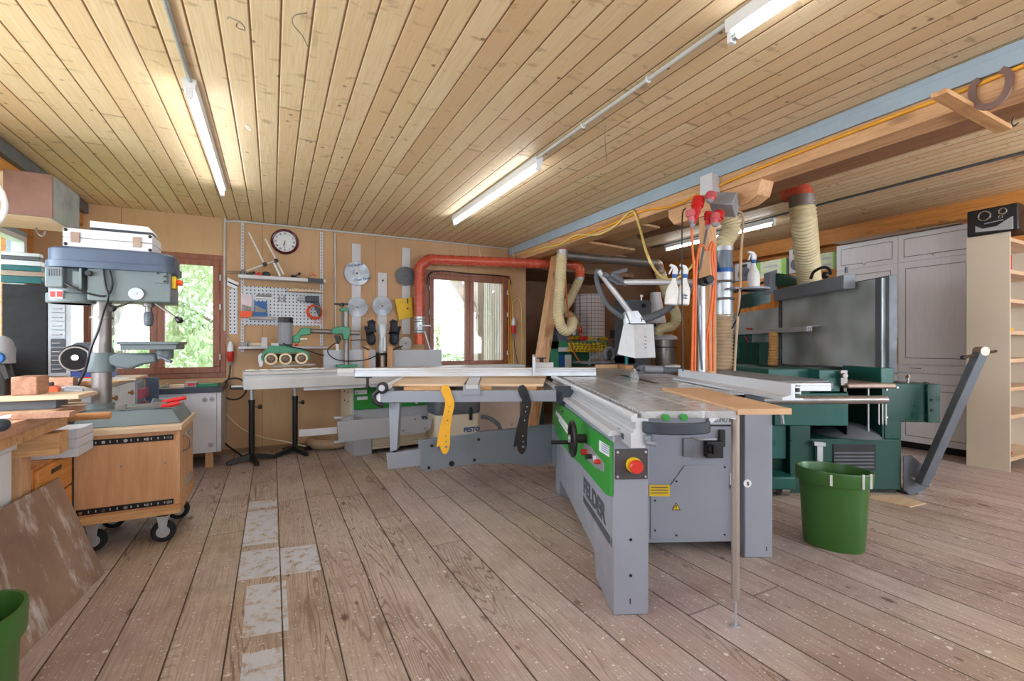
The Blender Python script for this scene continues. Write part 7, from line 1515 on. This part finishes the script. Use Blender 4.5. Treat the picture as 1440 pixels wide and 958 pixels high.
b = B(); b.obox((x0_+.05,yb_+.04,.9024), (.22,.14,.0435)); solo('dark_batten', b, M['darksteel'], 'dark batten under the pale board on the workbench', 'batten')
b = B(); b.obox((P(22,572,y=2.5).x,2.48,zB+.012), (.36,.05,.022), (0,0,-.10)); solo('narrow_board', b, M['benchtop'], 'narrow brown board lying in front of the timber block', 'board')
b = B(); b.obox((P(93,566,y=2.9).x,2.93,zB+.004), (.12,.10,.006), (0,0,.2)); solo('wood_chip', b, M['ply'], 'flat pale offcut at the far corner of the workbench', 'offcut')
b = B(); b.obox((P(4,563,y=2.28).x-.04,2.22,zB+.030), (.16,.10,.003), (0,-.12,.3)); solo('paper_sheet', b, M['white'], 'white paper sheet on the workbench at the left edge', 'paper')
b = B(); b.ball((P(2,573,y=2.15).x,2.15,zB+.022), (.022,.03,.022)); b.cyl((P(2,573,y=2.15).x-.12,2.15,zB+.018),(P(2,573,y=2.15).x,2.15,zB+.022),.014); solo('blue_screwdriver', b, M['navy'], 'dark blue tool handle on the workbench at the left edge', 'tool')
# router tool standing at the far left
y = 2.9; t = thing('router_tool', 'blue and grey hand router standing on the workbench at the left edge', 'router', (P(0,530,y=y).x,y,zB))
c = P(2,497,y=y); b = B(); b.cyl(c+V((0,0,-.045)), c+V((0,0,.03)), .045, n=24); b.ball(c+V((0,0,.03)), (.04,.04,.05)); part('motor', b, M['grey'], t, bev=0)
b = B(); b.cyl(c+V((0,-.03,-.02)), c+V((0,-.055,-.02)), .028, n=20); part('blue_cap', b, M['blue'], t, bev=.004)
b = B(); b.slab([P(*a_, y=y-.03) for a_ in ((-12,508),(5,508),(13,532),(6,534),(0,520),(-12,520))], (0,.06,0)); b.cyl(V((c.x,y,zB)), V((c.x,y,c.z-.04)), .03); part('foot', b, M['black'], t)
# leaning sheet, orange drawer unit, white boards
b = B(); pa, pb, pc, pd = V((-.836,2.33,.0)), V((-.766,3.06,0)), V((-.93,3.02,.52)), V((-1.02,2.1,.52)); pe = V((-.88,1.95,.0)); pf = V((-1.02,1.95,.5))
b.slab([pe, pb, pc, pf], V((.006,-.001,.002))); solo('leaning_sheet', b, sheet_mat(), 'worn brown sheet leaning on its edge against the workbench and drawers', 'sheet', bev=.001)
t = thing('drawer_unit', 'orange wooden drawer unit between the workbench and the rolling cabinet', 'drawers', (-1.1,3.05,0))
b = B(); b.box(-1.3,-.972,2.88,3.30,0,.60); part('carcass', b, M['orangewoodz'], t, bev=.003)
for z0_, z1_ in ((.43,.59),(.24,.42),(.04,.23)):
    b = B(); b.box(-.972,-.955,2.89,3.29,z0_,z1_); dd = part('drawer', b, M['orangewood'], t, bev=.003)
    b = B(); b.box(-.956,-.9535,3.03,3.15,z1_-.05,z1_-.028); part('handle_slot', b, M['bolt'], dd, bev=0)
xr_ = P(109.5,630,y=3.10).x
for k in range(3):
    b = B(); b.box(-1.55,xr_-.0,3.10,3.33,.601+k*.046,.645+k*.046); solo('white_board', b, M['lgrey'], ['lowest','middle','top'][k]+' of three white boards stacked on the orange drawer unit', 'board', 'white boards on the drawer unit', bev=.002)
p0_, p1_ = P(66,589,y=3.12), P(156,584,y=3.12); b = B(); b.cyl(p0_, p1_, .019, n=18); b.cyl(p1_-V((.03,.021,0)), p1_-V((.03,.024,0)), .004); rod_ = solo('round_handle', b, wood('turned_beech',(206,150,98),(182,124,74),.8,0), 'round wooden bar sticking out from the far end of the workbench', 'bar', bev=.002)
# ---- bench run along the left wall with white drawers
t = thing('white_drawer_bench', 'white drawer bench with brass knobs along the left wall, behind the pillar drill', 'drawers', (-1.4,4.5,0))
b = B(); b.box(-1.93,-1.02,3.95,5.12,.06,.885); part('carcass', b, M['lgrey'], t)
for k in range(2):
    for z0_, z1_ in ((.64,.87),(.40,.63),(.1,.39)):
        b = B(); b.box(-1.02,-1.0,3.97+k*.42,4.37+k*.42,z0_,z1_); dd = part('drawer', b, M['white'], t, bev=.003)
        b = B(); b.lathe((-1.0,4.17+k*.42,(z0_+z1_)/2+.04), [(.008,0),(.008,.012),(.019,.02),(.019,.03),(.001,.036)], 14, (1,0,0)); part('knob', b, M['yel2'] if False else paint('brass_knob',(170,124,60),.35,.6), dd, bev=0)
b = B(); b.box(-1.93,-.985,3.9,5.14,.886,.905); part('top_board', b, M['benchlight'], t)
b = B(); b.box(-1.02,-.995,4.83,5.08,.30,.86); fr_ = part('drawer_rack', b, M['galv'], t)
for k in range(4): b = B(); b.box(-.998,-.96,4.85,5.06,.36+k*.12,.44+k*.12); part('pink_tray', b, paint('pinkish_tray_front',(170,84,100),.4), fr_); 
b = B(); b.box(-.99,-.90,5.09,5.13,.20,.88); solo('grey_metal_side', b, M['bluegrey'], 'narrow grey metal upright beside the pink trays', 'upright')
for k in range(5):
    b = B(); b.obox((-1.15-.05*k,4.3+.13*k,.906+.006), (.5,.04,.012), (0,0,.3+.3*(k % 2))); solo('wood_strip', b, [M['ply'], M['lgrey']][k % 2], ['first','second','third','fourth','fifth'][k]+' from the viewer of the thin strips lying on the white drawer bench', 'strip', 'strips on the white drawer bench', bev=0)
# bench top in front of the black panel with small machines
t = thing('side_bench', 'dark bench along the left wall below the black panel', 'workbench', (-1.6,3.5,0))
b = B(); b.box(-1.93,-1.08,3.13,3.88,.80,.84); part('bench_top', b, M['benchlight'], t)
for x_, y__ in ((-1.88,3.2),(-1.45,3.2),(-1.88,3.75),(-1.45,3.75)): b = B(); b.box(x_,x_+.07,y__,y__+.07,0,.80); part('leg', b, M['pinez'], t)
yq = 3.4; t = thing('mitre_saw', 'pale grey mitre saw with orange button on the bench behind the timber block', 'mitre saw', (P(95,555,y=yq).x,yq,.84))
b = B(); b.slab([P(*a_, y=yq) for a_ in ((72,549),(78,546),(100,547),(114,552),(117,562),(72,562))], (0,.2,0)); part('base', b, M['conduit'], t, bev=.01)
b = B(); b.cyl(P(92,548,y=yq-.02), P(117,551,y=yq-.02), .014); part('grip', b, M['grey'], t); c = P(77,548,y=yq-.01); b = B(); b.cyl(c+V((0,-.03,0)), c+V((0,.02,0)), .022); part('orange_button', b, M['orange'], t)
b = B(); c = P(73.5,548,y=yq-.02); b.box(c.x-.014,c.x+.002,yq-.03,yq,c.z-.04,c.z+.04); part('dark_bracket', b, M['bolt'], t)
y = 3.75; zb2 = .8405
b = B(); a, c = P(69,545,y=y), P(103,531,y=y); b.box(a.x,c.x,y,y+.08,a.z,c.z); b.box(a.x,c.x,y,y+.08,zb2,a.z); solo('timber_beam_offcut', b, M['benchtop'], 'short reddish beam offcut behind the big timber block', 'beam offcut', bev=.002)
b = B(); a, c = P(100,547,y=3.82), P(129,537,y=3.82); b.box(a.x,c.x,3.85,3.94,zb2-.0+.07,a.z+.04); solo('plank_offcut', b, M['pinex'], 'pale plank offcut left of the drill column', 'offcut')
# black panel and rails
y = 5.2; xr_ = P(66,460,y=y).x; zt_ = P(30,400,y=y).z
b = B(); b.box(-1.935,xr_,y,y+.04,.886+.02,zt_); solo('dark_board', b, paint('black_blue_panel',(10,12,18),.5), 'big black panel standing at the left wall above the bench', 'panel', bev=.003)
TE = paint('teal_green_enamel',(18,104,112),.35)
def stripe(py0, py1, m, label, px1, dy=.02, cat='level'):
    a, c = P(30,py1,y=y-dy), P(30,py0,y=y-dy); b = B(); b.box(-1.935,P(px1,(py0+py1)/2,y=y-dy).x,y-dy,y+.05,a.z,c.z); return solo(label[1], b, m, label[0], cat, bev=.003)
s_ = [stripe(388.5,398,TE,('lower teal rail above the black panel','teal_rail'),58,cat='rail'), stripe(381,388.2,M['browniron'],('pale pinkish rail between the two teal rails','pale_rail'),60,cat='rail'), stripe(373.5,380.7,TE,('upper teal rail above the black panel','teal_rail'),58,cat='rail'),
      stripe(366,373.2,M['alu'],('aluminium rail directly above the upper teal rail','aluminium_rail'),58,cat='rail'), stripe(360.5,365.7,M['darksteel'],('dark grey strip in the pile of rails at the left','dark_rail'),56,cat='rail'), stripe(355,360.2,M['alu'],('topmost aluminium rail in the pile at the left','aluminium_rail'),56,cat='rail')]
# small metal drawers
y = 5.2; x0_, x1_ = P(67.5,480,y=y).x, P(95,480,y=y).x; zb_, zt_ = .906, P(80,395,y=y).z
t = thing('small_parts_drawers', 'tall narrow steel cabinet of small drawers beside the black panel', 'drawers', ((x0_+x1_)/2,5.3,zb_))
b = B(); b.box(x0_,x1_+.02,y,y+.3,zb_,zt_); part('casing', b, M['galv'], t)
h = (P(80,530,y=y).z-P(80,543,y=y).z); zz = zb_+.03; k = 0
while zz+h*.9 < zt_:
    b = B(); b.box(x0_+.02,x1_-.012,y-.012,y,zz,zz+h*.86); dd = part('drawer', b, M['galv'] if k > 3 else M['darksteel'], t, bev=.002)
    b = B(); zc = zz+h*.4; xc = (x0_+x1_)/2; b.tube([(xc-.03,y-.012,zc),(xc-.025,y-.035,zc),(xc+.025,y-.035,zc),(xc+.03,y-.012,zc)], .004, 6); part('handle', b, M['lgrey'], dd, bev=0); zz += h*.93; k += 1
# bench grinder, blue
y = 4.6; c = P(106,503,y=y); t = thing('disc_sander', 'blue machine with black disc on the bench behind the drill column', 'sander', (c.x,y,.905))
b = B(); b.cyl(c, c+V((0,.03,0)), .095, n=32); part('black_disc', b, M['blackrub'], t, bev=.004); b = B(); b.torus(c+V((0,.0,-.01)), .088, .008, (0,1,0), 30, 6, pi*.0, pi*2); part('guard_rim', b, M['iron'], t, bev=0)
b = B(); b.cyl(c+V((0,-.012,0)), c, .022, n=16); part('hub', b, M['chrome'], t, bev=0)
b = B(); b.cyl(c+V((.02,.03,.02)), c+V((.10,.22,.02)), .095, n=28); part('motor', b, M['darksteel'], t)
b = B(); b.box(c.x-.04,c.x+.19,y+.035,y+.25,.9055,c.z-.045); part('blue_base', b, paint('deep_blue_enamel',(20,60,150),.35), t, bev=.008)
b = B(); b.cyl((c.x+.05,y-.03,.918),(c.x+.2,y-.03,.918),.011); solo('red_pen', b, M['red'], 'thin red tool lying in front of the blue machine', 'tool')
# storage box under the ceiling at the left
X1b = -1.2; y0_ = 3.82; x0_ = P(4,270,y=y0_).x; z0_, z1_ = P(74,306,y=y0_).z, P(74,246,y=y0_).z
t = thing('ceiling_box', 'open-bottomed wooden box hanging under the ceiling in the upper left', 'box', (-1.4,4.0,z0_))
b = B(); b.box(x0_,X1b,y0_,y0_+.02,z0_,z1_); part('front_board', b, paint('stained_brown_board',(124,90,78),.6,var=.18,scale=5), t)
b = B(); b.box(X1b-.02,X1b,y0_+.02,4.27,z0_,z1_); part('side_board', b, paint('stained_grey_board',(134,138,134),.6,var=.16,scale=6), t)
b = B(); b.box(x0_,X1b-.02,y0_+.02,4.27,z0_,z0_+.018); part('bottom_board', b, M['ply'], t)
b = B(); b.box(x0_-.2,x0_,y0_+.05,4.27,z0_,z1_); part('left_board', b, M['ply'], t)
b = B(); b.box(-1.69,-1.65,y0_+.1,y0_+.15,z1_,2.42); part('hanger', b, M['darksteel'], t)
rod('hose', [P(-4,262,y=3.3), P(3,272,y=3.3), P(7,290,y=3.3), P(3,305,y=3.3), P(-6,315,y=3.3)], .012, M['white'], 'white hose curving in at the left edge below the wooden box', 'hose', sm=True)
b = B(); b.tube(spline([P(51,320,y=4.0), P(53,328,y=4.0), P(60,332,y=4.0), P(64,325,y=4.0)],5), .005, 6); solo('wire_hook', b, M['iron'], 'bent wire hook under the wooden box in the upper left', 'hook', bev=0)
